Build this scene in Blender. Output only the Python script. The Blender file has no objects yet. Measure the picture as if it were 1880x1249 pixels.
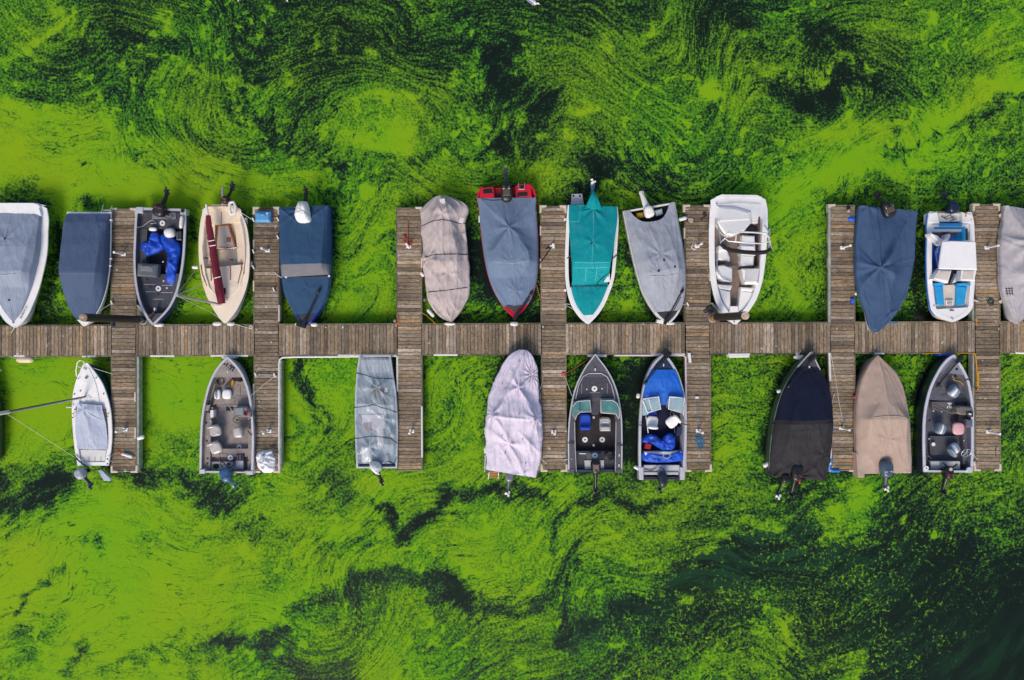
import bpy, bmesh, math, random
import numpy as np
from mathutils import Vector, Matrix, noise as mnoise

random.seed(7)
SC = bpy.context.scene
COL = SC.collection

# ------------------------------------------------------------------ camera, sky, sun, exposure
DECK_Z = 0.5                 # top of the dock above the water
CAM_Z = 27.75                # drone hovering straight above the marina
PPM = 46.0                   # photograph pixels per metre on the dock plane
cam_d = bpy.data.cameras.new('camera')
cam = bpy.data.objects.new('camera', cam_d)
COL.objects.link(cam)
cam.location = (0, 0, CAM_Z)
cam.rotation_euler = (0, 0, 0)
cam_d.sensor_fit = 'HORIZONTAL'
cam_d.sensor_width = 36.0
cam_d.lens = 36.0 * (CAM_Z - DECK_Z) / (1880 / PPM)
cam_d.clip_end = 3000
SC.camera = cam

SUN_EL, SUN_AZ = math.radians(43), math.radians(197)     # azimuth clockwise from +Y (picture up)
world = bpy.data.worlds.new('World')
SC.world = world
world.use_nodes = True
wn = world.node_tree.nodes
bg = wn['Background']
sky = wn.new('ShaderNodeTexSky')
sky.sky_type = 'NISHITA'
sky.sun_disc = False
sky.sun_elevation = SUN_EL
sky.sun_rotation = SUN_AZ
sky.air_density = 1.0
sky.dust_density = 2.5
sky.ozone_density = 1.0
world.node_tree.links.new(sky.outputs[0], bg.inputs[0])
bg.inputs[1].default_value = 0.10
sun_d = bpy.data.lights.new('sun', 'SUN')
sun_d.energy = 1.5
sun_d.angle = math.radians(22)
sun_d.color = (1.0, 0.87, 0.72)
sun = bpy.data.objects.new('sun', sun_d)
COL.objects.link(sun)
sd = Vector((math.sin(SUN_AZ) * math.cos(SUN_EL), math.cos(SUN_AZ) * math.cos(SUN_EL), math.sin(SUN_EL)))
sun.rotation_euler = sd.to_track_quat('Z', 'Y').to_euler()
sun.location = sd * 40
vs = SC.view_settings
vs.view_transform = 'Standard'
vs.look = 'None'
vs.gamma = 1.0
vs.use_curve_mapping = False
vs.exposure = 0.60

# ------------------------------------------------------------------ helpers
def P(px, py, z):
    """world point at height z that the photograph shows at pixel (px, py)"""
    s = (CAM_Z - z) / (CAM_Z - DECK_Z) / PPM
    return Vector(((px - 940) * s, (624.5 - py) * s, z))

def M(px):
    return px / PPM

def lin(c):
    """sRGB 0-255 to linear"""
    o = []
    for v in c:
        v /= 255.0
        o.append(v / 12.92 if v <= 0.04045 else ((v + 0.055) / 1.055) ** 2.4)
    return tuple(o)

MATS = {}
def mat(name, col, rough=0.6, metal=0.0, var=0.12, vscale=3.0, bump=0.0, bscale=60.0, stain=0.0, stain_col=(0.12, 0.10, 0.08),
        sscale=1.6, stretch=(1, 1, 1), coat=0.0, spec=0.5, alpha=1.0, trans=0.0):
    """plain surface with uneven tone, stains of their own shape and fine relief"""
    if name in MATS:
        return MATS[name]
    m = bpy.data.materials.new(name)
    m.use_nodes = True
    nt = m.node_tree
    n, L = nt.nodes, nt.links
    b = n['Principled BSDF']
    b.inputs['Roughness'].default_value = rough
    b.inputs['Metallic'].default_value = metal
    b.inputs['Coat Weight'].default_value = coat
    b.inputs['Specular IOR Level'].default_value = spec
    b.inputs['Transmission Weight'].default_value = trans
    b.inputs['Alpha'].default_value = alpha
    tc = n.new('ShaderNodeTexCoord')
    mp = n.new('ShaderNodeMapping')
    mp.inputs['Scale'].default_value = stretch
    L.new(tc.outputs['Object'], mp.inputs[0])
    ns = n.new('ShaderNodeTexNoise')
    ns.inputs['Scale'].default_value = vscale
    ns.inputs['Detail'].default_value = 6
    ns.inputs['Roughness'].default_value = 0.62
    L.new(mp.outputs[0], ns.inputs[0])
    cr = n.new('ShaderNodeMapRange')
    cr.inputs[1].default_value = 0.3
    cr.inputs[2].default_value = 0.7
    cr.inputs[3].default_value = 1 - var
    cr.inputs[4].default_value = 1 + var
    L.new(ns.outputs[0], cr.inputs[0])
    mx = n.new('ShaderNodeMix')
    mx.data_type = 'RGBA'
    mx.blend_type = 'MULTIPLY'
    mx.inputs[0].default_value = 1
    mx.inputs[6].default_value = (*col, 1)
    L.new(cr.outputs[0], mx.inputs[7])
    out = mx.outputs[2]
    if stain > 0:
        s2 = n.new('ShaderNodeTexNoise')
        s2.inputs['Scale'].default_value = sscale
        s2.inputs['Detail'].default_value = 8
        s2.inputs['Roughness'].default_value = 0.7
        L.new(mp.outputs[0], s2.inputs[0])
        r2 = n.new('ShaderNodeMapRange')
        r2.inputs[1].default_value = 0.52
        r2.inputs[2].default_value = 0.72
        r2.inputs[3].default_value = 0
        r2.inputs[4].default_value = stain
        L.new(s2.outputs[0], r2.inputs[0])
        m2 = n.new('ShaderNodeMix')
        m2.data_type = 'RGBA'
        L.new(r2.outputs[0], m2.inputs[0])
        L.new(out, m2.inputs[6])
        m2.inputs[7].default_value = (*stain_col, 1)
        out = m2.outputs[2]
    L.new(out, b.inputs['Base Color'])
    if bump > 0:
        bn = n.new('ShaderNodeTexNoise')
        bn.inputs['Scale'].default_value = bscale
        bn.inputs['Detail'].default_value = 4
        L.new(mp.outputs[0], bn.inputs[0])
        bp = n.new('ShaderNodeBump')
        bp.inputs['Strength'].default_value = bump
        bp.inputs['Distance'].default_value = 0.02
        L.new(bn.outputs[0], bp.inputs['Height'])
        L.new(bp.outputs[0], b.inputs['Normal'])
    MATS[name] = m
    return m

class MB:
    """collects shapes in world metres; build() links them as ONE mesh object"""
    def __init__(self):
        self.v, self.f, self.sm = [], [], []
    def add(self, vs_, fs, smooth=False):
        o = len(self.v)
        self.v += [tuple(x) for x in vs_]
        self.f += [tuple(o + i for i in q) for q in fs]
        self.sm += [smooth] * len(fs)
        return self
    def loft(self, rings, closed=True, caps=True, smooth=True):
        n = len(rings[0])
        vs_ = [p for r in rings for p in r]
        fs = []
        m = n if closed else n - 1
        for k in range(len(rings) - 1):
            for i in range(m):
                j = (i + 1) % n
                fs.append((k * n + i, k * n + j, (k + 1) * n + j, (k + 1) * n + i))
        self.add(vs_, fs, smooth)
        if caps and closed:
            self.add(rings[0], [tuple(range(n))[::-1]], False)
            self.add(rings[-1], [tuple(range(n))], False)
        return self
    def prism(self, pts, z0, z1, bev=0.008):
        """vertical prism on world xy points (counter-clockwise), top edge chamfered"""
        a = sum(pts[i][0] * pts[(i + 1) % len(pts)][1] - pts[(i + 1) % len(pts)][0] * pts[i][1] for i in range(len(pts)))
        if a < 0:
            pts = pts[::-1]
        n = len(pts)
        cx = sum(p[0] for p in pts) / n
        cy = sum(p[1] for p in pts) / n
        ins = []
        for i in range(n):
            p, q, r = Vector(pts[i - 1][:2]), Vector(pts[i][:2]), Vector(pts[(i + 1) % n][:2])
            d1, d2 = (q - p), (r - q)
            if d1.length < 1e-6 or d2.length < 1e-6:
                ins.append(q)
                continue
            d1.normalize(); d2.normalize()
            nn = Vector((-d1.y, d1.x)) + Vector((-d2.y, d2.x))
            k = 1 + d1.dot(d2)
            ins.append(q + nn * (bev / max(k, 0.35)))
        r0 = [(p[0], p[1], z0) for p in pts]
        r1 = [(p[0], p[1], z1 - bev) for p in pts]
        r2 = [(p[0], p[1], z1) for p in ins]
        fs = []
        for k in range(2):
            for i in range(n):
                j = (i + 1) % n
                fs.append((k * n + i, k * n + j, (k + 1) * n + j, (k + 1) * n + i))
        fs.append(tuple(range(2 * n, 3 * n)))
        fs.append(tuple(range(n))[::-1])
        self.add(r0 + r1 + r2, fs)
        return self
    def pbox(self, x0, y0, x1, y1, z0, z1, bev=0.008, ang=0):
        """box whose top shows between pixels (x0,y0) and (x1,y1)"""
        cx, cy = (x0 + x1) / 2, (y0 + y1) / 2
        ca, sa = math.cos(ang), math.sin(ang)
        pts = []
        for x, y in ((x0, y1), (x1, y1), (x1, y0), (x0, y0)):
            dx, dy = x - cx, y - cy
            pts.append(P(cx + dx * ca - dy * sa, cy + dx * sa + dy * ca, z1))
        return self.prism(pts, z0, z1, bev)
    def poly(self, pxs, z0, z1, bev=0.008):
        return self.prism([P(x, y, z1) for x, y in pxs], z0, z1, bev)
    def box(self, c, s, rz=0, bev=0.0):
        ca, sa = math.cos(rz), math.sin(rz)
        pts = []
        for x, y in ((-1, -1), (1, -1), (1, 1), (-1, 1)):
            dx, dy = x * s[0] / 2, y * s[1] / 2
            pts.append((c[0] + dx * ca - dy * sa, c[1] + dx * sa + dy * ca))
        return self.prism(pts, c[2] - s[2] / 2, c[2] + s[2] / 2, bev or min(s) * 0.12)
    def tube(self, pts, r, n=8, caps=True):
        pts = [Vector(p) for p in pts]
        rs = r if isinstance(r, (list, tuple)) else [r] * len(pts)
        rings = []
        for i, p in enumerate(pts):
            d = (pts[min(i + 1, len(pts) - 1)] - pts[max(i - 1, 0)])
            if d.length < 1e-7:
                d = Vector((0, 0, 1))
            d.normalize()
            up = Vector((0, 0, 1)) if abs(d.z) < 0.9 else Vector((1, 0, 0))
            a = d.cross(up).normalized()
            b = d.cross(a).normalized()
            rings.append([p + (a * math.cos(t) + b * math.sin(t)) * rs[i] for t in [2 * math.pi * k / n for k in range(n)]])
        return self.loft(rings, True, caps, True)
    def ptube(self, pts, r, n=6):
        return self.tube([P(*p) for p in pts], r, n)
    def cyl(self, c, r, z0, z1, n=20, r2=None, bev=0.0):
        r2 = r if r2 is None else r2
        ring = lambda rr, z: [(c[0] + rr * math.cos(2 * math.pi * k / n), c[1] + rr * math.sin(2 * math.pi * k / n), z) for k in range(n)]
        rings = [ring(r, z0), ring(r2, z1 - bev)]
        if bev:
            rings.append(ring(r2 - bev, z1))
        return self.loft(rings, True, True, False)
    def ell(self, c, s, rz=0.0, n=14, m=8, power=2.0, zcut=None):
        """rounded lump: super-ellipsoid with half sizes s"""
        ca, sa = math.cos(rz), math.sin(rz)
        e = 2.0 / power
        sp = lambda v: math.copysign(abs(v) ** e, v)
        rings = []
        for j in range(m + 1):
            ph = -math.pi / 2 + math.pi * j / m
            ph = max(min(ph, math.pi / 2 - 0.02), -math.pi / 2 + 0.02)
            ring = []
            for k in range(n):
                th = 2 * math.pi * k / n
                x = s[0] * sp(math.cos(ph)) * sp(math.cos(th))
                y = s[1] * sp(math.cos(ph)) * sp(math.sin(th))
                z = s[2] * sp(math.sin(ph))
                ring.append((c[0] + x * ca - y * sa, c[1] + x * sa + y * ca, c[2] + z))
            rings.append(ring)
        return self.loft(rings, True, True, True)
    def build(self, name, m, parent=None, org=None):
        me = bpy.data.meshes.new(name)
        o0 = ORG.get(parent.name, Vector((0, 0, 0))) if parent is not None else (Vector(org) if org is not None else Vector((0, 0, 0)))
        me.from_pydata([(p[0] - o0[0], p[1] - o0[1], p[2] - o0[2]) for p in self.v], [], self.f)
        me.polygons.foreach_set('use_smooth', self.sm)
        me.materials.append(m)
        me.update()
        o = bpy.data.objects.new(name, me)
        COL.objects.link(o)
        if parent is not None:
            o.parent = parent
        else:
            o.location = o0
        ORG[o.name] = Vector(o0)
        return o

ORG = {}
def tag(o, label=None, cat=None, group=None, kind=None):
    if label: o['label'] = label
    if cat: o['category'] = cat
    if group: o['group'] = group
    if kind: o['kind'] = kind
    return o

def empty(name, loc, label=None, cat=None, group=None):
    o = bpy.data.objects.new(name, None)
    o.empty_display_size = 0.2
    COL.objects.link(o)
    o.location = loc
    ORG[o.name] = Vector(loc)
    return tag(o, label, cat, group)

# ------------------------------------------------------------------ water with drifting duckweed
DENS = [
 '55423333222333222222421244455456'.ljust(32, '6'),
 '44334333222222223345444442234566',
 '43333444432344414555455221234577',
 '76545655345655433555545423457655',
 '98865565555775543455444456577555',
 '99999877676567666534445575654444',
 '49698887766655466355456565444433',
 '65567776656665434443445565443333',
 '54567876656665223455345665442223',
 '45556787767774552356245665433323',
 '67767876767766553444355554444444',
 '99988998866777654432455554444466',
 '99988998877776754431366554444445',
 '88778788777665754431366654445344',
 '54754635764776755435665433643455',
 '54988888887565777766654434432444',
 '99999987777777877666554324532343',
 '99999988777877877565332234432332',
 '99999998885465676543323343422321',
 '88999987664665555422234743222210',
 '78989987643886555434556655321100',
]
DENS = [r[:32] for r in DENS]
# marks in photograph pixels: (points, half width, strength)   + bright mat, - open water
MARKS = [
 ([(0, 205), (130, 225), (260, 260), (400, 300), (560, 330)], 14, 0.22),
 ([(0, 130), (80, 128), (170, 110), (250, 96), (330, 85)], 10, -0.18),
 ([(125, 0), (128, 30), (120, 50), (70, 60), (40, 85), (0, 105)], 7, 0.42),
 ([(150, 10), (148, 50), (135, 75), (165, 72), (200, 35)], 5, 0.4),
 ([(240, 290), (290, 310), (345, 310), (400, 325)], 6, -0.25),
 ([(270, 160), (320, 130), (400, 122), (470, 122), (500, 128)], 8, 0.28),
 ([(330, 215), (360, 245), (400, 275), (460, 300), (540, 330), (610, 370)], 7, -0.3),
 ([(470, 150), (480, 210), (490, 250), (530, 268), (590, 265), (620, 300)], 8, -0.3),
 ([(260, 170), (280, 215), (330, 250), (380, 280)], 7, -0.22),
 ([(590, 290), (600, 330), (640, 290), (700, 285), (780, 290), (860, 270), (900, 240), (1010, 195), (1030, 170)], 8, -0.33),
 ([(620, 345), (680, 335), (720, 320), (790, 330)], 6, -0.25),
 ([(880, 180), (950, 172), (1010, 185), (1015, 225), (960, 230)], 12, -0.28),
 ([(920, 240), (960, 275), (1000, 320), (1060, 320), (1180, 325), (1240, 345)], 10, -0.3),
 ([(925, 115), (930, 130), (945, 118)], 16, -0.5),
 ([(620, 270), (680, 265), (750, 255)], 14, 0.3),
 ([(960, 215), (972, 222)], 8, 0.5),
 ([(1880, 140), (1800, 180), (1760, 215), (1720, 225), (1690, 235), (1630, 235), (1610, 250), (1600, 290), (1520, 320), (1460, 340), (1420, 380)], 14, 0.35),
 ([(1880, 165), (1810, 200), (1790, 230), (1740, 240), (1680, 238), (1640, 270), (1633, 268), (1630, 250)], 4, -0.55),
 ([(1640, 300), (1560, 315), (1500, 335)], 10, 0.28),
 ([(1500, 60), (1560, 80), (1570, 140), (1530, 150), (1490, 170)], 20, -0.4),
 ([(1400, 130), (1450, 170), (1490, 200), (1520, 210)], 14, -0.35),
 ([(1500, 240), (1540, 245)], 26, 0.35),
 ([(1560, 112), (1545, 108)], 10, 0.6), ([(1498, 128)], 11, 0.6), ([(1400, 117)], 12, 0.5), ([(1295, 160)], 12, 0.5),
 ([(308, 55)], 10, 0.6), ([(1080, 215)], 12, 0.45), ([(1048, 278)], 8, 0.5), ([(990, 315)], 10, 0.4),
 ([(200, 870), (260, 865), (300, 880), (330, 868)], 14, -0.5),
 ([(180, 930), (230, 905), (290, 890), (330, 880), (400, 884)], 9, 0.15),
 ([(350, 880), (400, 892), (440, 905)], 14, -0.5),
 ([(440, 960), (460, 950), (450, 965), (490, 962)], 5, -0.35),
 ([(110, 900), (95, 935), (60, 950), (15, 965)], 20, -0.42),
 ([(10, 870), (20, 900), (8, 930)], 9, -0.5),
 ([(60, 860), (75, 885), (110, 880)], 10, -0.35),
 ([(115, 1045), (60, 1085), (30, 1120)], 4, -0.4),
 ([(155, 1000), (180, 1020), (185, 1030)], 6, -0.3),
 ([(90, 1140), (40, 1170), (60, 1200)], 10, -0.25),
 ([(150, 1180), (160, 1200), (140, 1249)], 6, -0.4),
 ([(205, 1215), (260, 1205), (300, 1180), (330, 1160)], 8, -0.35),
 ([(260, 1000), (300, 985), (360, 975), (430, 985), (520, 980)], 9, -0.16),
 ([(400, 1160), (440, 1170), (470, 1180), (520, 1150), (560, 1125), (630, 1085), (670, 1070), (720, 1080), (830, 1090), (850, 1105)], 14, -0.38),
 ([(340, 1230), (350, 1190), (400, 1165), (420, 1190), (380, 1215)], 12, -0.35),
 ([(500, 1200), (530, 1225), (560, 1249)], 20, -0.35),
 ([(840, 1090), (870, 1115), (930, 1110), (960, 1120), (1010, 1090), (1030, 1050), (1080, 1010)], 10, -0.32),
 ([(740, 995), (770, 965), (800, 925), (840, 910), (900, 908), (940, 915), (990, 920)], 9, -0.45),
 ([(1000, 1010), (1020, 975), (1060, 945), (1120, 925), (1180, 945), (1230, 905)], 8, -0.35),
 ([(715, 930), (725, 965)], 11, -0.6), ([(690, 970), (720, 985), (735, 930), (715, 910), (695, 940)], 6, 0.25),
 ([(640, 970), (680, 900), (720, 880), (790, 890)], 14, 0.2),
 ([(590, 1000), (640, 985), (700, 1000), (760, 985)], 6, -0.15),
 ([(620, 1060), (560, 1110), (480, 1140), (460, 1160)], 12, 0.22),
 ([(1060, 1100), (1050, 1160), (1090, 1140), (1160, 1110), (1240, 1080), (1340, 1060)], 14, -0.3),
 ([(1290, 1045), (1330, 1000), (1380, 965), (1420, 950)], 7, 0.4),
 ([(1420, 970), (1480, 1005), (1510, 1020)], 5, 0.3),
 ([(1500, 935), (1520, 990), (1570, 940), (1510, 930)], 6, 0.35), ([(1590, 905), (1600, 925)], 16, 0.45),
 ([(1415, 1120), (1440, 1150), (1450, 1190)], 12, 0.5), ([(1560, 1249), (1575, 1215)], 12, 0.5),
 ([(1290, 1060), (1380, 1010), (1440, 1000), (1520, 1030), (1620, 1030)], 20, -0.2),
 ([(1660, 1120), (1700, 1080), (1730, 1040), (1780, 1000)], 26, -0.2),
 ([(1880, 1075), (1850, 1110), (1810, 1140), (1760, 1170)], 7, 0.3),
 ([(1880, 1180), (1840, 1200), (1820, 1240)], 60, -0.5),
 ([(550, 665), (560, 700), (566, 735)], 9, -0.6), ([(590, 770), (592, 790), (610, 785)], 8, -0.35),
 ([(575, 740), (560, 790), (545, 850)], 4, -0.35),
 ([(640, 830), (655, 800), (690, 810)], 9, -0.25), ([(600, 890), (640, 900), (600, 915)], 14, -0.3),
 ([(20, 350), (60, 362), (40, 345)], 16, -0.5), ([(155, 380), (180, 382)], 11, -0.55),
 ([(100, 440), (95, 500), (88, 560)], 14, -0.22), ([(885, 480), (890, 520), (880, 540)], 16, -0.6),
 ([(870, 420), (868, 460)], 8, -0.3), ([(1150, 680), (1155, 740), (1160, 800), (1140, 850)], 12, -0.3),
 ([(1430, 480), (1460, 530), (1480, 570)], 8, 0.25), ([(1100, 355), (1060, 368)], 8, -0.5),
]
WATER = []
def build_water():
    xs = np.arange(-27.0, 27.001, 0.075)
    ys = np.arange(-19.0, 19.001, 0.075)
    ext = np.array([1.5, 4, 10, 25, 60, 140, 300])
    xs = np.concatenate([-27.0 - ext[::-1], xs, 27.0 + ext])
    ys = np.concatenate([-19.0 - ext[::-1], ys, 19.0 + ext])
    X, Y = np.meshgrid(xs, ys)
    ny, nx = X.shape
    rng = np.random.default_rng(11)
    s = CAM_Z / (CAM_Z - DECK_Z) / PPM
    topx = lambda x: x / s + 940
    topy = lambda y: 624.5 - y / s
    # --- eddies: drift every point backwards through a field of vortices
    vort = []
    def V(px, py, sig, g):
        vort.append(((px - 940) * s, (624.5 - py) * s, sig * s, g * (0.5 if py > 880 else 0.85)))
    for a in ((340, 185, 80, -1.5), (520, 210, 65, 1.4), (640, 230, 70, 1.1), (740, 235, 70, -1.2), (960, 250, 80, 1.2), (1210, 270, 80, -1.1),
              (1540, 130, 80, 1.4), (1420, 200, 50, -1.1), (1640, 260, 60, -1.3), (1760, 150, 80, 0.9), (680, 350, 55, 1.4), (650, 470, 60, 1.3),
              (150, 60, 60, 1.4), (420, 60, 80, -0.8), (850, 80, 90, 0.7), (1130, 110, 90, -0.9), (1300, 60, 70, 0.8), (620, 1010, 90, 0.9),
              (450, 960, 50, 1.5), (900, 1060, 90, -1.2), (640, 1120, 70, 1.5), (1090, 1120, 70, 1.5), (1180, 960, 70, -1.1), (1500, 970, 70, 1.2),
              (1440, 1150, 60, -1.5), (1300, 1200, 70, 1.0), (780, 1190, 70, -1.2), (420, 1180, 60, 1.3), (60, 1180, 60, -1.2), (720, 930, 45, 1.2),
              (820, 720, 50, 0.9), (600, 720, 45, 1.2), (1700, 1000, 90, 0.8), (1420, 520, 60, 0.8), (280, 960, 80, -0.6), (1240, 1030, 50, 1.2)):
        V(*a)
    for _ in range(260):
        V(rng.uniform(-200, 2080), rng.uniform(-150, 1400), rng.uniform(14, 42), rng.choice([-1, 1]) * rng.uniform(0.35, 1.1))
    px_, py_ = X.copy(), Y.copy()
    inner = (np.abs(X) < 30) & (np.abs(Y) < 22)
    ax, ay = X[inner], Y[inner]
    STEPS = 26
    va = np.array(vort)
    # velocities on a coarse lattice, then bilinear lookup
    gx = np.arange(-31, 31.01, 0.1); gy = np.arange(-23, 23.01, 0.1)
    GX, GY = np.meshgrid(gx, gy)
    U = np.zeros_like(GX); W = np.zeros_like(GX)
    for vx, vy, sg, g in va:
        i0, i1 = np.searchsorted(gx, (vx - 4 * sg, vx + 4 * sg)); j0, j1 = np.searchsorted(gy, (vy - 4 * sg, vy + 4 * sg))
        dx, dy = GX[j0:j1, i0:i1] - vx, GY[j0:j1, i0:i1] - vy
        e = np.exp(-(dx * dx + dy * dy) / (2 * sg * sg)) * g
        U[j0:j1, i0:i1] += -dy * e; W[j0:j1, i0:i1] += dx * e
    # broad slow set of the current
    U += 0.35 * np.sin(GY * 0.33 + 0.6) + 0.2 * np.sin(GY * 0.9 + GX * 0.12)
    W += 0.22 * np.sin(GX * 0.27 + 1.0) + 0.12 * np.sin(GX * 0.7 - GY * 0.2)
    def look(F, x, y):
        fx = np.clip((x + 31) / 0.1, 0, F.shape[1] - 1.001); fy = np.clip((y + 23) / 0.1, 0, F.shape[0] - 1.001)
        ix, iy = fx.astype(int), fy.astype(int)
        tx, ty = fx - ix, fy - iy
        return (F[iy, ix] * (1 - tx) + F[iy, ix + 1] * tx) * (1 - ty) + (F[iy + 1, ix] * (1 - tx) + F[iy + 1, ix + 1] * tx) * ty
    dt = 1.35 / STEPS
    wx = wy = None
    for k in range(STEPS):
        u, w = look(U, ax, ay), look(W, ax, ay)
        mx, my = ax - u * dt / 2, ay - w * dt / 2
        u, w = look(U, mx, my), look(W, mx, my)
        ax = ax - u * dt; ay = ay - w * dt
        if k == 6:
            wx, wy = ax.copy(), ay.copy()
    px_[inner], py_[inner] = ax, ay
    # streak lines: rising to the right below the walkway, a shallow V above it; drawn out along the current
    hl = 0.42 * px_ + 1.2 * np.sin(px_ * 0.28 + 0.5)
    hu = 0.42 * np.sqrt((px_ - 1.5) ** 2 + 16.0) + 0.9 * np.sin(px_ * 0.42 + 0.25 * py_)
    bl = np.clip((py_ + 5) / 10, 0, 1); bl = bl * bl * (3 - 2 * bl)
    py_ = py_ - (hl * (1 - bl) + hu * bl)
    px_ = px_ * 0.31
    py_ = py_ * 1.3
    # --- how thick the duckweed lies
    D = np.array([[int(c) for c in r] for r in DENS], float) / 9.0
    qx, qy = X.copy(), Y.copy()
    qx[inner] = X[inner] + 0.8 * (wx - X[inner]); qy[inner] = Y[inner] + 0.8 * (wy - Y[inner])
    # keep the large map where the photograph has it: blend warped with straight
    def dmap(x, y):
        fx = np.clip((topx(x) - 30) / 60, 0, 30.999); fy = np.clip((topy(y) - 30) / 60, 0, 19.999)
        ix, iy = fx.astype(int), fy.astype(int)
        tx, ty = fx - ix, fy - iy
        tx = tx * tx * (3 - 2 * tx); ty = ty * ty * (3 - 2 * ty)
        return (D[iy, ix] * (1 - tx) + D[iy, ix + 1] * tx) * (1 - ty) + (D[iy + 1, ix] * (1 - tx) + D[iy + 1, ix + 1] * tx) * ty
    # ragged outlines: small random displacement at three sizes
    def ragged(cell, seed):
        r2 = np.random.default_rng(seed)
        w_, h_ = int(84 / cell) + 3, int(84 / cell) + 3
        lat = r2.uniform(-1, 1, (2, h_, w_))
        ca, sa = math.cos(0.5 + 0.7 * seed), math.sin(0.5 + 0.7 * seed)
        fx = np.clip((X * ca - Y * sa + 42) / cell, 0, w_ - 2.001); fy = np.clip((X * sa + Y * ca + 42) / cell, 0, h_ - 2.001)
        ix, iy = fx.astype(int), fy.astype(int)
        tx, ty = fx - ix, fy - iy
        tx = tx * tx * (3 - 2 * tx); ty = ty * ty * (3 - 2 * ty)
        return [(l[iy, ix] * (1 - tx) + l[iy, ix + 1] * tx) * (1 - ty) + (l[iy + 1, ix] * (1 - tx) + l[iy + 1, ix + 1] * tx) * ty for l in lat]
    for cell, amp, sd_ in ((2.0, 0.42, 1), (0.9, 0.34, 2), (0.4, 0.26, 3), (0.2, 0.16, 4)):
        rx, ry = ragged(cell, sd_)
        qx += amp * rx; qy += amp * ry
    d = dmap(qx, qy)
    d = np.where(topy(Y) < 600, 0.10 + 0.90 * d, 0.05 + 0.95 * d)
    TX, TY = topx(X + 0.85 * (qx - X)), topy(Y + 0.85 * (qy - Y))
    d += 0.07 * np.exp(-np.clip(np.abs(TY - 560) - 190, 0, None) ** 2 / (2 * 30 ** 2))      # still water in the berths
    for pts, hw, st in MARKS:
        best = np.full(X.shape, 1e9)
        pts = pts if len(pts) > 1 else [pts[0], (pts[0][0] + 3, pts[0][1] + 1)]
        sel = (TX > min(p[0] for p in pts) - 4 * hw) & (TX < max(p[0] for p in pts) + 4 * hw) & \
              (TY > min(p[1] for p in pts) - 4 * hw) & (TY < max(p[1] for p in pts) + 4 * hw)
        tx_, ty_ = TX[sel], TY[sel]
        b = np.full(tx_.shape, 1e9)
        for (x0, y0), (x1, y1) in zip(pts[:-1], pts[1:]):
            L2 = (x1 - x0) ** 2 + (y1 - y0) ** 2
            t = np.clip(((tx_ - x0) * (x1 - x0) + (ty_ - y0) * (y1 - y0)) / L2, 0, 1)
            b = np.minimum(b, (tx_ - x0 - t * (x1 - x0)) ** 2 + (ty_ - y0 - t * (y1 - y0)) ** 2)
        d[sel] += (st if st > 0 else (1.3 if pts[0][1] > 890 else 0.8) * st) * np.exp(-b / (2 * hw * hw))
    # small round mats drifting among the streaks
    for _ in range(330):
        cx, cy = rng.uniform(0, 1880), rng.uniform(0, 1249)
        r = rng.uniform(3, 9) * (1.5 if rng.random() < 0.12 else 1)
        el = rng.uniform(0.6, 1.5)
        sel = (np.abs(TX - cx) < 4 * r) & (np.abs(TY - cy) < 4 * r)
        d[sel] += rng.uniform(0.2, 0.5) * np.exp(-(((TX[sel] - cx) / (r * el)) ** 2 + ((TY[sel] - cy) * el / r) ** 2) ** 1.5 / 2)
    # murky green cloud under the open water at lower right and lower middle
    mk = np.zeros(X.shape)
    for cx, cy, r, a in ((1060, 1190, 60, .9), (1130, 1080, 60, .6), (1320, 1060, 90, .8), (1390, 980, 60, .8), (620, 1190, 50, .8), (700, 1110, 70, .6),
                         (1500, 1000, 80, .6), (1640, 1050, 70, .5), (430, 1180, 40, .6), (1800, 1200, 90, .5), (1580, 1200, 80, .4), (940, 1130, 80, .5), (300, 900, 60, .3)):
        mk += a * np.exp(-(((TX - cx) / r) ** 2 + ((TY - cy) / (r * .5)) ** 2) / 2)
    mk = np.clip(mk, 0, 1)
    # leafy clumps round the berths and in still corners
    lf = np.exp(-np.clip(np.abs(TY - 560) - 190, 0, None) ** 2 / (2 * 45 ** 2)) * np.clip(1.1 - 0.55 * np.exp(-((TX - 330) / 130) ** 2 / 2), 0, 1)
    lf += np.clip((TX - 1350) / 400, 0, 1) * 0.8 * np.clip((TY - 150) / 200, 0, 1)
    lf *= 0.35 + 0.65 * np.clip((TX - 740) / 120, 0, 1)
    lf = np.clip(lf, 0, 1)
    # where the weed has broken up into single bright flecks
    fk = np.clip((TX - 950) / 250, 0, 1) * np.clip((TY - 900) / 80, 0, 1) * np.clip((1850 - TX + (1130 - TY) * 0.6) / 130, 0, 1)
    fk = np.maximum(fk, np.exp(-(((TX - 660) / 90) ** 2 + ((TY - 1120) / 60) ** 2) / 2))
    fk = np.maximum(fk, 0.7 * np.exp(-(((TX - 1520) / 120) ** 2 + ((TY - 140) / 60) ** 2) / 2))
    d = d - 0.17 * np.clip((TX - 1200) / 250, 0, 1) * np.clip((TY - 930) / 90, 0, 1)
    me = bpy.data.meshes.new('water')
    nv = nx * ny
    co = np.zeros((nv, 3), np.float32)
    co[:, 0] = X.ravel(); co[:, 1] = Y.ravel()
    me.vertices.add(nv)
    me.vertices.foreach_set('co', co.ravel())
    idx = np.arange(nv).reshape(ny, nx)
    q = np.stack([idx[:-1, :-1], idx[:-1, 1:], idx[1:, 1:], idx[1:, :-1]], -1).reshape(-1, 4).astype(np.int32)
    nf = len(q)
    me.loops.add(nf * 4)
    me.loops.foreach_set('vertex_index', q.ravel())
    me.polygons.add(nf)
    me.polygons.foreach_set('loop_start', np.arange(0, nf * 4, 4, dtype=np.int32))
    me.polygons.foreach_set('loop_total', np.full(nf, 4, np.int32))
    me.update(calc_edges=True)
    a = me.attributes.new('flow', 'FLOAT_VECTOR', 'POINT')
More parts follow.
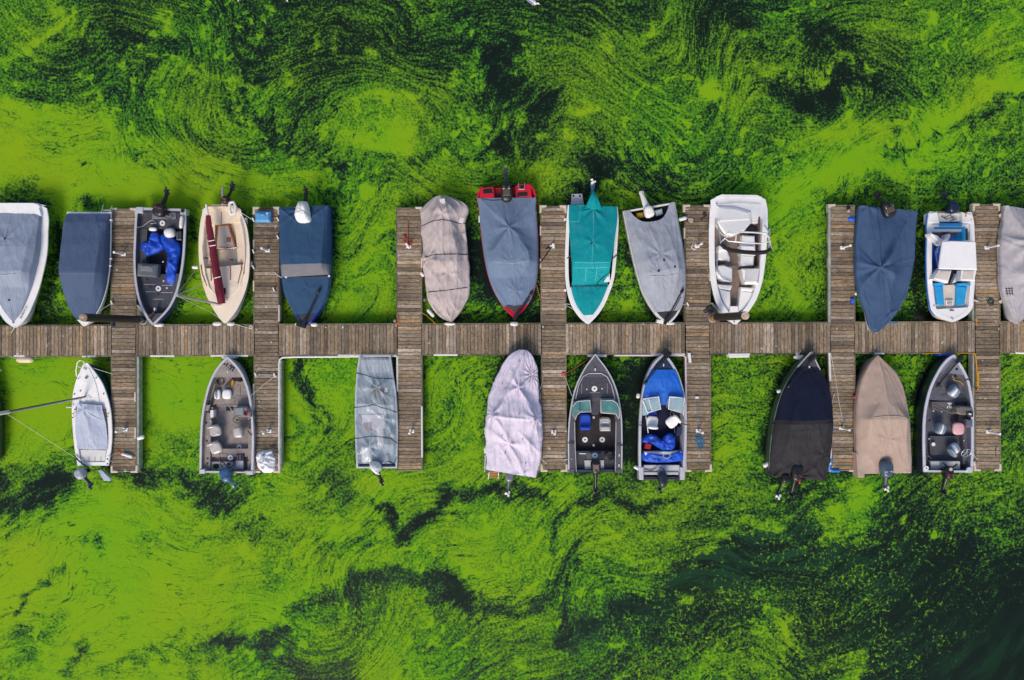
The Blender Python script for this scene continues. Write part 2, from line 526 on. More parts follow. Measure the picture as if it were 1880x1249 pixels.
    fl = np.zeros((nv, 3), np.float32); fl[:, 0] = px_.ravel(); fl[:, 1] = py_.ravel()
    a.data.foreach_set('vector', fl.ravel())
    for nm, arr in (('dens', d), ('murk', mk), ('leafy', lf), ('flecks', fk)):
        a = me.attributes.new(nm, 'FLOAT', 'POINT')
        a.data.foreach_set('value', arr.ravel().astype(np.float32))
    o = bpy.data.objects.new('water', me)
    WATER.append((o, X, Y, d))
    COL.objects.link(o)
    o['kind'] = 'structure'
    o['label'] = 'dark still water under swirling bright green duckweed and algae'
    me.materials.append(water_material())
    return o

def water_material():
    m = bpy.data.materials.new('duckweed_water')
    m.use_nodes = True
    nt = m.node_tree
    n, L = nt.nodes, nt.links
    b = n['Principled BSDF']
    def att(nm, vec=False):
        a = n.new('ShaderNodeAttribute'); a.attribute_name = nm
        return a.outputs['Vector'] if vec else a.outputs['Fac']
    def math_(op, x, y=None, z=None, clamp=False):
        q = n.new('ShaderNodeMath'); q.operation = op; q.use_clamp = clamp
        for i, v in enumerate((x, y, z)):
            if v is None: continue
            if isinstance(v, (int, float)): q.inputs[i].default_value = v
            else: L.new(v, q.inputs[i])
        return q.outputs[0]
    def noise(vec, scale, det, rough, dist=0.0):
        q = n.new('ShaderNodeTexNoise'); q.noise_dimensions = '2D'
        q.inputs['Scale'].default_value = scale; q.inputs['Detail'].default_value = det
        q.inputs['Roughness'].default_value = rough; q.inputs['Distortion'].default_value = dist
        L.new(vec, q.inputs['Vector'])
        return q.outputs[0]
    def mrange(v, a, bb, c=0.0, d_=1.0, smooth=False):
        q = n.new('ShaderNodeMapRange')
        if smooth: q.interpolation_type = 'SMOOTHSTEP'
        for i, k in enumerate((a, bb, c, d_)):
            if isinstance(k, (int, float)): q.inputs[i + 1].default_value = k
            else: L.new(k, q.inputs[i + 1])
        L.new(v, q.inputs[0])
        return q.outputs[0]
    def mixc(f, a, c):
        q = n.new('ShaderNodeMix'); q.data_type = 'RGBA'
        if isinstance(f, (int, float)): q.inputs[0].default_value = f
        else: L.new(f, q.inputs[0])
        for s_, v in ((6, a), (7, c)):
            if isinstance(v, tuple): q.inputs[s_].default_value = (*v, 1)
            else: L.new(v, q.inputs[s_])
        return q.outputs[2]
    geo = n.new('ShaderNodeNewGeometry').outputs['Position']
    F, dens, murk, leafy = att('flow', True), att('dens'), att('murk'), att('leafy')
    s1 = noise(F, 0.55, 4, 0.6)
    s2 = noise(F, 1.5, 4, 0.62)
    s3 = noise(F, 3.4, 5, 0.64)
    def filament(scale, w, msc, lo, hi, off):
        sh = n.new('ShaderNodeVectorMath'); sh.operation = 'ADD'; L.new(F, sh.inputs[0]); sh.inputs[1].default_value = (off, off * .7, 0)
        r_ = math_('ABSOLUTE', math_('SUBTRACT', noise(sh.outputs[0], scale, 3, 0.55), 0.5))
        f_ = mrange(r_, 0.0, w, 1.0, 0.0, True)
        return math_('MULTIPLY', f_, mrange(noise(geo, msc, 2, 0.5), lo, hi, 0.0, 1.0, True))
    fil = math_('ADD', filament(0.75, 0.015, 0.30, 0.38, 0.55, 0.0), math_('MULTIPLY', filament(1.5, 0.020, 0.42, 0.40, 0.58, 31.0), 0.8))
    fil = math_('ADD', fil, math_('MULTIPLY', filament(1.1, 0.014, 0.5, 0.42, 0.56, 101.0), 0.8))
    fil = math_('MULTIPLY', fil, mrange(noise(geo, 3.0, 3, 0.6), 0.36, 0.56, 0.15, 1.0, True))      # broken into dashes
    filb = filament(1.0, 0.020, 0.36, 0.44, 0.64, 67.0)                                    # bright threads
    g1 = noise(geo, 4.2, 4, 0.65)
    g2 = noise(geo, 10.0, 3, 0.62)
    vo = n.new('ShaderNodeTexVoronoi'); vo.voronoi_dimensions = '2D'; vo.inputs['Scale'].default_value = 13.0
    L.new(geo, vo.inputs['Vector'])
    leafv = mrange(vo.outputs['Distance'], 0.1, 0.75, 1.0, 0.0)
    # small rounded mats among the streaks
    clump = mrange(noise(geo, 2.3, 1, 0.4, 0.3), 0.655, 0.70, 0.0, 1.0, True)
    clump = math_('MULTIPLY', clump, mrange(noise(geo, 0.22, 2, 0.5), 0.40, 0.56, 0.0, 1.0, True))
    clump = math_('MULTIPLY', clump, mrange(dens, 0.22, 0.42, 0.0, 1.0, True))
    # amount of unevenness is small inside the closed mats
    calm = mrange(dens, 0.74, 1.02, 1.0, 0.36, True)
    v = math_('MULTIPLY', math_('SUBTRACT', s1, 0.5), 0.34)
    v = math_('ADD', v, math_('MULTIPLY', math_('SUBTRACT', s2, 0.5), 0.70))
    v = math_('ADD', v, math_('MULTIPLY', math_('SUBTRACT', s3, 0.5), mrange(noise(geo, 0.28, 2, 0.5), 0.35, 0.62, 0.40, 1.15, True)))
    v = math_('ADD', v, math_('MULTIPLY', filb, 0.26))
    v = math_('ADD', v, math_('MULTIPLY', clump, 0.42))
    ga = math_('MULTIPLY', math_('SUBTRACT', g1, 0.5), math_('ADD', 0.42, math_('MULTIPLY', leafy, 0.42)))
    ga = math_('ADD', ga, math_('MULTIPLY', math_('SUBTRACT', g2, 0.5), 1.35))
    ga = math_('ADD', ga, math_('MULTIPLY', math_('MULTIPLY', math_('SUBTRACT', leafv, 0.55), 0.24), leafy))
    v = math_('MULTIPLY', math_('ADD', v, ga), calm)
    v = math_('ADD', dens, v)
    v = math_('SUBTRACT', v, math_('MULTIPLY', fil, 0.46))
    # loose single flecks on the open water
    sp = mrange(noise(geo, 6.5, 4, 0.7), 0.57, 0.62, 0.0, 0.68, True)
    sp2 = mrange(noise(geo, 1.1, 3, 0.6), 0.40, 0.60, 0.15, 1.0, True)
    v = math_('ADD', v, math_('MULTIPLY', math_('MULTIPLY', sp, sp2), att('flecks')))
    # colour of what lies on the water by how thick it is
    cr = n.new('ShaderNodeValToRGB')
    e = cr.color_ramp.elements
    stops = [(0.10, (0.007, 0.014, 0.009)), (0.29, (0.013, 0.034, 0.014)), (0.40, (0.022, 0.070, 0.012)), (0.51, (0.045, 0.145, 0.013)),
             (0.66, (0.080, 0.225, 0.013)), (0.84, (0.142, 0.310, 0.011)), (1.00, (0.192, 0.366, 0.008))]
    e[0].position = 0.0
    e[0].position, e[0].color = stops[0][0], (*stops[0][1], 1)
    e[1].position, e[1].color = stops[1][0], (*stops[1][1], 1)
    for p_, c_ in stops[2:]:
        q = e.new(p_); q.color = (*c_, 1)
    L.new(v, cr.inputs[0])
    thin = mrange(v, 0.30, 0.46, 1.0, 0.0, True)
    mks = math_('MULTIPLY', math_('MULTIPLY', murk, thin), mrange(noise(F, 1.6, 5, 0.65), 0.42, 0.62, 0.05, 0.85, True))
    col = mixc(mks, cr.outputs[0], (0.014, 0.060, 0.024))
    # slight drift of hue between old and young weed
    hue = noise(geo, 0.22, 3, 0.5)
    hs = n.new('ShaderNodeHueSaturation')
    L.new(mrange(hue, 0.3, 0.7, 0.487, 0.513), hs.inputs['Hue'])
    hs.inputs['Saturation'].default_value = 1.0
    L.new(mrange(noise(geo, 25.0, 3, 0.7), 0.3, 0.7, 0.82, 1.18), hs.inputs['Value'])
    L.new(col, hs.inputs['Color'])
    L.new(hs.outputs[0], b.inputs['Base Color'])
    L.new(mrange(v, 0.25, 0.5, 0.14, 0.9), b.inputs['Roughness'])
    L.new(mrange(v, 0.25, 0.5, 0.16, 0.10), b.inputs['Specular IOR Level'])
    bp = n.new('ShaderNodeBump'); bp.inputs['Strength'].default_value = 0.5; bp.inputs['Distance'].default_value = 0.03
    L.new(math_('MINIMUM', math_('MAXIMUM', v, 0.45), 1.1), bp.inputs['Height'])
    L.new(bp.outputs[0], b.inputs['Normal'])
    return m
build_water()

# ------------------------------------------------------------------ wood
def wood_material(name, base, lo=0.35, hi=1.65, grain=1.0):
    m = bpy.data.materials.new(name)
    m.use_nodes = True
    nt = m.node_tree
    n, L = nt.nodes, nt.links
    b = n['Principled BSDF']
    b.inputs['Roughness'].default_value = 0.85
    b.inputs['Specular IOR Level'].default_value = 0.25
    tc = n.new('ShaderNodeTexCoord')
    oi = n.new('ShaderNodeObjectInfo')
    sc = n.new('ShaderNodeVectorMath'); sc.operation = 'SCALE'; sc.inputs[0].default_value = (37.0, 91.0, 53.0)
    L.new(oi.outputs['Random'], sc.inputs['Scale'])
    ad = n.new('ShaderNodeVectorMath'); L.new(tc.outputs['Object'], ad.inputs[0]); L.new(sc.outputs[0], ad.inputs[1])
    def noise(scale, det, rough, st):
        mp = n.new('ShaderNodeMapping'); mp.inputs['Scale'].default_value = st
        L.new(ad.outputs[0], mp.inputs[0])
        q = n.new('ShaderNodeTexNoise'); q.inputs['Scale'].default_value = scale; q.inputs['Detail'].default_value = det; q.inputs['Roughness'].default_value = rough
        L.new(mp.outputs[0], q.inputs[0])
        return q.outputs[0]
    def rng_(v, a, b_, c, d):
        q = n.new('ShaderNodeMapRange')
        for i, k in enumerate((a, b_, c, d)): q.inputs[i + 1].default_value = k
        L.new(v, q.inputs[0]); return q.outputs[0]
    cr = n.new('ShaderNodeValToRGB')
    e = cr.color_ramp.elements
    cols = [(0.0, (0.55, 0.50, 0.46)), (0.16, (0.80, 0.74, 0.68)), (0.34, (0.95, 0.84, 0.70)), (0.5, (1.08, 1.0, 0.92)), (0.66, (1.12, 0.96, 0.76)),
            (0.8, (1.2, 1.15, 1.1)), (0.90, (1.6, 1.54, 1.5)), (0.97, (1.35, 1.0, 0.62)), (1.0, (2.0, 1.95, 1.95))]
    e[0].position, e[0].color = 0, (*cols[0][1], 1)
    e[1].position, e[1].color = 1, (*cols[-1][1], 1)
    for p_, c_ in cols[1:-1]:
        q = e.new(p_); q.color = (*c_, 1)
    L.new(oi.outputs['Random'], cr.inputs[0])
    def mul(a, f):
        q = n.new('ShaderNodeMix'); q.data_type = 'RGBA'; q.blend_type = 'MULTIPLY'; q.inputs[0].default_value = 1
        if isinstance(a, tuple): q.inputs[6].default_value = (*a, 1)
        else: L.new(a, q.inputs[6])
        L.new(f, q.inputs[7]); return q.outputs[2]
    c = mul(base, cr.outputs[0])
    c = mul(c, rng_(noise(14, 5, 0.7, (0.28, 2.2, 2.2)), 0.25, 0.75, lo, hi))       # grain along the board
    c = mul(c, rng_(noise(9, 5, 0.7, (1, 1, 1)), 0.3, 0.7, 0.62, 1.32))             # weathered blotches
    geo = n.new('ShaderNodeNewGeometry')
    def wnoise(scale, det, rough):
        q = n.new('ShaderNodeTexNoise'); q.inputs['Scale'].default_value = scale; q.inputs['Detail'].default_value = det; q.inputs['Roughness'].default_value = rough
        L.new(geo.outputs['Position'], q.inputs[0]); return q.outputs[0]
    c = mul(c, rng_(wnoise(0.55, 4, 0.6), 0.3, 0.7, 0.72, 1.25))                    # damp and dry stretches
    dr = rng_(wnoise(4.5, 2, 0.5), 0.715, 0.74, 0, 0.8)                             # bird droppings
    q = n.new('ShaderNodeMix'); q.data_type = 'RGBA'; L.new(dr, q.inputs[0]); L.new(c, q.inputs[6]); q.inputs[7].default_value = (0.60, 0.58, 0.54, 1); c = q.outputs[2]
    mo = rng_(wnoise(1.3, 5, 0.7), 0.58, 0.72, 0, 0.4)                              # green film in damp places
    q = n.new('ShaderNodeMix'); q.data_type = 'RGBA'; L.new(mo, q.inputs[0]); L.new(c, q.inputs[6]); q.inputs[7].default_value = (0.10, 0.105, 0.06, 1); c = q.outputs[2]
    # pale lichen and dark knots
    li = rng_(noise(16, 4, 0.75, (1, 1.4, 1)), 0.60, 0.70, 0, 0.75)
    q = n.new('ShaderNodeMix'); q.data_type = 'RGBA'; L.new(li, q.inputs[0]); L.new(c, q.inputs[6]); q.inputs[7].default_value = (0.36, 0.33, 0.30, 1); c = q.outputs[2]
    kn = rng_(noise(7, 3, 0.7, (1.2, 1, 1)), 0.64, 0.72, 0, 0.8)
    q = n.new('ShaderNodeMix'); q.data_type = 'RGBA'; L.new(kn, q.inputs[0]); L.new(c, q.inputs[6]); q.inputs[7].default_value = (0.035, 0.028, 0.02, 1); c = q.outputs[2]
    L.new(c, b.inputs['Base Color'])
    bp = n.new('ShaderNodeBump'); bp.inputs['Strength'].default_value = 0.6; bp.inputs['Distance'].default_value = 0.01
    L.new(noise(20, 4, 0.7, (0.25, 3, 3)), bp.inputs['Height']); L.new(bp.outputs[0], b.inputs['Normal'])
    return m
WOOD = wood_material('weathered_board', (0.240, 0.204, 0.162))
BEAM = wood_material('grey_beam', (0.17, 0.165, 0.14))
FLOAT = mat('black_float', (0.012, 0.012, 0.012), 0.6)
CREAM = mat('cream_vinyl', (0.62, 0.52, 0.42), 0.55, var=0.18, vscale=8, stain=0.35, sscale=4)
WHITE_V = mat('white_vinyl', (0.72, 0.70, 0.68), 0.5, var=0.1, vscale=8, stain=0.25, sscale=4)
PALE_PIPE = mat('pale_weathered_pipe', (0.30, 0.33, 0.29), 0.7, var=0.3, vscale=5, stain=0.4, sscale=3)
GALV = mat('galvanised_steel', (0.35, 0.36, 0.37), 0.45, 0.7, var=0.2, vscale=10)

def plank_mesh(length, width, seed):
    r = random.Random(seed)
    t, c = 0.038, 0.006
    secs = 4
    v, f = [], []
    for k in range(secs + 1):
        x = -length / 2 + length * k / secs
        if k in (0, secs): x += r.uniform(-0.008, 0.008)
        dy, dz = r.uniform(-0.003, 0.003), r.uniform(-0.003, 0.003)
        w = width / 2
        v += [(x, -w + dy, -t + dz), (x, -w + dy, -c + dz), (x, -w + c + dy, dz), (x, w - c + dy, dz), (x, w + dy, -c + dz), (x, w + dy, -t + dz)]
    for k in range(secs):
        for i in range(6):
            j = (i + 1) % 6
            f.append((k * 6 + i, (k + 1) * 6 + i, (k + 1) * 6 + j, k * 6 + j))
    f.append((0, 1, 2, 3, 4, 5)); f.append(tuple(secs * 6 + i for i in range(6))[::-1])
    me = bpy.data.meshes.new('plank')
    me.from_pydata(v, [], f)
    me.materials.append(WOOD)
    me.update()
    return me
PITCH = 6.75
FW = M(PITCH) - 0.016
FINGER_PLANKS = [plank_mesh(0.93, FW, i) for i in range(7)]
MAIN_PLANKS = [plank_mesh(1.185, FW - 0.004, 20 + i) for i in range(7)]
RP = random.Random(5)
def lay_planks(root, meshes, centres, rz):
    org = ORG[root.name]
    for x, y in centres:
        o = bpy.data.objects.new('plank', RP.choice(meshes))
        COL.objects.link(o)
        o.parent = root
        o.location = (x - org.x, y - org.y, DECK_Z + RP.uniform(-0.004, 0.004) - org.z)
        o.rotation_euler = (RP.uniform(-0.012, 0.012), 0, rz + (math.pi if RP.random() < 0.5 else 0) + RP.uniform(-0.004, 0.004))

# ------------------------------------------------------------------ finger piers
FINGERS = [  # x left top, x left bottom, width, y top, y bottom, label
 (204.5, 206, 43, 386, 864, 'wooden finger pier on the far left, crossed by a leaning black pile'),
 (467, 468, 43, 384, 864, 'wooden finger pier with a blue jerrycan on one end, white heap on the other'),
 (729, 731, 43, 384, 862, 'wooden finger pier with a rust red anchor lying on its upper arm'),
 (994, 996, 43, 381, 862, 'wooden finger pier between the red boat and the teal covered boat'),
 (1258, 1260, 44, 380, 862, 'wooden finger pier with tangled blue rope on its lower arm, beside the white bowrider'),
 (1525, 1526, 43, 379, 862, 'wooden finger pier with a bent blue pipe round the corner of its lower end'),
 (1790, 1792, 44, 378, 861, 'wooden finger pier on the far right, yellow rope along its lower arm'),
]
piers = []
for k, (xa, xb, w, y0, y1, lab) in enumerate(FINGERS):
    c = P((xa + xb + w) / 2, 624, DECK_Z)
    root = empty('finger_pier', (c.x, c.y, 0), lab, 'finger pier', 'finger piers crossing the main walkway')
    piers.append(root)
    n = int(round((y1 - y0) / PITCH))
    cen = []
    for i in range(n):
        y = y0 + (i + 0.5) * (y1 - y0) / n
        x = xa + (xb - xa) * i / n + w / 2
        p = P(x, y, DECK_Z)
        cen.append((p.x, p.y))
    lay_planks(root, FINGER_PLANKS, cen, 0)
    for s in (0, 1):
        xo = (lambda y: xa + (xb - xa) * (y - y0) / (y1 - y0) + (w + 0.9 if s else -0.9))
        b = MB()
        for ya, yb in ((y0 - 1, 596), (651, y1 + 1)):
            b.poly([(xo(ya) - 1.3, ya), (xo(ya) + 1.3, ya), (xo(yb) + 1.3, yb), (xo(yb) - 1.3, yb)], 0.22, DECK_Z - 0.012, 0.006)
        b.build('side_beam', BEAM, root)
    for ya in (y0 - 1.6, y1 + 1.6):
        xo = xa if ya < 600 else xb
        MB().pbox(xo - 2, ya - 1.2, xo + w + 2, ya + 1.2, 0.22, DECK_Z - 0.012).build('end_beam', BEAM, root)
    for ya, yb in ((y0 + 8, y0 + 70), (y0 + 110, y0 + 180), (670, 735), (780, y1 - 8)):
        MB().pbox(xa + 4, ya, xa + w - 4, yb, -0.15, 0.40, 0.03).build('float', FLOAT, root)
    # L-shaped bumpers on the outer corners
    for yy, sgn in ((y0 - 1, 1), (y1 + 1, -1)):
        xo = xa if sgn > 0 else xb
        for xx, sx in ((xo, 1), (xo + w, -1)):
            if k == 2 and not (sgn > 0 and sx < 0): continue
            if k == 5 and sgn > 0 and sx < 0: continue
            b = MB()
            b.poly([(xx - sx * 3.5, yy - sgn * 3.5), (xx + sx * 10, yy - sgn * 3.5), (xx + sx * 9, yy + sgn * 0.6), (xx + sx * 1.2, yy + sgn * 1.2),
                    (xx + sx * 0.6, yy + sgn * 10), (xx - sx * 3.5, yy + sgn * 11)], 0.3, DECK_Z + 0.012, 0.02)
            b.build('corner_bumper', CREAM, root)

def strip(pier, x0, y0, x1, y1, m=CREAM, name='edge_bumper', z0=0.3, z1=DECK_Z + 0.006):
    return MB().pbox(x0, y0, x1, y1, z0, z1, 0.012).build(name, m, piers[pier])
for a in ((0, 246, 720, 249, 738), (0, 246.5, 785, 249.5, 805), (1, 464, 440, 467, 460), (1, 464, 515, 467, 535), (1, 510.5, 560, 513.5, 590),
          (2, 772.5, 413, 775.5, 432), (2, 772.5, 473, 775.5, 492), (3, 991, 415, 994, 432), (3, 991, 475, 994, 493),
          (4, 1255.5, 418, 1258.5, 438), (4, 1255.5, 500, 1258.5, 518), (4, 1301.5, 420, 1304.5, 440), (4, 1301.5, 455, 1304.5, 472), (4, 1302, 500, 1305, 516),
          (5, 1522.5, 427, 1525.5, 445), (5, 1522.5, 473, 1526, 492), (5, 1568, 468, 1571, 484)):
    strip(*a)
# white rails and long pale pipes fixed along the sides
def rail(pier, pts, r, m, name='side_rail'):
    MB().ptube([(x, y, DECK_Z - 0.02) for x, y in pts], r, 8).build(name, m, piers[pier])
rail(1, [(512.5, 861), (512.5, 668), (513.5, 660), (519, 656.5), (540, 655.5), (620, 655), (728, 653.6)], 0.04, WHITE_V)
rail(1, [(466, 705), (466, 862)], 0.045, CREAM)
rail(2, [(729.5, 654), (729.5, 719)], 0.045, WHITE_V)
rail(2, [(774.5, 746), (775, 840)], 0.04, WHITE_V)
rail(4, [(1259, 862), (1259.5, 720), (1259, 656), (1254, 652.5), (1128, 652.5)], 0.04, mat('pink_white_vinyl', (0.66, 0.55, 0.60), 0.5, stain=0.2))
rail(5, [(1522.5, 648), (1524, 700)], 0.05, WHITE_V)
rail(5, [(1522.5, 383), (1522.5, 592)], 0.06, PALE_PIPE)
for a in ((0, 248.5, 655, 255, 862), (6, 1786, 648, 1791.5, 845), (6, 1785.5, 384, 1789, 592), (1, 510.5, 390, 513, 590), (1, 512, 662, 516.5, 860), (3, 1037.5, 775, 1040.5, 850)):
    strip(*a, m=PALE_PIPE, name='side_plank', z0=0.2, z1=DECK_Z - 0.03)

# ------------------------------------------------------------------ main walkway, eight sections
MX = [(-75, 204), (248.3, 466.5), (511.5, 729), (773.5, 994), (1038, 1257.7), (1303.3, 1524.8), (1569.5, 1790), (1835.8, 1990)]
MLAB = ['plank walkway section running off the left edge of the picture', 'plank walkway section under the cream sailboat and above the grey fishing boat',
        'plank walkway section directly above the flat boat wrapped in clear plastic', 'plank walkway section with a lilac tarp overhanging its lower edge',
        'plank walkway section below the teal covered boat', 'plank walkway section with a long white bumper on its lower edge, right of the bowrider',
        'plank walkway section with a blue boat cover overhanging its upper edge', 'plank walkway section running off the right edge of the picture']
sections = []
sl = -0.0037
for (x0, x1), lab in zip(MX, MLAB):
    ya = lambda x: 599.3 + sl * x
    c = P((x0 + x1) / 2, ya((x0 + x1) / 2) + 27, DECK_Z)
    root = empty('walkway_section', (c.x, c.y, 0), lab, 'dock', 'sections of the main plank walkway')
    sections.append(root)
    n = int(round((x1 - x0) / 6.45))
    cen = []
    for i in range(n):
        x = x0 + (i + 0.5) * (x1 - x0) / n
        p = P(x, ya(x) + 27, DECK_Z)
        cen.append((p.x, p.y))
    lay_planks(root, MAIN_PLANKS, cen, math.pi / 2)
    for off in (-1.6, 55.4):
        xa, xb = x0 + 0.5, x1 - 0.5
        MB().poly([(xa, ya(xa) + off - 1.2), (xb, ya(xb) + off - 1.2), (xb, ya(xb) + off + 1.2), (xa, ya(xa) + off + 1.2)], 0.2, DECK_Z - 0.01, 0.006).build('side_beam', BEAM, root)
    MB().pbox(x0 + 6, ya(x0) + 6, x1 - 6, ya(x1) + 48, -0.15, 0.40, 0.03).build('float', FLOAT, root)
def edge(sec, x0, y0, x1, y1, m=WHITE_V, z0=0.28, z1=DECK_Z + 0.008, name='edge_bumper'):
    return MB().pbox(x0, y0, x1, y1, z0, z1, 0.014).build(name, m, sections[sec])
for a in ((0, 25, 652, 45, 655.5), (0, 150, 653, 158, 656), (0, 160, 652.5, 175, 656), (1, 275, 652, 320, 655.5), (1, 386, 651.5, 455, 655), (2, 620, 651, 728, 654.5), (3, 796, 650, 840, 653.5),
          (6, 1606, 647.5, 1624, 651), (4, 1196, 649, 1258, 652)):
    edge(*a)
def bumper(sec, pxs, m=WHITE_V, z0=0.15, z1=DECK_Z + 0.02):
    return MB().poly(pxs, z0, z1, 0.03).build('bow_bumper', m, sections[sec])
bumper(5, [(1337, 648.5), (1378, 648), (1376, 656.5), (1340, 657)])
bumper(1, [(405, 654), (432, 654), (430, 658), (424, 660), (412, 660), (407, 658)])
bumper(4, [(1079, 651), (1115, 651), (1113, 656), (1081, 656)])
bumper(7, [(1865, 646), (1890, 646), (1890, 650.5), (1867, 650)])
def lump(sec, x, y, sx, sy, m=WHITE_V, name='bow_bumper'):
    p = P(x, y, 0.46)
    MB().ell(p, (M(sx), M(sy), 0.09), 0, 14, 6, 2.4).build(name, m, sections[sec])
lump(1, 292, 597, 10, 4); lump(1, 399, 595, 9, 4); lump(1, 424, 595, 8, 4); lump(2, 549, 596, 8, 4); lump(2, 577, 596.5, 7, 4)
lump(3, 944, 595, 8.5, 4.5); lump(3, 826, 595, 11, 3.2); lump(4, 1228, 594, 12, 3); lump(5, 1470, 656, 14, 4.5)
MB().pbox(1725, 648.5, 1755, 653.5, 0.2, DECK_Z + 0.03, 0.03).build('bow_bumper', mat('blue_bumper', (0.012, 0.10, 0.55), 0.5), sections[6])
MB().pbox(1629, 592.5, 1648, 595, 0.3, DECK_Z + 0.01, 0.01).build('edge_bumper', mat('blue_strip', (0.02, 0.22, 0.55), 0.5), sections[6])

# corner gussets beside the piles
g = empty('corner_brace', P(262, 582, 0), 'triangular wooden corner brace beside the left pile, under the open boat bow', 'corner brace', 'corner braces between walkway and finger piers')
MB().poly([(248, 560), (251, 560), (281, 597), (248, 598)], 0.3, DECK_Z - 0.035, 0.006).build('gusset_board', BEAM, g)
MB().poly([(250, 560), (254.5, 560), (284, 597), (278, 597)], 0.3, DECK_Z - 0.01, 0.006).build('diagonal_beam', PALE_PIPE, g)
g = empty('corner_brace', P(1312, 578, 0), 'grey metal corner brace holding the right pile beside the bowrider', 'corner brace', 'corner braces between walkway and finger piers')
MB().poly([(1304, 556), (1309, 556), (1330, 578), (1327, 584)], 0.3, DECK_Z - 0.02, 0.006).build('diagonal_beam', GALV, g)
MB().poly([(1304, 573), (1308, 560), (1322, 580), (1322, 594), (1304, 594)], 0.28, DECK_Z - 0.05, 0.006).build('gusset_board', BEAM, g)

# ------------------------------------------------------------------ mooring piles
SLEEVE = mat('black_pile_sleeve', (0.010, 0.010, 0.012), 0.45, var=0.4, vscale=4, stain=0.12, stain_col=(0.25, 0.24, 0.22), sscale=2.5, stretch=(1, 1, 0.4))
SPECK = mat('droppings_on_pile', (0.03, 0.03, 0.03), 0.7, stain=1.0, stain_col=(0.62, 0.60, 0.58), sscale=7)
ENDW = wood_material('pile_end_grain', (0.30, 0.24, 0.19))
AMBER = mat('amber_stained_timber', (0.33, 0.17, 0.05), 0.7, var=0.3, vscale=5, stain=0.5, stain_col=(0.04, 0.03, 0.02), sscale=3)
def pile(px, py, lab, base_mat, lean):
    top = P(px, py, 4.25)
    root = empty('mooring_pile', (top.x, top.y, 0), lab, 'pile', 'piles standing through the walkway')
    r = 0.145
    bx, by = top.x + lean[0], top.y + lean[1]
    MB().loft([[(bx + (r + 0.01) * math.cos(a), by + (r + 0.01) * math.sin(a), -2.5) for a in ANG],
               [(bx + (r + 0.01) * math.cos(a), by + (r + 0.01) * math.sin(a), 1.0) for a in ANG]]).build('pile_foot', base_mat, root)
    MB().loft([[(bx + r * math.cos(a), by + r * math.sin(a), 1.0) for a in ANG], [(top.x + r * math.cos(a), top.y + r * math.sin(a), 4.20) for a in ANG]]).build('sleeve', SLEEVE, root)
    MB().cyl(top, r * 0.97, 4.18, 4.25, 24, bev=0.015).build('pile_top', ENDW, root)
    MB().cyl((bx, by), r + 0.055, 0.44, 0.56, 24, bev=0.02).build('guide_hoop', GALV, root)
ANG = [2 * math.pi * k / 22 for k in range(22)]
pile(152, 583, 'tall black mooring pile on the left, bird droppings near its foot', SPECK, (0.05, 0.03))
pile(1369, 579.5, 'tall black mooring pile with amber foot over the bow of the white bowrider', AMBER, (-0.02, 0.05))

# ------------------------------------------------------------------ boat building kit
def hermite(ts, vals, t):
    """smooth curve through vals at parameters ts"""
    n = len(ts)
    if t <= ts[0]: return vals[0]
    if t >= ts[-1]: return vals[-1]
    i = max(k for k in range(n - 1) if ts[k] <= t)
    def tan(k):
        if k == 0: return (vals[1] - vals[0]) / (ts[1] - ts[0])
        if k == n - 1: return (vals[-1] - vals[-2]) / (ts[-1] - ts[-2])
        d0 = (vals[k] - vals[k - 1]) / (ts[k] - ts[k - 1]); d1 = (vals[k + 1] - vals[k]) / (ts[k + 1] - ts[k])
        w = (ts[k] - ts[k - 1]) / (ts[k + 1] - ts[k - 1])
        return d0 * (1 - w) + d1 * w
    h = ts[i + 1] - ts[i]
    s = (t - ts[i]) / h
    return ((2 * s ** 3 - 3 * s ** 2 + 1) * vals[i] + (s ** 3 - 2 * s ** 2 + s) * h * tan(i) + (-2 * s ** 3 + 3 * s ** 2) * vals[i + 1] + (s ** 3 - s ** 2) * h * tan(i + 1))
def lerp(a, b, t): return a + (b - a) * t
def interp(tab, x):
    if x <= tab[0][0]: return tab[0][1:]
    for a, b in zip(tab[:-1], tab[1:]):
        if x <= b[0]:
            t = (x - a[0]) / max(b[0] - a[0], 1e-6)
            return tuple(lerp(p, q, t) for p, q in zip(a[1:], b[1:]))
    return tab[-1][1:]

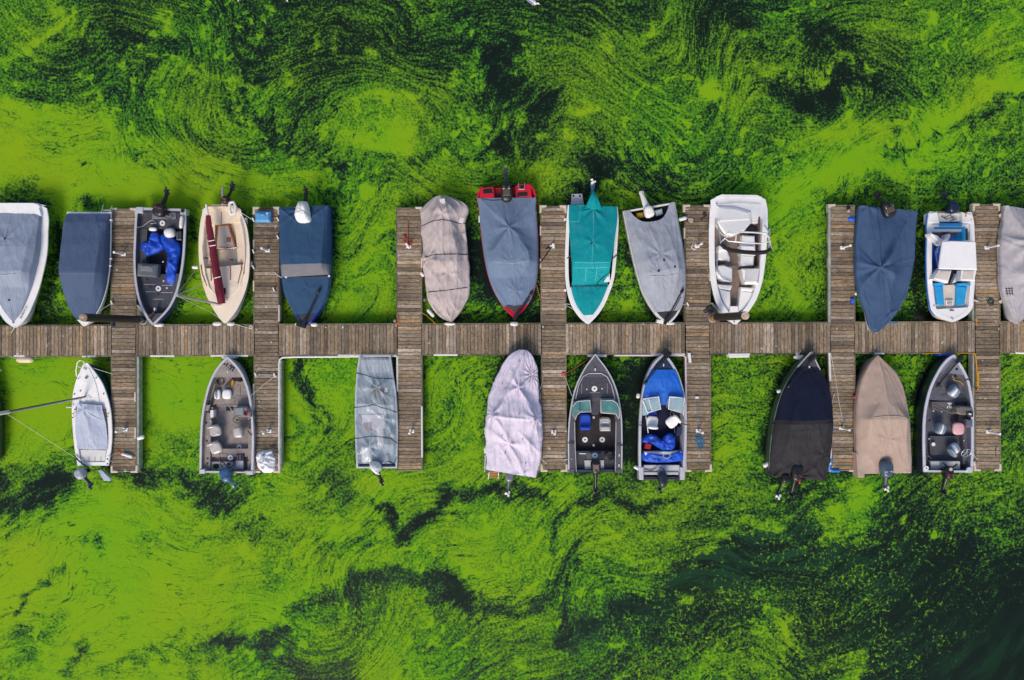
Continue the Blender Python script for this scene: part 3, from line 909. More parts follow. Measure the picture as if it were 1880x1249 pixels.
BOATS = []
class Boat:
    """st: stations from stern to bow, each ((x left, y), (x right, y)) in photograph pixels at gunwale height"""
    def __init__(self, name, label, st, zg=0.72, sheer=0.10, cat='boat', group='boats moored in the berths'):
        self.st = [(Vector(a), Vector(b)) for a, b in st]
        self.zg, self.sheer = zg, sheer
        cs = [(a + b) / 2 for a, b in self.st]
        d = [0.0]
        for a, b in zip(cs[:-1], cs[1:]): d.append(d[-1] + max((b - a).length, 0.5))
        self.ts = [x / d[-1] for x in d]
        self.len = M(d[-1])
        c = sum(cs, Vector((0, 0))) / len(cs)
        w = P(c.x, c.y, zg)
        self.root = empty(name, (w.x, w.y, 0), label, cat, group)
        BOATS.append(self)
    def z(self, u): return self.zg + self.sheer * max(0, u) ** 2
    def edge(self, u, side):
        x = hermite(self.ts, [s[side].x for s in self.st], u)
        y = hermite(self.ts, [s[side].y for s in self.st], u)
        return P(x, y, self.z(u))
    def at(self, u, t, z=None):
        p = self.edge(u, 0).lerp(self.edge(u, 1), (t + 1) / 2)
        if z is not None: p.z = z
        return p
    def hw(self, u): return (self.edge(u, 1) - self.edge(u, 0)).length / 2
    def rim(self, u, w):
        e = 0.004
        a, b = self.hw(max(0, u - e)), self.hw(min(1, u + e))
        k = math.sqrt(1 + ((b - a) / (2 * e * self.len)) ** 2) if u > 0.5 else 1.0
        return min(1.0, w * min(k, 2.6) / max(self.hw(u), 1e-4))
    def us(self, n=30, a=0.0, b=1.0):
        return [a + (b - a) * (1 - (1 - k / n) ** 1.35) for k in range(n + 1)]
    def hull(self, m, flare=0.10, draft=0.25, top=0.0):
        b = MB()
        rings = []
        for u in self.us(30):
            ring = []
            z = self.z(u) - top
            uu = lambda f: max(0.0, u - 0.07 * f * u * u)
            for t, zz, f in ((-1, z, 0), (-(1 - flare * .5), z * .5, .5), (-(1 - flare - .15 * u ** 3), .08, .8), (0, -draft, 1.0), ((1 - flare - .15 * u ** 3), .08, .8), ((1 - flare * .5), z * .5, .5), (1, z, 0)):
                ring.append(self.at(uu(f), t, zz))
            rings.append(ring)
        b.loft(rings, closed=False, smooth=True)
        b.add(rings[0], [tuple(range(7))], False)
        return b.build('hull', m, self.root)
    def gunwale(self, m, w=0.08, out=0.015, h=0.05, transom=0.07, u0=0.0, lift=0.012, tw=None):
        b = MB()
        self.rw, self.tw = w, transom
        for sgn in (-1, 1):
            rings = []
            for u in self.us(34, u0, 1.0):
                z = self.z(u) + lift
                r = self.rim(u, w)
                o = out / max(self.hw(u), 0.03)
                o = min(o, 0.6)
                rings.append([self.at(u, sgn * (1 + o), z - h), self.at(u, sgn * (1 + o), z - .01), self.at(u, sgn * (1 + o * .3), z), self.at(u, sgn * (1 - r), z), self.at(u, sgn * (1 - r), z - h)])
            b.loft(rings, True, True, False)
        if transom > 0:
            ut = transom / self.len
            z = self.z(0) + lift + 0.002
            tl = 1.0
            b.add([self.at(0, -tl, z), self.at(0, tl, z), self.at(ut, tl, z), self.at(ut, -tl, z), self.at(0, -tl, z - h), self.at(0, tl, z - h), self.at(ut, tl, z - h), self.at(ut, -tl, z - h)],
                  [(0, 1, 2, 3)[::-1], (0, 4, 5, 1), (1, 5, 6, 2), (2, 6, 7, 3), (3, 7, 4, 0), (4, 7, 6, 5)])
        return b.build('gunwale', m, self.root)
    def interior(self, m_side, m_floor, zf, u1=0.97):
        b, f = MB(), MB()
        w = self.rw
        u0 = self.tw / self.len
        L_, R_, Lb, Rb = [], [], [], []
        for u in self.us(28, u0, u1):
            r = min(self.rim(u, w) , 0.97)
            z = self.z(u) - 0.02
            q = (1 - r)
            L_.append(self.at(u, -q, z)); R_.append(self.at(u, q, z))
            Lb.append(self.at(u, -q * .93, zf)); Rb.append(self.at(u, q * .93, zf))
        b.loft([[a, c] for a, c in zip(L_, Lb)], closed=False, smooth=True)
        b.loft([[c, a] for a, c in zip(R_, Rb)], closed=False, smooth=True)
        b.add([L_[0], R_[0], Rb[0], Lb[0]], [(0, 1, 2, 3)])
        b.build('inner_side', m_side, self.root)
        f.loft([[a, c] for a, c in zip(Lb, Rb)], closed=False, smooth=False)
        return f.build('floor', m_floor, self.root)
    def deck(self, name, u0, u1, t0, t1, z0, z1, m, parent=None, n=10, inset=None):
        """panel that follows the sides of the boat between u0..u1; t0/t1 may be 'L'/'R' for the inner edge of the gunwale"""
        rings = []
        for k in range(n + 1):
            u = lerp(u0, u1, k / n)
            r = 1 - min(self.rim(u, (self.rw if inset is None else inset)), 0.985)
            a = -r if t0 == 'L' else t0
            c = r if t1 == 'R' else t1
            za = z1(u) if callable(z1) else z1
            p0, p1 = self.at(u, a, za), self.at(u, c, za)
            q0, q1 = p0.copy(), p1.copy(); q0.z = q1.z = z0
            rings.append([q0, p0, p1, q1])
        return MB().loft(rings, True, True, False).build(name, m, parent or self.root)
    def pb(self, name, x0, y0, x1, y1, z0, z1, m, bev=0.012, ang=0, parent=None):
        return MB().pbox(x0, y0, x1, y1, z0, z1, bev, ang).build(name, m, parent or self.root)
    def poly(self, name, pxs, z0, z1, m, bev=0.012, parent=None):
        return MB().poly(pxs, z0, z1, bev).build(name, m, parent or self.root)
    def tube(self, name, pts, r, m, parent=None, n=7):
        return MB().ptube(pts, r, n).build(name, m, parent or self.root)
    def disc(self, name, x, y, rpx, z, m, hole=None, h=0.02):
        p = P(x, y, z)
        o = MB().cyl(p, M(rpx), z - h, z, 20, bev=0.004).build(name, m, self.root)
        if hole:
            MB().cyl(p, M(rpx) * .3, z - h + .004, z + .004, 12).build('socket', hole, o)
        return o

class Cover:
    """canvas over a boat. prof: (u, height on the ridge, flat half width 0..1, height at the edge) above the gunwale"""
    def __init__(self, boat, prof, u0=0.0, u1=1.0, over=1.03, skirt=0.14, folds=(), dips=(), seed=1, nu=110, nt=72, wr=0.010, sag=0.06, tmin=None, creases=(), ragged=0.0):
        self.creases, self.ragged = creases, ragged
        self.b, self.prof, self.u0, self.u1, self.over, self.skirt = boat, prof, u0, u1, over, skirt
        self.folds, self.dips, self.seed, self.nu, self.nt, self.wr, self.sag = folds, dips, seed, nu, nt, wr, sag
        self.tfun = tmin
    def h(self, u, t):
        hc, p, he = interp(self.prof, u)
        a = abs(t)
        if a <= p:
            v = hc - 0.02 * (a / max(p, .05)) ** 2
        else:
            k = (1 - a) / (1 - p)
            v = he + (hc - 0.02 - he) * max(0, k)
            v -= self.sag * 4 * k * (1 - k) * max(0, (hc - he))
        L_ = self.b.len
        w_ = self.b.hw(0.3)
        for fu, ft, amp, freq, ph, rad in self.folds:
            dx, dy = (u - fu) * L_, (t - ft) * w_
            r = math.hypot(dx, dy)
            an = math.atan2(dy, dx)
            e = math.exp(-(r / rad) ** 2) * min(1, r / 0.12)
            s_ = math.sin(an * freq + ph + 1.2 * math.sin(an * 2 + ph))
            v += 1.5 * amp * e * (abs(s_) ** 1.5 * (1 if s_ > 0 else -0.6))
        for (ua, ta), (ub, tb), amp, wid in self.creases:     # taut ridge between two points of the cloth
            ax, ay, bx, by = ua * L_, ta * w_, ub * L_, tb * w_
            px, py = u * L_, t * w_
            q = max(0, min(1, ((px - ax) * (bx - ax) + (py - ay) * (by - ay)) / ((bx - ax) ** 2 + (by - ay) ** 2)))
            dd = math.hypot(px - ax - q * (bx - ax), py - ay - q * (by - ay))
            v += amp * math.exp(-dd / wid) * (0.35 + 0.65 * math.sin(math.pi * (0.15 + 0.7 * q)))
        for du, dt_, dep, ru, rt in self.dips:
            v -= dep * math.exp(-(((u - du) / ru) ** 2 + ((t - dt_) / rt) ** 2))
        p = Vector((u * L_ * 1.1 + self.seed * 7, t * w_ * 2.2, self.seed))
        v += self.wr * 1.6 * (mnoise.fractal(p * 1.6, 0.8, 2.1, 4))
        q = mnoise.noise(Vector((u * L_ * 0.8 + self.seed, t * w_ * 5 + 2 * u, 3.3)))
        v += self.wr * 1.6 * (1 - abs(q)) ** 6
        q = mnoise.noise(Vector((u * L_ * 1.7 + t * 2.2 + self.seed * 3, t * w_ * 3.1 - u * 4, 8.1)))
        v += self.wr * 1.3 * (1 - abs(q)) ** 8
        return v
    def surf(self, u, t, lift=0.0):
        p = self.b.at(u, t)
        fade = min(1, (1 - abs(t)) / 0.06) if abs(t) < 1 else 0
        p.z += 0.02 + lift + self.h(u, t) * (0.4 + 0.6 * fade)
        return p
    def _rag(self, u, t, tw, k):
        p = self.surf(u, t * tw)
        q = self.b.at(u, t * tw * (1 + (k - 1) * t * t))
        return Vector((q.x, q.y, p.z))
    def piping(self, u, w, m=None, r=.010, bow=0.0):
        n = 10
        self.strap([(u + bow * (1 - (2 * k / n - 1) ** 2), -w + 2 * w * k / n) for k in range(n + 1)], r, m or MATS['pale_piping'], 'piping')
    def build(self, m, name='cover'):
        b = MB()
        rings = []
        for i in range(self.nu + 1):
            u = self.u0 + (self.u1 - self.u0) * (1 - (1 - i / self.nu) ** 1.12)
            tw = self.tfun(u) if self.tfun else 1.0
            ring = []
            rl, rr_ = [1 + self.ragged * (mnoise.fractal(Vector((u * 5.5, q_, self.seed)), .8, 2.1, 4)) for q_ in (1.5, 9.5)]
            sk = self.skirt * (1 + 0.25 * mnoise.noise(Vector((u * 9, self.seed, 0))))
            o = self.over
            if sk > 0:
                e = self.b.at(u, -o * tw * rl); e.z = self.b.z(u) - sk; ring.append(e)
                e = self.b.at(u, -(o - .005) * tw * rl); e.z = self.b.z(u) - sk * .3; ring.append(e)
            for j in range(self.nt + 1):
                t = (-1 + 2 * j / self.nt)
                ring.append(self.surf(u, t * tw * (rl if t < 0 else rr_)) if not self.ragged else self._rag(u, t, tw, rl if t < 0 else rr_))
            if sk > 0:
                e = self.b.at(u, (o - .005) * tw * rr_); e.z = self.b.z(u) - sk * .3; ring.append(e)
                e = self.b.at(u, o * tw * rr_); e.z = self.b.z(u) - sk; ring.append(e)
            rings.append(ring)
        b.loft(rings, closed=False, smooth=True)
        if self.skirt > 0:
            r = rings[0]
            low = []
            for p in r:
                q = p.copy(); q.z = min(p.z, self.b.z(self.u0) - self.skirt); low.append(q)
            b.loft([low, r], closed=False, smooth=False)
            r = rings[-1]
            low = []
            for p in r:
                q = p.copy(); q.z = min(p.z, self.b.z(self.u1) - self.skirt * .6); low.append(q)
            b.loft([r, low], closed=False, smooth=False)
        o = b.build(name, m, self.b.root)
        self.o = o
        return o
    def strap(self, pts, r, m, name='strap'):
        """pts: (u, t); a cord laid over the cloth"""
        w = []
        for (a, c), (d, e) in zip(pts[:-1], pts[1:]):
            for k in range(8):
                w.append(self.surf(lerp(a, d, k / 8), lerp(c, e, k / 8), r * .7))
        w.append(self.surf(*pts[-1], r * .7))
        return MB().tube(w, r, 5).build(name, m, self.o)
    def vent(self, u, t, r, m):
        p = self.surf(u, t)
        return MB().cyl(p, r, p.z - 0.02, p.z + 0.035, 14, r2=r * .8, bev=0.01).build('vent', m, self.o)

def canvas(name, c, var=0.10, stain=0.15, stain_col=(0.10, 0.08, 0.07), k=0.9, rough=0.8, sscale=1.2, spec=0.25):
    m = mat(name, tuple(x * k for x in lin(c)), rough, var=var, vscale=2.2, bump=0.35, bscale=26, stain=stain, stain_col=stain_col, sscale=sscale, spec=spec)
    return m

mat('pale_piping', (.42, .44, .50), .8)
# common paints
ALU = mat('painted_aluminium', (0.55, 0.55, 0.60), 0.4, 0.25, var=0.08, stain=0.2, sscale=5)
GEL = mat('white_gelcoat', (0.86, 0.85, 0.845), 0.28, var=0.05, stain=0.10, stain_col=(0.45, 0.40, 0.34), sscale=2.5, coat=0.2)
GEL2 = mat('weathered_white_gelcoat', (0.70, 0.69, 0.69), 0.45, var=0.1, stain=0.25, stain_col=(0.35, 0.32, 0.28), sscale=3)
BLACK = mat('black_plastic', (0.012, 0.012, 0.014), 0.35, var=0.3, vscale=8, stain=0.15, stain_col=(0.08, 0.08, 0.08), sscale=9)
DARKG = mat('dark_grey_paint', (0.045, 0.047, 0.055), 0.5, var=0.2, vscale=6)
NAVY = mat('navy_paint', (0.012, 0.025, 0.075), 0.35, var=0.2, coat=0.2)
WHITE = mat('white_plastic', (0.78, 0.77, 0.76), 0.45, var=0.08, vscale=7, stain=0.15, sscale=6)
STEEL = mat('polished_steel', (0.60, 0.60, 0.62), 0.28, 0.9, var=0.1)
ROPE_W = mat('white_rope', (0.62, 0.59, 0.54), 0.9, var=0.2, vscale=30)
ROPE_Y = mat('yellow_rope', (0.55, 0.28, 0.02), 0.9, var=0.2, vscale=30)
ROPE_O = mat('orange_rope', (0.45, 0.14, 0.02), 0.9, var=0.2, vscale=30)
ROPE_B = mat('blue_rope', (0.03, 0.20, 0.42), 0.9, var=0.25, vscale=30)
ROPE_D = mat('dark_rope', (0.03, 0.03, 0.035), 0.9, var=0.25, vscale=30)
RED = mat('red_paint', (0.55, 0.006, 0.022), 0.3, var=0.12, coat=0.3)
TARP = mat('blue_tarp', (0.006, 0.075, 0.55), 0.5, var=0.25, vscale=3, bump=0.3, bscale=12)
CARPET_G = mat('grey_boat_carpet', (0.068, 0.070, 0.090), 0.95, var=0.22, vscale=7, bump=0.3, bscale=120, stain=0.2, sscale=4)
CARPET_D = mat('dark_boat_carpet', (0.030, 0.026, 0.028), 0.95, var=0.3, vscale=6, bump=0.3, bscale=120, stain=0.25, stain_col=(0.10, 0.09, 0.085), sscale=4)
CARPET_T = mat('taupe_boat_carpet', (0.285, 0.25, 0.235), 0.95, var=0.2, vscale=5, bump=0.3, bscale=120, stain=0.35, stain_col=(0.12, 0.10, 0.09), sscale=3)
SEATW = mat('white_seat_vinyl', (0.84, 0.825, 0.81), 0.45, var=0.05, vscale=6, stain=0.10, stain_col=(0.3, 0.29, 0.28), sscale=6)
SEATG = mat('blue_grey_seat_vinyl', (0.20, 0.26, 0.34), 0.5, var=0.12, vscale=6)
GLASS = mat('green_tinted_glass', (0.10, 0.30, 0.29), 0.08, var=0.25, vscale=4, stain=0.3, stain_col=(0.35, 0.45, 0.42), sscale=4, alpha=0.72)
GLASS2 = mat('pale_tinted_glass', (0.42, 0.58, 0.62), 0.08, var=0.15, vscale=4, alpha=0.72)

def outboard(boat, x, y, ang, cm, L=0.55, W=0.36, z=1.02, leg=0.75, lm=None, pm=None, legw=0.085, trim=None, tilt=0.12, band=None, spread=1.0, plate=True):
    """outboard motor tipped up on its bracket: cowl at pixel (x, y), leg stretched out along ang (degrees, counter-clockwise from right)"""
    lm = lm or cm
    a = math.radians(ang)
    d = Vector((math.cos(a), math.sin(a), 0)); s = Vector((-d.y, d.x, 0)); up = Vector((0, 0, 1))
    c = P(x, y, z)
    Q = lambda f, l, h: c + d * f + s * l + up * h
    # midsection and bracket
    b = MB()
    prof = [(L * .30, .11, .13, -.10), (L * .55, legw, .11, -.10), (L * .55 + leg * .45, legw * .8, .10, -.10 - tilt * .5), (L * .55 + leg * .8, legw * .62, .09, -.10 - tilt * .8), (L * .55 + leg, legw * .45, .06, -.10 - tilt)]
    rings = []
    for f, w, hh, zz in prof:
        rings.append([Q(f, w * math.cos(t), zz + hh * math.sin(t)) for t in [2 * math.pi * k / 10 for k in range(10)]])
    b.loft(rings)
    body = b.build('outboard_motor', lm, boat.root)
    if plate:
        f = L * .55 + leg * .66
        pts = [Q(f - .04, -.055, 0), Q(f + .16, -.10, 0), Q(f + .2, 0, 0), Q(f + .16, .10, 0), Q(f - .04, .055, 0)]
        MB().prism([(p.x, p.y) for p in pts], c.z - .10 - tilt * .8, c.z - .06 - tilt * .8, .006).build('cavitation_plate', lm, body)
    MB().box((c + d * (-.02) + up * (-.28)), (.16, W * .7, .34), a).build('clamp_bracket', BLACK, body)
    # gearcase (bullet) standing on end of the leg, with propeller
    f = L * .55 + leg
    rings = []
    for k, (o, r) in enumerate(((-.12, .015), (-.09, .045), (0, .06), (.12, .055), (.18, .035))):
        rings.append([Q(f + .02 + .45 * o, r * math.cos(t), -.10 - tilt + o + r * .4 * math.sin(t)) for t in [2 * math.pi * q / 10 for q in range(10)]])
    MB().loft(rings).build('gearcase', pm or lm, body)
    pr = MB()
    hub = Q(f + .09, 0, .06 - tilt)
    for k in range(3):
        t = k * 2 * math.pi / 3 + .5
        e1 = d * math.cos(t) + s * math.sin(t)
        e2 = -d * math.sin(t) + s * math.cos(t)
        R_ = .13 * spread
        top = [hub + e1 * .02 - e2 * .02, hub + e1 * R_ * .6 - e2 * .06 + up * .02, hub + e1 * R_ + up * .01, hub + e1 * R_ * .8 + e2 * .05 - up * .01, hub + e1 * .02 + e2 * .02]
        bot = [p - up * .012 for p in top]
        pr.loft([bot, top], True, True, False)
    pr.cyl(hub, .035, hub.z - .05, hub.z + .06, 10, bev=.01)
    pr.build('propeller', pm or lm, body)
    # cowl
    cw = MB()
    rings = []
    N = 18
    for zz, k in ((-.22, .72), (-.20, .86), (-.08, .97), (.04, 1.0), (.11, .95), (.155, .82), (.18, .58), (.185, .25)):
        ring = []
        for q in range(N):
            t = 2 * math.pi * q / N
            ct, st_ = math.cos(t), math.sin(t)
            e = 0.72
            fx = math.copysign(abs(ct) ** e, ct) * L / 2
            w = W / 2 * (1.0 - 0.12 * (fx / (L / 2)))
            ring.append(Q(fx * k + .02 * (1 - k), math.copysign(abs(st_) ** e, st_) * w * k, zz + 0.03 * (fx / L)))
        rings.append(ring)
    cw.loft(rings)
    cowl = cw.build('cowl', cm, body)
    if band:
        MB().box(Q(.02, 0, .05), (L * .55, W * .74, .29), a, .05).build('cowl_panel', band, cowl)
    if trim:
        MB().box(Q(L * .12, 0, .12), (.05, W * .62, .15), a, .012).build('emblem_strip', trim, cowl)
    return body

def seat(boat, x, y, z, ang, m, mb=None, w=0.42, d=0.42, back=True, band=None):
    """boat chair: rounded cushion with its backrest at the rear (ang points from cushion to backrest)"""
    a = math.radians(ang)
    dv = Vector((math.cos(a), math.sin(a), 0))
    p = P(x, y, z)
    o = MB().ell(p, (d / 2, w / 2, .085), a, 18, 8, 3.2).build('seat', m, boat.root)
    MB().cyl(p, .05, max(.2, z - .4), z - .05, 10).build('pedestal', BLACK, o)
    if back:
        MB().ell(p + dv * (d * .48) + Vector((0, 0, .17)), (.07, w * .47, .2), a, 16, 8, 2.8).build('backrest', mb or m, o)
    if band:
        MB().ell(p + Vector((0, 0, .03)), (d * .2, w * .46, .075), a, 16, 6, 3.0).build('cushion_panel', band, o)
    return o

def wheel(boat, x, y, z, r, m, spokes=3):
    p = P(x, y, z)
    tilt = Matrix.Rotation(0.5, 3, 'X')
    b = MB()
    pts = [p + tilt @ Vector((r * math.cos(t), r * math.sin(t), 0)) for t in [2 * math.pi * k / 22 for k in range(23)]]
    b.tube(pts, .014, 6)
    for k in range(spokes):
        t = k * 2 * math.pi / spokes + .3
        b.tube([p, p + tilt @ Vector((r * math.cos(t), r * math.sin(t), 0))], .011, 5)
    b.cyl(p, .035, p.z - .08, p.z + .015, 10)
    return b.build('steering_wheel', m, boat.root)

def troller(boat, pts, m=BLACK, r=0.024, head=(0, 0), z=None):
    """bow trolling motor stowed along the deck: pts from its head to its bracket (x, y, z)"""
    w = [P(*p) for p in pts]
    o = MB().tube(w, r, 8).build('trolling_motor', m, boat.root)
    d = (w[1] - w[0]).normalized()
    MB().ell(w[0] - d * .05, (.13, .06, .06), math.atan2(d.y, d.x), 12, 8, 2.4).build('motor_head', m, o)
    MB().box(w[-1] + Vector((0, 0, -.03)), (.36, .13, .08), math.atan2(d.y, d.x), .02).build('mount', m, o)
    s = Vector((-d.y, d.x, 0))
    MB().tube([w[0] + d * .15 + s * .07, w[-1] - d * .15 + s * .06], r * .55, 6).build('support_rod', m, o)
    return o

def tarp(name, pxs, z, h, m, seed, label, cat, rough=1.0, parent=None, lumpy=1.0):
    """crumpled cloth heaped inside an outline"""
    r = random.Random(seed)
    n = 64
    W = [P(x, y, z) for x, y in pxs]
    c = sum(W, Vector((0, 0, 0))) / len(W)
    per = [0]
    for a, b_ in zip(W, W[1:] + W[:1]): per.append(per[-1] + (b_ - a).length)
    out = []
    for k in range(n):
        s = per[-1] * k / n
        i = max(j for j in range(len(W)) if per[j] <= s)
        t = (s - per[i]) / max(per[i + 1] - per[i], 1e-6)
        p0, p1, p2, p3 = W[i - 1], W[i], W[(i + 1) % len(W)], W[(i + 2) % len(W)]
        q = 0.5 * ((2 * p1) + (-p0 + p2) * t + (2 * p0 - 5 * p1 + 4 * p2 - p3) * t * t + (-p0 + 3 * p1 - 3 * p2 + p3) * t ** 3)
        out.append(q + Vector((r.uniform(-.012, .012), r.uniform(-.012, .012), 0)) * rough)
    K = 14
    rings = []
    for k in range(K + 1):
        f = 1 - k / K
        f = max(f, .02)
        ring = []
        for p in out:
            q = c.lerp(p, f)
            e = 1 - f ** 2.2
            nz = mnoise.fractal(Vector((q.x * 5 + seed, q.y * 5, seed)), .9, 2.1, 4)
            cr = (1 - abs(mnoise.noise(Vector((q.x * 7 + q.y * 3, q.y * 4 - q.x * 2, seed + 5.5))))) ** 5
            q.z = z - .02 + h * (e ** .6) * (.72 + .5 * nz * lumpy) + .10 * h * cr * lumpy * (1 if f < .97 else 0)
            if k == 0: q.z = z - .04
            ring.append(q)
        rings.append(ring)
    b = MB().loft(rings, True, False, True)
    if parent is not None:
        return b.build(name, m, parent)
    o = b.build(name, m, None, org=(c.x, c.y, z))
    return tag(o, label, cat)

def fender(x, y, z, ang, L, r, m, label, group='fenders hanging between boats and piers', name='fender'):
    p = P(x, y, z)
    a = math.radians(ang)
    d = Vector((math.cos(a), math.sin(a), 0))
    prof = [(-.5, .25), (-.47, .5), (-.40, .85), (-.30, 1), (0, 1), (.30, 1), (.40, .85), (.47, .5), (.5, .25)]
    s = Vector((-d.y, d.x, 0))
    rings = []
    for f, k in prof:
        rings.append([p + d * (f * L) + s * (r * k * math.cos(t)) + Vector((0, 0, r * k * math.sin(t))) for t in [2 * math.pi * q / 12 for q in range(12)]])
    root = empty(name, p, label, 'fender', group)
    MB().loft(rings).build('body', m, root)
    for sg in (-1, 1):
        MB().ell(p + d * (sg * L * .53), (.022, .022, .022), 0, 8, 5).build('eyelet', NAVY, root)
    return root

def rope(pts, r, m, label, name='mooring_line', group='mooring lines between boats and piers', cat='rope', sag=0.0):
    w = [P(*p) for p in pts]
    out = []
    for a, b in zip(w[:-1], w[1:]):
        n = 6
        for k in range(n):
            q = a.lerp(b, k / n); q.z -= sag * 4 * (k / n) * (1 - k / n); out.append(q)
    out.append(w[-1])
    c = out[len(out) // 2]
    o = MB().tube(out, r, 5).build(name, m, None, org=c)
    return tag(o, label, cat, group)

def coil(x, y, z, rpx, m, seed, label, r=0.012, turns=4, tail=None, name='rope_coil', group='ropes lying loose on the piers', ex=1.0):
    rr = random.Random(seed)
    c = P(x, y, z)
    pts = []
    R_ = M(rpx)
    ox = oy = 0
    for k in range(turns * 14):
        t = 2 * math.pi * k / 14
        if k % 14 == 0: ox, oy, sc = rr.uniform(-.3, .3) * R_, rr.uniform(-.3, .3) * R_, rr.uniform(.5, 1)
        pts.append(c + Vector((ox + R_ * sc * math.cos(t + .3 * rr.random()), (oy + R_ * sc * math.sin(t)) * ex, r + .004 * (k // 14))))
    sm = []
    for i in range(len(pts)):
        sm.append((pts[max(0, i - 1)] + pts[i] * 2 + pts[min(len(pts) - 1, i + 1)]) / 4)
    if tail: sm += [P(a, b, z + r) for a, b in tail]
    o = MB().tube(sm, r, 5).build(name, m, None, org=c)
    return tag(o, label, 'rope', group)

# ================================================================== upper row of boats, left to right (bows towards the walkway)
# --- covered white boat cut by the left edge
b = Boat('motorboat', 'broad white boat with light grey cover, cut by the left edge of the photo',
         [((-18, 373), (68, 373)), ((-29, 375.5), (80, 376)), ((-33.5, 384), (85, 386)), ((-36, 430), (87.5, 430)), ((-35, 460), (86.5, 460)), ((-28, 500), (79, 500)), ((-20, 530), (71, 530)), ((-10, 556), (61, 556)), ((2, 579), (50, 579)), ((12, 592), (40, 592)), ((26, 602), (28, 602))], zg=0.75)
b.hull(GEL, flare=.42)
b.gunwale(GEL, w=.27, transom=.10)
b.deck('stern_deck', 0.005, .105, 'L', 'R', .6, .875, GEL, inset=.2)
cv = Cover(b, [(0, .05, .8, .03), (.08, .10, .8, .05), (.36, .50, .64, .08), (.56, .60, .62, .08), (.585, .56, .60, .08), (.68, .30, .5, .07), (.85, .12, .3, .05), (1, .03, .2, .02)], u0=.09, u1=.965, over=1.0, skirt=.03,
           folds=[(.3, 0, .012, 6, .4, .8)], seed=1, tmin=lambda u: 1 - min(b.rim(u, .25), .97))
cv.build(canvas('light_grey_canvas', (150, 161, 182), stain=.2))
cv.piping(.575, .60, bow=.012, r=.014)
for u in (.30, .78): cv.vent(u, -.02, .045, BLACK)
cv.strap([(.09, 0), (.55, 0), (.96, 0)], .004, mat('grey_seam', (.3, .32, .36), .9), 'seam'); cv.strap([(.36, -.8), (.36, .8)], .004, MATS['grey_seam'], 'seam')
# registration number along the bow
def lettering(boat, txt, u0, u1, t0, t1, size, m, z=0.03, name='registration_number'):
    p, q = boat.at(u0, t0), boat.at(u1, t1)
    d = q - p
    cu = bpy.data.curves.new(name, 'FONT')
    cu.body = txt; cu.size = size; cu.align_x = 'LEFT'; cu.extrude = .002
    tmp = bpy.data.objects.new(name, cu)
    COL.objects.link(tmp)
    dg = bpy.context.evaluated_depsgraph_get()
    me = bpy.data.meshes.new_from_object(tmp.evaluated_get(dg))
    COL.objects.unlink(tmp); bpy.data.objects.remove(tmp)
    a = math.atan2(d.y, d.x)
    me.transform(Matrix.Translation(p - ORG[boat.root.name] + Vector((0, 0, z))) @ Matrix.Rotation(a, 4, 'Z'))
    me.materials.clear(); me.materials.append(m)
    o = bpy.data.objects.new(name, me); COL.objects.link(o); o.parent = boat.root
    return o
lettering(b, '38 0014 15', .93, .80, .72, .86, .12, DARKG)
b.tube('bow_line', [(27, 601, .92), (20, 612, .53)], .01, ROPE_W)

# --- steel blue covered boat with the pile across its bow
b = Boat('motorboat', 'steel blue covered boat with a swim ladder, the left pile leaning over its bow',
         [((124, 389.5), (203.5, 389.5)), ((122, 400), (203.5, 400)), ((119, 450), (203, 450)), ((116, 500), (200.5, 500)), ((119, 535), (194, 535)), ((128, 565), (183, 565)), ((140, 585), (170, 585)), ((153, 599), (156, 599))], zg=.7)
b.hull(GEL, flare=.34); b.gunwale(GEL, w=.09, transom=.08)
cv = Cover(b, [(0, .05, .8, .03), (.1, .25, .85, .16), (.3, .46, .80, .22), (.54, .60, .76, .24), (.56, .57, .74, .22), (.75, .26, .6, .08), (.93, .06, .3, .02), (1, .02, .2, .0)], u0=.022, u1=.945, over=.985, skirt=.02, folds=[(.1, .6, .01, 5, 0, .4)], seed=2, wr=.008, sag=.02, creases=[((.05, .8), (.2, .4), .012, .05), ((.3, -.9), (.5, -.75), .012, .05)])
cv.build(canvas('steel_blue_canvas', (80, 97, 128), var=.07, stain=.12, stain_col=(.03, .03, .04)))
cv.piping(.552, .84, r=.008, m=mat('mauve_piping', (.20, .19, .24), .8))
b.deck('bow_deck', .93, .995, 'L', 'R', .6, lambda u: b.z(u) + .02, GEL)
lad = b.tube('swim_ladder', [(186, 389, .8), (190, 376, .8)], .018, STEEL); b.tube('rail', [(202, 389, .8), (206, 377, .8)], .018, STEEL, parent=lad); b.tube('rung', [(189, 386, .8), (203, 386, .8)], .015, STEEL, parent=lad)
for x, y in ((121.5, 404), (203, 404), (202.5, 475), (201.5, 488)): b.pb('snap_cleat', x - 2, y - 1.5, x + 2, y + 1.5, .74, .80, WHITE)

# --- open fishing boat with blue tarps
b = Boat('fishing_boat', 'open grey carpeted fishing boat with crumpled blue tarps, beside the first finger pier',
         [((250, 381), (341, 384)), ((248.5, 400), (341, 400)), ((246.5, 440), (340, 440)), ((245.5, 480), (337, 480)), ((248, 520), (331, 515)), ((254, 550), (322, 545)), ((264, 575), (308, 570)), ((272, 588), (293, 586)), ((279.5, 597), (281.5, 597))], zg=.75)
b.hull(mat('blue_hull_paint', (.025, .045, .13), .35, coat=.2), flare=.2); b.gunwale(ALU, w=.075, transom=.09)
b.interior(CARPET_G, CARPET_D, .30)
b.deck('bow_deck', .56, .90, 'L', 'R', .3, .56, CARPET_G)
b.deck('bow_plate', .90, .99, 'L', 'R', .5, lambda u: b.z(u) - .02, CARPET_G)
b.deck('stern_deck', .02, .165, 'L', 'R', .3, .50, CARPET_G)
b.pb('splash_well', 279, 390, 323, 402, .35, .54, mat('dull_grey_metal', (.22, .23, .27), .5, .3))
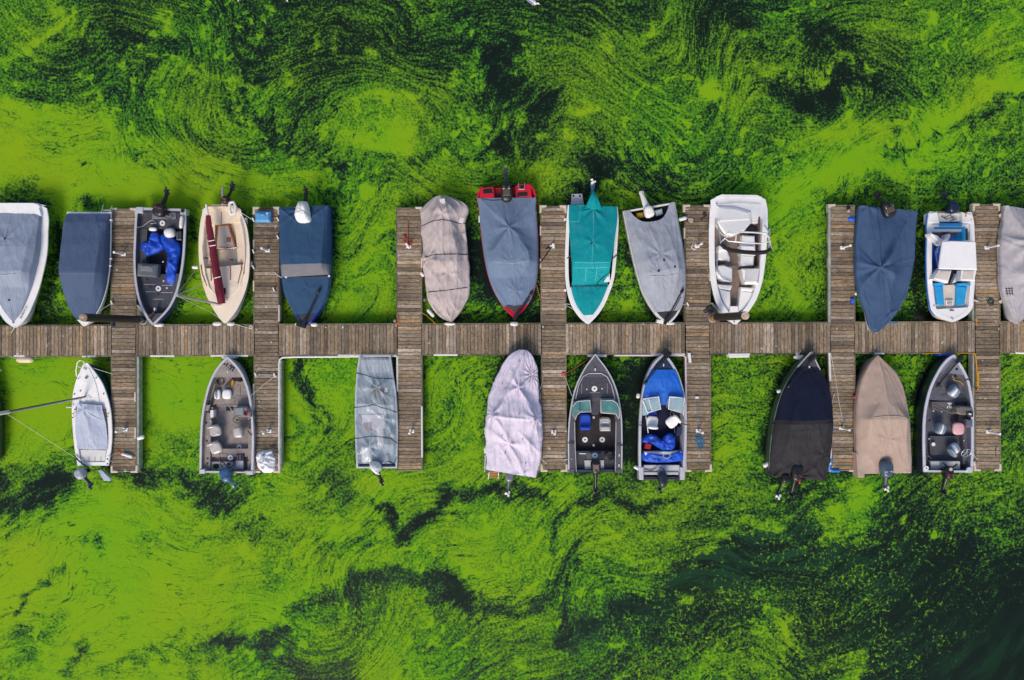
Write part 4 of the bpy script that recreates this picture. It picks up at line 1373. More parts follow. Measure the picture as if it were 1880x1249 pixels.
b.deck('side_locker', .165, .56, 'L', -.62, .3, .54, CARPET_G)
b.pb('corner_plate', 251, 380, 262, 391, .5, .80, ALU); b.pb('corner_plate', 331, 384, 341, 394, .5, .80, ALU); b.disc('corner_cap', 335, 387, 3.5, .83, BLACK)
b.disc('seat_base', 298, 410, 5.2, .54, WHITE, BLACK); b.disc('seat_base', 290.5, 530, 5.2, .60, WHITE, BLACK)
for x, y in ((270, 514), (300, 516), (276, 527), (306, 529), (299, 481), (290, 541)): b.disc('deck_fitting', x, y, 1.5, .585, WHITE if x > 292 else BLACK)
for x0, y0, x1, y1 in ((264, 522, 285, 522.8), (296, 524, 316, 524.8), (267, 535.5, 286, 536.3), (296, 537, 318, 537.8), (281, 549, 300, 549.8)): b.pb('hatch_seam', x0, y0, x1, y1, .55, .568, ALU, .002)
b.pb('bow_cleat', 282, 565, 285, 571, .7, .82, WHITE)
r_ = b.pb('step_pad', 271, 576, 286, 583, .78, .85, BLACK, ang=-.95)
for k in range(4): b.pb('tread', 271.5 + k * 2.6, 579 - k * 2.9, 281 + k * 2.6, 580 - k * 2.9, .84, .862, mat('maroon_rubber', (.16, .05, .06), .7), .003, ang=-.95, parent=r_)
outboard(b, 293, 386, 74, BLACK, L=.54, W=.46, z=.98, leg=.46, trim=mat('red_trim', (.4, .02, .03), .4))
b.tube('fuel_hose', [(300, 395, .75), (312, 391, .8), (318, 397, .75), (313, 402, .7), (303, 400, .7)], .018, BLACK); b.tube('steering_cable', [(284, 388, .8), (268, 389, .75), (259, 398, .7)], .02, BLACK)
b.tube('stern_line', [(252, 418, .8), (262, 416, .6), (272, 408, .56), (280, 404, .56), (287, 410, .56), (276, 411, .56)], .011, ROPE_W)
b.pb('side_console', 324, 425, 333, 441, .3, .60, DARKG); b.tube('console_rail', [(325, 427, .66), (325, 440, .66), (333, 440, .66)], .012, STEEL)
o = tarp('tarp', [(278, 428), (290, 428), (294, 440), (302, 452), (294, 462), (279, 468), (272, 471), (264, 466), (257, 448), (272, 443)], .55, .22, TARP, 3, 'smaller crumpled blue tarp on the port locker of the open fishing boat', 'tarp')
o = tarp('tarp', [(294, 432), (306, 430), (321, 440), (331, 450), (331, 464), (327, 480), (325, 512), (320, 527), (308, 525), (304, 512), (312, 494), (309, 474), (318, 462), (302, 450)], .50, .26, TARP, 4, 'long crumpled blue tarp along the starboard side of the open fishing boat', 'tarp')
o = MB().ell(P(312, 428, .62), (.21, .19, .18), .2, 18, 9, 2.6).build('sack', WHITE, None, org=P(312, 428, .55)); tag(o, 'round off white sack between the blue tarps and the stern deck', 'sack')
o = MB().ell(P(281, 421, .62), (.16, .08, .09), 0, 14, 7, 2.6).build('bottle', WHITE, None, org=P(281, 421, .55)); tag(o, 'small white bottle lying at the edge of the stern deck carpet', 'bottle')
root = empty('tackle_bag', P(269, 496, .54), 'slate grey tackle bag against the port side of the open fishing boat', 'bag')
MB().pbox(251, 484, 288, 508, .54, .84, .06, .06).build('bag_body', mat('slate_fabric', (.13, .14, .16), .8, bump=.4, bscale=20), root)
MB().pbox(258, 488, 281, 498, .82, .87, .02, .06).build('bag_flap', mat('pale_slate_fabric', (.2, .21, .24), .8), root); MB().tube([P(262, 490, .88), P(266, 487, .93), P(274, 488, .93), P(277, 491, .88)], .012, 6).build('handle', BLACK, root)
fender(333, 408, .86, 84, .5, .07, WHITE, 'thin white fender lying on the starboard gunwale of the open fishing boat')

# --- cream daysailer with the furled dark red sail
CREAMB = mat('cream_gelcoat', (.87, .75, .60), .35, var=.06, stain=.15, stain_col=(.45, .33, .22), sscale=3, coat=.15)
CREAMD = mat('cream_deck', (.80, .66, .51), .5, var=.08, stain=.25, stain_col=(.35, .26, .18), sscale=4)
TEAK = mat('teak', (.32, .10, .03), .5, var=.3, vscale=9)
MAROON = mat('dark_red_sailcloth', (.16, .006, .022), .8, var=.3, vscale=4, bump=.5, bscale=18, stretch=(3, 1, 1))
b = Boat('sailboat', 'cream open sailboat with a furled dark red sail along its deck',
         [((390, 376), (424, 376)), ((377, 381), (437, 381)), ((371, 395), (443, 392)), ((367, 420), (451, 410)), ((365, 455), (457, 445)), ((367, 490), (458, 480)), ((375, 530), (454, 520)), ((386, 557), (444, 550)), ((400, 580), (430, 576)), ((411, 594), (415, 594))], zg=.70, sheer=.16)
b.hull(GEL2, flare=.24); b.gunwale(CREAMB, w=.17, transom=.16, out=.01)
b.gun = MB()
for sg in (-1, 1):
    b.gun.tube([b.at(u, sg * 1.015) + Vector((0, 0, -.05)) for u in b.us(30)], .018, 6)
b.gun.build('rub_rail', NAVY, b.root)
b.interior(CREAMB, mat('cream_sole', (.58, .50, .40), .6, var=.12, stain=.3, sscale=4), .36)
b.deck('fore_deck', .52, .98, 'L', 'R', .35, lambda u: b.z(u) - .005 + .03 * (u > .7), CREAMB, inset=.16)
ring = [(374, 430), (371, 455), (373, 480), (377, 505), (384, 528), (396, 541), (413, 546), (430, 539), (440, 522), (446, 500), (449, 475), (449, 450), (446, 425), (440, 402)]
b.tube('coaming', [(x, y, .80) for x, y in ring], .028, CREAMB)
b.deck('aft_bench', .035, .155, 'L', 'R', .35, .62, CREAMD, inset=.16)
b.deck('side_bench', .155, .50, 'L', -.42, .35, .56, CREAMD, inset=.18); b.deck('side_bench', .155, .50, .45, 'R', .35, .56, CREAMD, inset=.18)
b.tube('bench_seam', [(406, 389, .635), (406.5, 411, .635)], .012, TEAK)
b.poly('well_frame', [(399, 412), (420, 411), (434.5, 456), (395.5, 458)], .36, .50, TEAK, .006); b.poly('centre_well', [(401, 414.5), (418.5, 414), (431, 454), (398, 455)], .36, .515, mat('pale_well_floor', (.47, .42, .36), .6, var=.15, stain=.3, sscale=6), .02)
b.pb('pump_plate', 416, 437, 423, 444, .5, .56, TEAK); b.tube('tiller_line', [(398, 456, .58), (416, 456.5, .6), (436, 455, .58)], .014, STEEL); b.tube('sheet', [(412, 433, .57), (415, 441, .57), (410, 447, .57), (419, 446, .57)], .009, ROPE_W)
for pts in ([(385.5, 479), (387, 497), (387.5, 516)], [(421, 474), (422.5, 494), (423, 514)], [(442.5, 476), (443, 495), (436.5, 521)], [(368.5, 487), (371, 503), (380, 526)]): b.tube('teak_strip', [(x, y, b.z(.6) + .025) for x, y in pts], .016, TEAK)
b.tube('deck_seam', [(384, 495, .77), (422, 496, .77)], .006, CREAMD); b.tube('deck_seam', [(377, 542, .80), (448, 540, .80)], .006, CREAMD)
for x, y in ((374, 474), (379, 474), (386, 530), (432, 527), (425, 477), (402, 500)): b.pb('deck_cleat', x - 2, y - 1.2, x + 2, y + 1.2, .72, .79, BLACK)
b.pb('winch_handle', 446, 486, 448, 503, .75, .79, BLACK); b.pb('block', 410, 529, 414, 541, .78, .83, BLACK)
b.tube('stern_trim', [(369, 381.5, .74), (384, 379, .75), (407, 378.5, .75), (424, 379.5, .75)], .015, TEAK)
# boom with furled sail
sp = [(382.5, 396, 1.10), (384.5, 420, 1.12), (389.5, 450, 1.14), (395, 490, 1.15), (402, 530, 1.12), (408, 562, 1.05)]
pr = []
for i, (x, y, z) in enumerate(sp): pr.append((P(x, y, z), (.09, .12, .135, .15, .165, .13)[i]))
SL = MB(); rings = []
for i in range(len(sp) - 1):
    for k in range(7):
        t = k / 7
        c, r = pr[i][0].lerp(pr[i + 1][0], t), lerp(pr[i][1], pr[i + 1][1], t)
        d = (pr[i + 1][0] - pr[i][0]).normalized(); s = Vector((-d.y, d.x, 0))
        ring = []
        for q in range(14):
            a = 2 * math.pi * q / 14
            rr = r * (1 + .16 * mnoise.noise(Vector((q * .9, i * 7 + k * .9, 2))) + .10 * math.sin(3 * a + i))
            ring.append(c + s * (rr * math.cos(a)) + Vector((0, 0, rr * .8 * math.sin(a))))
        rings.append(ring)
SL.loft(rings); sail = SL.build('furled_sail', MAROON, b.root)
for x0, y0, x1, y1 in ((383, 443, 394, 441), (385, 452, 396, 450), (393, 511, 405, 508)): MB().tube([P(x0, y0, 1.24), P((x0 + x1) / 2, (y0 + y1) / 2, 1.31), P(x1, y1, 1.24)], .02, 6).build('sail_tie', WHITE, sail)
b.tube('boom', [(378.5, 376, 1.12), (381, 392, 1.12), (384, 420, 1.08)], .045, WHITE)
mast = b.tube('mast', [(403, 559, .75), (324.5, 542.5, 4.3)], .048, mat('grey_spar', (.5, .5, .5), .4, .4), n=10)
for pts in ([(326, 540, 4.2), (357, 498, .8)], [(326, 541, 4.2), (369, 522, .8)], [(326, 542, 4.2), (367.5, 526, .8)], [(326, 544, 4.2), (386, 573, .8)], [(386, 573, .8), (409, 589, .85)]): b.tube('stay', pts, .010, mat('stay_wire', (.5, .55, .4), .5), parent=mast, n=5)
MB().cyl(P(403, 559, .9), .06, .8, 1.0, 12).build('mast_step', STEEL, mast)
outboard(b, 414, 368, 70, BLACK, L=.32, W=.28, z=1.0, leg=.44, legw=.05, trim=mat('red_trim', (.4, .02, .03), .4))
b.tube('rudder', [(409, 376, .75), (408.5, 344, .5)], .04, mat('grey_spar', (.5, .5, .5), .4, .4))
b.tube('fender_ring', [(x, y, .95) for x, y in ((422, 372), (429, 371), (432.5, 380), (430.5, 393), (424.5, 394), (421.5, 386), (422, 372))], .06, WHITE)
fender(358.5, 491, .55, 0, .26, .07, WHITE, 'stubby white fender on the port side of the cream sailboat')
for y in (405, 485): b.pb('chafe_pad', 457 if y > 450 else 449, y - 5, 461 if y > 450 else 452, y + 5, .5, .66, WHITE)
rope([(442, 390, .8), (464, 404, .56)], .012, ROPE_W, 'pale line from the cream sailboat stern to the pier with the jerrycan')
rope([(417, 592, .8), (440, 598, .53), (463, 604, .52)], .012, ROPE_W, 'white line from the cream sailboat bow across the walkway edge')

# --- blue covered boat with the white bagged motor
b = Boat('motorboat', 'boat under a deep blue cover with a white bagged motor, right of the jerrycan',
         [((513, 382), (605, 378.5)), ((513.5, 420), (606, 420)), ((515, 470), (606, 470)), ((517, 505), (605.5, 500)), ((523, 540), (601.5, 535)), ((535, 566), (591, 562)), ((547, 586), (576, 584)), ((557.5, 600), (560, 600))], zg=.75)
b.hull(mat('royal_blue_hull', (.008, .03, .26), .3, coat=.3), flare=.05); b.gunwale(MATS['royal_blue_hull'], w=.05, transom=.06)
b.interior(CARPET_D, CARPET_D, .35)
DEEP = canvas('deep_blue_canvas', (52, 84, 118), var=.08, stain=.12, stain_col=(.05, .06, .09))
cv = Cover(b, [(0, .12, .8, .1), (.1, .22, .85, .12), (.42, .50, .80, .12), (.485, .52, .78, .12), (.52, .42, .76, .10), (.575, .10, .8, .04)], u0=-.012, u1=.488, over=1.0, skirt=.14, dips=[(-.02, -.1, .12, .1, .32)], folds=[(.03, -.12, .022, 11, .3, .75)], seed=5, wr=.007, sag=.0, creases=[((.0, .95), (.13, .1), .05, .06), ((.0, -.98), (.12, -.3), .05, .06), ((.0, .55), (.12, .05), .03, .05), ((.13, -.1), (.42, -.15), .02, .06), ((.14, .1), (.4, .3), .016, .06)])
cv.build(DEEP)
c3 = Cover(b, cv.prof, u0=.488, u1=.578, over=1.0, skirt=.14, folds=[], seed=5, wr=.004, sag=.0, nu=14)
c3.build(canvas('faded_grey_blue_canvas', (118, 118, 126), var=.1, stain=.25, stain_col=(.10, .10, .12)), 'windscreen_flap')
c2 = Cover(b, [(.58, .06, .85, .02), (.75, .09, .5, .02), (.9, .05, .4, .02)], u0=.585, u1=.893, over=.985, skirt=.05, folds=[(.68, .1, .008, 5, 1, .5)], seed=6, wr=.004)
c2.build(DEEP, 'bow_cover')
b.deck('bow_deck', .895, .985, 'L', 'R', .6, lambda u: b.z(u) - .01, DARKG)
b.tube('cover_rod', [(519, 508.5, .85), (560, 510, .87), (604, 507, .85)], .013, BLACK)
for x, y in ((525, 509), (604, 507)): b.disc('rod_end', x, y, 2, .9, WHITE)
for x0 in (598, 518): b.poly('side_window', [(x0, 503), (x0 + 7, 482), (x0 + 7.5, 506)] if x0 > 550 else [(x0 - 3, 490), (x0, 506), (x0 - 2, 508)], .7, .80, BLACK, .004)
outboard(b, 556, 392, 86, BLACK, L=.50, W=.40, z=1.05, leg=.62, tilt=.15)
o = tarp('motor_bag', [(548, 372), (556, 369.5), (565, 373), (570, 396), (571, 404), (567, 409), (549, 409), (541, 395)], 1.06, .55, mat('white_bag', (.82, .81, .80), .8, var=.04, bump=.2, bscale=9), 8, None, None, rough=.5, parent=b.root, lumpy=.25)
o['label'] = 'white bag pulled over the outboard'
troller(b, [(584, 537, .98), (558, 592, 1.0)])
b.pb('motor_mount', 543, 594, 561, 601, .85, .97, BLACK, ang=.3)

# --- shrouded beige boat
b = Boat('motorboat', 'boat wrapped in a mottled beige shroud tied with three black cords',
         [((797, 363), (822, 360)), ((776, 380), (853, 374)), ((773.5, 410), (855, 408)), ((775.5, 450), (859, 450)), ((777, 490), (862, 485)), ((781, 525), (862, 520)), ((787, 553), (860, 545)), ((799, 573), (852, 564)), ((813, 585), (841, 578)), ((824, 590.5), (830, 590.5))], zg=.72, sheer=.05)
b.hull(GEL2)
cv = Cover(b, [(0, .28, .05, .06), (.12, .55, .15, .10), (.22, .50, .35, .1), (.45, .42, .55, .1), (.53, .46, .5, .1), (.62, .36, .45, .08), (.8, .22, .35, .05), (1, .02, .3, .0)], u0=0, u1=1, over=1.0, skirt=.2,
           folds=[(.16, 0, .03, 5, .7, .7), (.5, -.7, .035, 6, 1, .55), (.62, .1, .02, 5, 2, .5), (.3, .7, .03, 5, .2, .5), (.92, .5, .02, 5, .2, .5)], dips=[(.3, .75, .22, .12, .22), (.62, -.1, .06, .06, .4)], seed=7, wr=.018, sag=.15, ragged=.06, creases=[((.02, .0), (.2, .75), .06, .06), ((.02, .0), (.22, -.6), .05, .06), ((.22, .1), (.5, -.8), .03, .05), ((.3, .9), (.5, .4), .05, .06), ((.52, -.95), (.7, -.3), .05, .05), ((.5, .2), (.76, .5), .03, .05), ((.78, -.6), (1, 0), .03, .05), ((.78, .8), (1, .1), .03, .05)])
cv.build(canvas('mottled_beige_shroud', (193, 180, 178), var=.2, stain=.4, stain_col=(.28, .25, .29), sscale=1.1))
CORD = mat('black_cord', (.012, .012, .018), .8)
cv.strap([(.24, -1.0), (.215, -.5), (.205, 0), (.22, .5), (.225, 1)], .013, CORD); cv.strap([(.49, -1), (.475, -.4), (.475, .3), (.475, 1)], .013, CORD); cv.strap([(.755, -1), (.755, 0), (.74, 1)], .013, CORD)
for u, t, s_ in ((.06, .02, .11), (.2, .80, .10)):
    p = cv.surf(u, t, .02); MB().box(p, (.2, .22, .016), .2 if u < .1 else -.3).build('patch', mat('pale_patch', (.72, .69, .66), .7), cv.o)
fender(790.5, 575, .35, -48, .42, .07, WHITE, 'slim white fender floating off the bow of the beige shrouded boat')
o = MB().ell(P(779, 550.5, .25), (.08, .08, .08), 0, 14, 8).build('float_ball', mat('grey_ball', (.2, .22, .26), .5), None, org=P(779, 550.5, .25)); tag(o, 'small grey float ball in the water beside the beige shrouded boat', 'float')
rope([(771, 572, .5), (784, 580, .45), (800, 595, .5)], .011, ROPE_Y, 'yellow line from the pier with the anchor to the walkway')
rope([(774, 496, .5), (777, 515, .3), (774, 535, .3), (773.5, 590, .45)], .011, ROPE_Y, 'yellow line trailing along the pier beside the beige shrouded boat')

# --- red bass boat
b = Boat('bass_boat', 'glossy red bass boat under a blue grey cover with a ridge pole',
         [((884, 344), (973, 338)), ((879, 350), (979, 346)), ((879.5, 385), (984, 385)), ((883, 425), (987, 425)), ((888, 465), (988, 465)), ((896, 505), (987, 500)), ((908, 537), (981, 532)), ((922, 560), (971, 556)), ((934, 575), (958, 573)), ((943, 583.5), (946, 583.5))], zg=.62, sheer=.12)
b.hull(mat('dark_maroon_hull', (.10, .004, .014), .3, coat=.3), flare=.05); b.gunwale(RED, w=.07, transom=.0); b.tw = .07
b.interior(RED, DARKG, .35)
b.deck('bow_deck', .90, .985, 'L', 'R', .5, lambda u: b.z(u) - .005, RED)
b.poly('bow_carpet', [(928, 561), (957, 561), (944, 574)], .6, .775, DARKG, .004)
b.poly('stern_box', [(881, 345), (906, 342), (908.5, 366), (880, 366)], .3, .66, RED, .03); b.poly('stern_box', [(946, 342), (950, 338), (974, 337), (977, 362), (947, 363)], .3, .66, RED, .03)
b.deck('transom_well', .0, .1, -.45, .4, .2, .42, mat('dark_red_well', (.16, .004, .012), .4))
b.poly('hatch', [(887, 347.5), (903, 346), (905, 355), (887, 356)], .6, .675, BLACK, .008); b.poly('hatch', [(950, 353.5), (968, 352), (969, 360), (949.5, 361)], .6, .675, BLACK, .008); b.pb('hatch', 955, 340, 962, 347, .6, .675, BLACK)
lad = b.tube('ladder', [(952, 350, .72), (952, 336, .72)], .018, STEEL); b.tube('rail', [(963, 350, .72), (963, 335, .72)], .018, STEEL, parent=lad); b.tube('rung', [(952, 347.5, .72), (963, 347.5, .72)], .016, STEEL, parent=lad)
BG = canvas('blue_grey_canvas', (114, 133, 160), var=.08, stain=.15, stain_col=(.2, .22, .27))
cv = Cover(b, [(.1, .04, .5, .02), (.14, .10, .3, .03), (.33, .48, .04, .05), (.50, .52, .62, .10), (.58, .54, .66, .12), (.60, .50, .62, .11), (.70, .28, .3, .06), (.80, .26, .08, .05), (.9, .03, .4, .01)], u0=.095, u1=.91, over=.955, skirt=.03,
           folds=[(.33, 0, .03, 7, .2, .85), (.80, 0, .016, 9, .4, .5), (.6, 0, .012, 12, .5, .5)], seed=9, wr=.008, sag=.10, creases=[((.10, -.9), (.33, 0), .04, .06), ((.10, .9), (.33, 0), .04, .06), ((.33, 0), (.56, .55), .022, .06), ((.33, 0), (.56, -.5), .022, .06), ((.15, .55), (.3, .3), .03, .05)])
cv.build(BG)
cv.piping(.588, .56, bow=.010)
cv.strap([(.11, 0), (.33, 0.0), (.6, .02), (.80, .0), (.905, .0)], .006, mat('grey_seam', (.3, .32, .36), .9), 'seam')
cv.strap([(.1, -.85), (.115, -.5), (.11, -.1)], .012, BLACK, 'hem_cord')
outboard(b, 930, 353, 93, BLACK, L=.80, W=.44, z=1.0, leg=.38, lm=mat('dark_grey_motor', (.04, .045, .06), .35), trim=WHITE, band=mat('bronze_panel', (.09, .07, .05), .4), tilt=.2)
troller(b, [(974, 541, .85), (948, 580, .9)], r=.03)
for x, y in ((880.5, 402), (982, 378), (984, 396)): b.pb('cup_decal', x - 2, y - 6, x + 1.5, y + 6, .55, .64, WHITE)
rope([(985, 523, .65), (991, 545, .5), (994, 557, .53)], .010, ROPE_O, 'tan line from the red bass boat to the pier on its right')

# --- teal covered boat
TEAL = canvas('teal_canvas', (0, 150, 158), var=.07, stain=.12, stain_col=(.25, .6, .62), sscale=2)
b = Boat('motorboat', 'white boat under a bright teal cover with a teal sleeve over its motor',
         [((1043, 377), (1133, 380)), ((1041, 400), (1135, 400)), ((1039, 440), (1133.5, 440)), ((1038, 480), (1130.5, 480)), ((1039.5, 520), (1126, 515)), ((1045, 548), (1116.5, 543)), ((1055, 570), (1105, 567)), ((1067, 585), (1093, 583)), ((1078, 595), (1081, 595))], zg=.80)
b.hull(GEL, flare=.06); b.gunwale(GEL, w=.12, transom=.06)
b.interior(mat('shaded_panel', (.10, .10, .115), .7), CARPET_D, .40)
b.deck('bow_deck', .68, .985, 'L', 'R', .6, lambda u: b.z(u) + .0, GEL)
def tw8(u): return interp([(0, .97), (.1, .94), (.3, .84), (.5, .74), (.62, .74), (.66, .78)], u)[0]
cv = Cover(b, [(0, .10, .6, .06), (.1, .22, .5, .14), (.3, .46, .3, .3), (.48, .50, .8, .45), (.51, .46, .8, .44), (.54, .36, .75, .34), (.66, .10, .8, .1)], u0=-.015, u1=.672, over=1.0, skirt=.06, folds=[(.03, .0, .03, 8, .3, .6), (.32, 0, .015, 6, .1, .8), (.58, .2, .016, 9, .1, .4)], seed=10, wr=.007, tmin=tw8, dips=[(-.02, .5, .05, .1, .2)])
cv.build(TEAL); cv.vent(.33, -.05, .05, DARKG); PALE_T = mat('pale_teal_seam', (.20, .62, .62), .8)
for u in (.49, .53): cv.strap([(u, -.66), (u + .004, 0), (u, .66)], .009, PALE_T, 'seam')
for t in (-.2, .22): cv.strap([(.535, t), (.64, t)], .009, PALE_T, 'seam')
cv.strap([(.05, .0), (.3, .0), (.5, 0)], .006, PALE_T, 'seam'); cv.strap([(.14, -.9), (.14, -.55), (.0, -.5)], .006, PALE_T, 'seam')
c2 = Cover(b, [(.68, .06, .8, .03), (.8, .1, .4, .03), (.93, .03, .3, .02)], u0=.675, u1=.925, over=1.0, skirt=.02, seed=11, wr=.008, folds=[(.74, .3, .01, 4, .2, .4)], tmin=lambda u: 1 - min(.9, b.rim(u, .16)))
c2.build(TEAL, 'bow_cover')
b.tube('cover_edge_rod', [(1046, 525.5, .95), (1085, 526, .98), (1117, 526, .95)], .012, BLACK)
b.poly('windscreen_corner', [(1108, 518), (1119, 501), (1120, 517)], .8, 1.05, GEL, .006)
for x in (1043, 1127): b.tube('strut', [(x - 2, 475, .82), (x + 5, 469, .9)], .02, BLACK)
b.tube('wiper_arm', [(1096, 523, 1.03), (1100, 516, 1.05), (1118, 501, 1.12)], .012, BLACK)
b.poly('swim_platform', [(1050, 356), (1069, 355.5), (1072, 376), (1048, 376)], .35, .45, mat('grey_platform', (.50, .49, .52), .6, stain=.2), .02)
for x in (1053, 1065): b.disc('platform_bolt', x, 360, 1.8, .47, BLACK)
outboard(b, 1089.5, 373, 91, TEAL, L=.55, W=.34, z=.95, leg=.46, lm=mat('steel_blue_leg', (.05, .13, .22), .4), pm=WHITE)
q = P(1089.5, 368, 1.0); rings = []
for d_, w_, h_ in ((-.32, .34, .10), (-.12, .26, .16), (.06, .18, .2), (.2, .11, .14), (.32, .05, .06)):
    rings.append([q + Vector((w_ * math.cos(t), d_, h_ * math.sin(t) + (.03 * math.sin(5 * t)))) for t in [2 * math.pi * k / 20 for k in range(20)]])
MB().loft(rings).build('motor_sleeve', TEAL, b.root)
for y in (403, 533): fender(1037.5, y, .5, 90, .12, .05, WHITE, 'white ball fender between pier and teal covered ' + ('stern' if y < 450 else 'bow'))
rope([(1035.5, 558, .53), (1050, 559, .82)], .011, ROPE_W, 'short white line from the pier to the teal covered bow'); rope([(1036, 559, .53), (1058, 571, .85)], .011, ROPE_W, 'longer slanting white line from the pier to the teal covered bow')

# --- tilted grey covered boat with the white motor
b = Boat('motorboat', 'slanting boat under a dirt streaked grey cover with a white motor and three vents',
         [((1144, 388), (1238.5, 371.5)), ((1151.5, 425), (1246, 412)), ((1160, 465), (1253.5, 455)), ((1170, 505), (1258, 498)), ((1182, 541), (1257, 537)), ((1198, 568), (1251, 564)), ((1212, 585), (1240, 583)), ((1225, 594.5), (1229, 594.5))], zg=.74)
b.hull(GEL2, flare=.06); b.gunwale(GEL2, w=.07, transom=.07); b.interior(mat('dark_well', (.02, .02, .025), .7), CARPET_D, .4)
GC = canvas('dirt_streaked_grey_canvas', (163, 169, 181), var=.1, stain=.28, stain_col=(.22, .19, .15), sscale=1.0)
def u9(u): return u
cv = Cover(b, [(.0, .03, .5, .02), (.1, .12, .4, .03), (.3, .34, .5, .12), (.48, .50, .62, .10), (.56, .52, .6, .10), (.59, .47, .58, .10), (.75, .26, .4, .06), (.9, .05, .3, .02)], u0=.0, u1=.895, over=1.02, skirt=.12, folds=[(.42, .0, .016, 8, .2, .9), (.58, -.2, .012, 14, 0, .5)], dips=[], seed=12, wr=.010, sag=.05, creases=[((.14, -.8), (.5, -.45), .03, .06), ((.12, .85), (.5, .6), .03, .06), ((.2, -.2), (.4, .1), .02, .05), ((.22, .3), (.45, .05), .02, .05)])
_s = cv.surf
def surf9(u, t, lift=0.0):
    k = max(0, 1 - (abs(t) / .78) ** 3)            # the stern edge is cut back in a curve over the motor well
    uu = u + max(0, .14 - u) * k * .95
    return _s(uu, t, lift)
cv.surf = surf9
cv.skirt = .0
cv.build(GC)
cv.piping(.592, .60, bow=.012, r=.012)
for u, t in ((.475, .06), (.56, -.22), (.535, .46)): cv.vent(u, t, .048, BLACK)
SM = mat('smudged_dirt', (.17, .145, .12), .9, var=.3)
b.deck('bow_deck', .895, .985, 'L', 'R', .55, lambda u: b.z(u) - .01, DARKG)
b.poly('yellow_mesh_bag', [(1168, 391), (1181, 389), (1183, 399), (1169, 401)], .4, .62, mat('yellow_mesh', (.5, .30, .02), .7, var=.4, vscale=14, bump=.5), .04)
b.poly('pale_tank', [(1203, 386), (1216, 382), (1218, 393), (1205, 397)], .4, .6, mat('pale_blue_tank', (.4, .5, .6), .5), .04)
WM = mat('white_motor_paint', (.74, .72, .70), .35, var=.08, stain=.12, sscale=6)
outboard(b, 1191, 389, 108, WM, L=.48, W=.38, z=1.0, leg=.64, pm=BLACK, legw=.13, tilt=.12)
troller(b, [(1251, 537, 1.0), (1224, 588, .95)], r=.022)
lump_m = b.pb('bow_pad', 1206, 588, 1220, 594, .55, .75, WHITE, ang=.2)
for y0 in (417, 487): b.tube('tie_down', [(1150 + (y0 - 417) * .24, y0, .66), (1156 + (y0 - 417) * .24, y0 + 2, .80)], .009, BLACK)
rope([(1249, 561, .8), (1262, 558, .54)], .010, ROPE_W, 'white bow line from the grey streaked boat to its pier')
fender(1253, 402, .6, 15, .34, .075, WHITE, 'white fender at the stern quarter of the slanting grey covered boat')

# --- white bowrider
b = Boat('bowrider', 'white open bowrider with cream seats, a tube tower and a rolled black bimini',
         [((1325, 357.5), (1390, 358.5)), ((1309, 364), (1402, 364)), ((1305.5, 378), (1407, 376)), ((1303, 410), (1409, 405)), ((1302.5, 460), (1407, 450)), ((1304, 500), (1403.5, 490)), ((1309, 533), (1396.5, 527)), ((1318, 560), (1385, 556)), ((1331, 580), (1370, 577)), ((1348, 595.5), (1352, 595.5))], zg=.82, sheer=.12)
b.hull(GEL, flare=.2); b.gunwale(GEL, w=.20, transom=.10)
b.interior(GEL, mat('tan_boat_carpet', (.21, .155, .125), .95, var=.2, vscale=6, bump=.3, bscale=120, stain=.3, sscale=4), .50, u1=.94)
b.deck('stern_deck', .02, .17, 'L', 'R', .5, .80, GEL)
b.tube('stern_seam', [(1316, 375, .86), (1355, 372, .86), (1398, 375, .86)], .008, mat('grey_seam', (.3, .32, .36), .9))
b.poly('sun_pad', [(1317, 377), (1350, 379), (1380, 388), (1380.5, 408), (1368, 423), (1346, 434), (1331, 430), (1318, 412)], .45, .90, SEATW, .06)
b.poly('sun_pad_cushion', [(1320, 380), (1350, 382), (1377, 390), (1377, 404), (1318, 408)], .85, .94, SEATW, .05)
b.pb('stern_step', 1381, 393, 1395, 410, .4, .72, SEATW, .03); b.deck('stern_locker', .17, .19, .3, 'R', .4, .78, GEL)
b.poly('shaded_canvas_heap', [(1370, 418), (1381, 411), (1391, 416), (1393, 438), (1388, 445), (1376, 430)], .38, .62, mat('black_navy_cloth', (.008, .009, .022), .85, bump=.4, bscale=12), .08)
b.poly('side_panel', [(1393, 398), (1396, 398), (1393.5, 488), (1391, 488)], .4, .80, mat('brown_panel', (.12, .07, .06), .6), .01)
# seats
def cushion(name, pts, z0, z1, parent=None, m=SEATW): return b.poly(name, pts, z0, z1, m, .05, parent)
s_ = cushion('helm_seat', [(1364, 432), (1386, 433), (1387, 451), (1362, 451)], .4, .86); cushion('backrest', [(1362, 450), (1387, 451), (1388, 469), (1361, 468)], .5, .97, s_); cushion('cushion', [(1361, 469), (1385, 470), (1384, 487), (1362, 488), (1360, 480)], .4, .86, s_)
s_ = cushion('passenger_seat', [(1320, 458), (1334, 455), (1341, 474), (1340, 480), (1319, 477)], .4, .86); cushion('backrest', [(1321, 451), (1337, 452), (1339, 459), (1320, 461)], .5, 1.0, s_)
b.poly('port_console', [(1318, 488), (1330, 486), (1345, 492), (1345, 517), (1331, 516), (1320, 510), (1316, 500)], .4, .98, GEL, .05); b.poly('glove_box', [(1327, 485), (1339, 483), (1338, 490)], .6, 1.02, DARKG, .01)
s_ = b.poly('starboard_console', [(1362, 494), (1395, 494), (1392, 522), (1368, 522)], .4, .96, GEL, .04); b.poly('windscreen_panel', [(1371, 495), (1394, 495), (1391, 517), (1368, 518)], .9, 1.04, mat('grey_glass', (.68, .68, .68), .15, alpha=.85), .01, parent=s_)
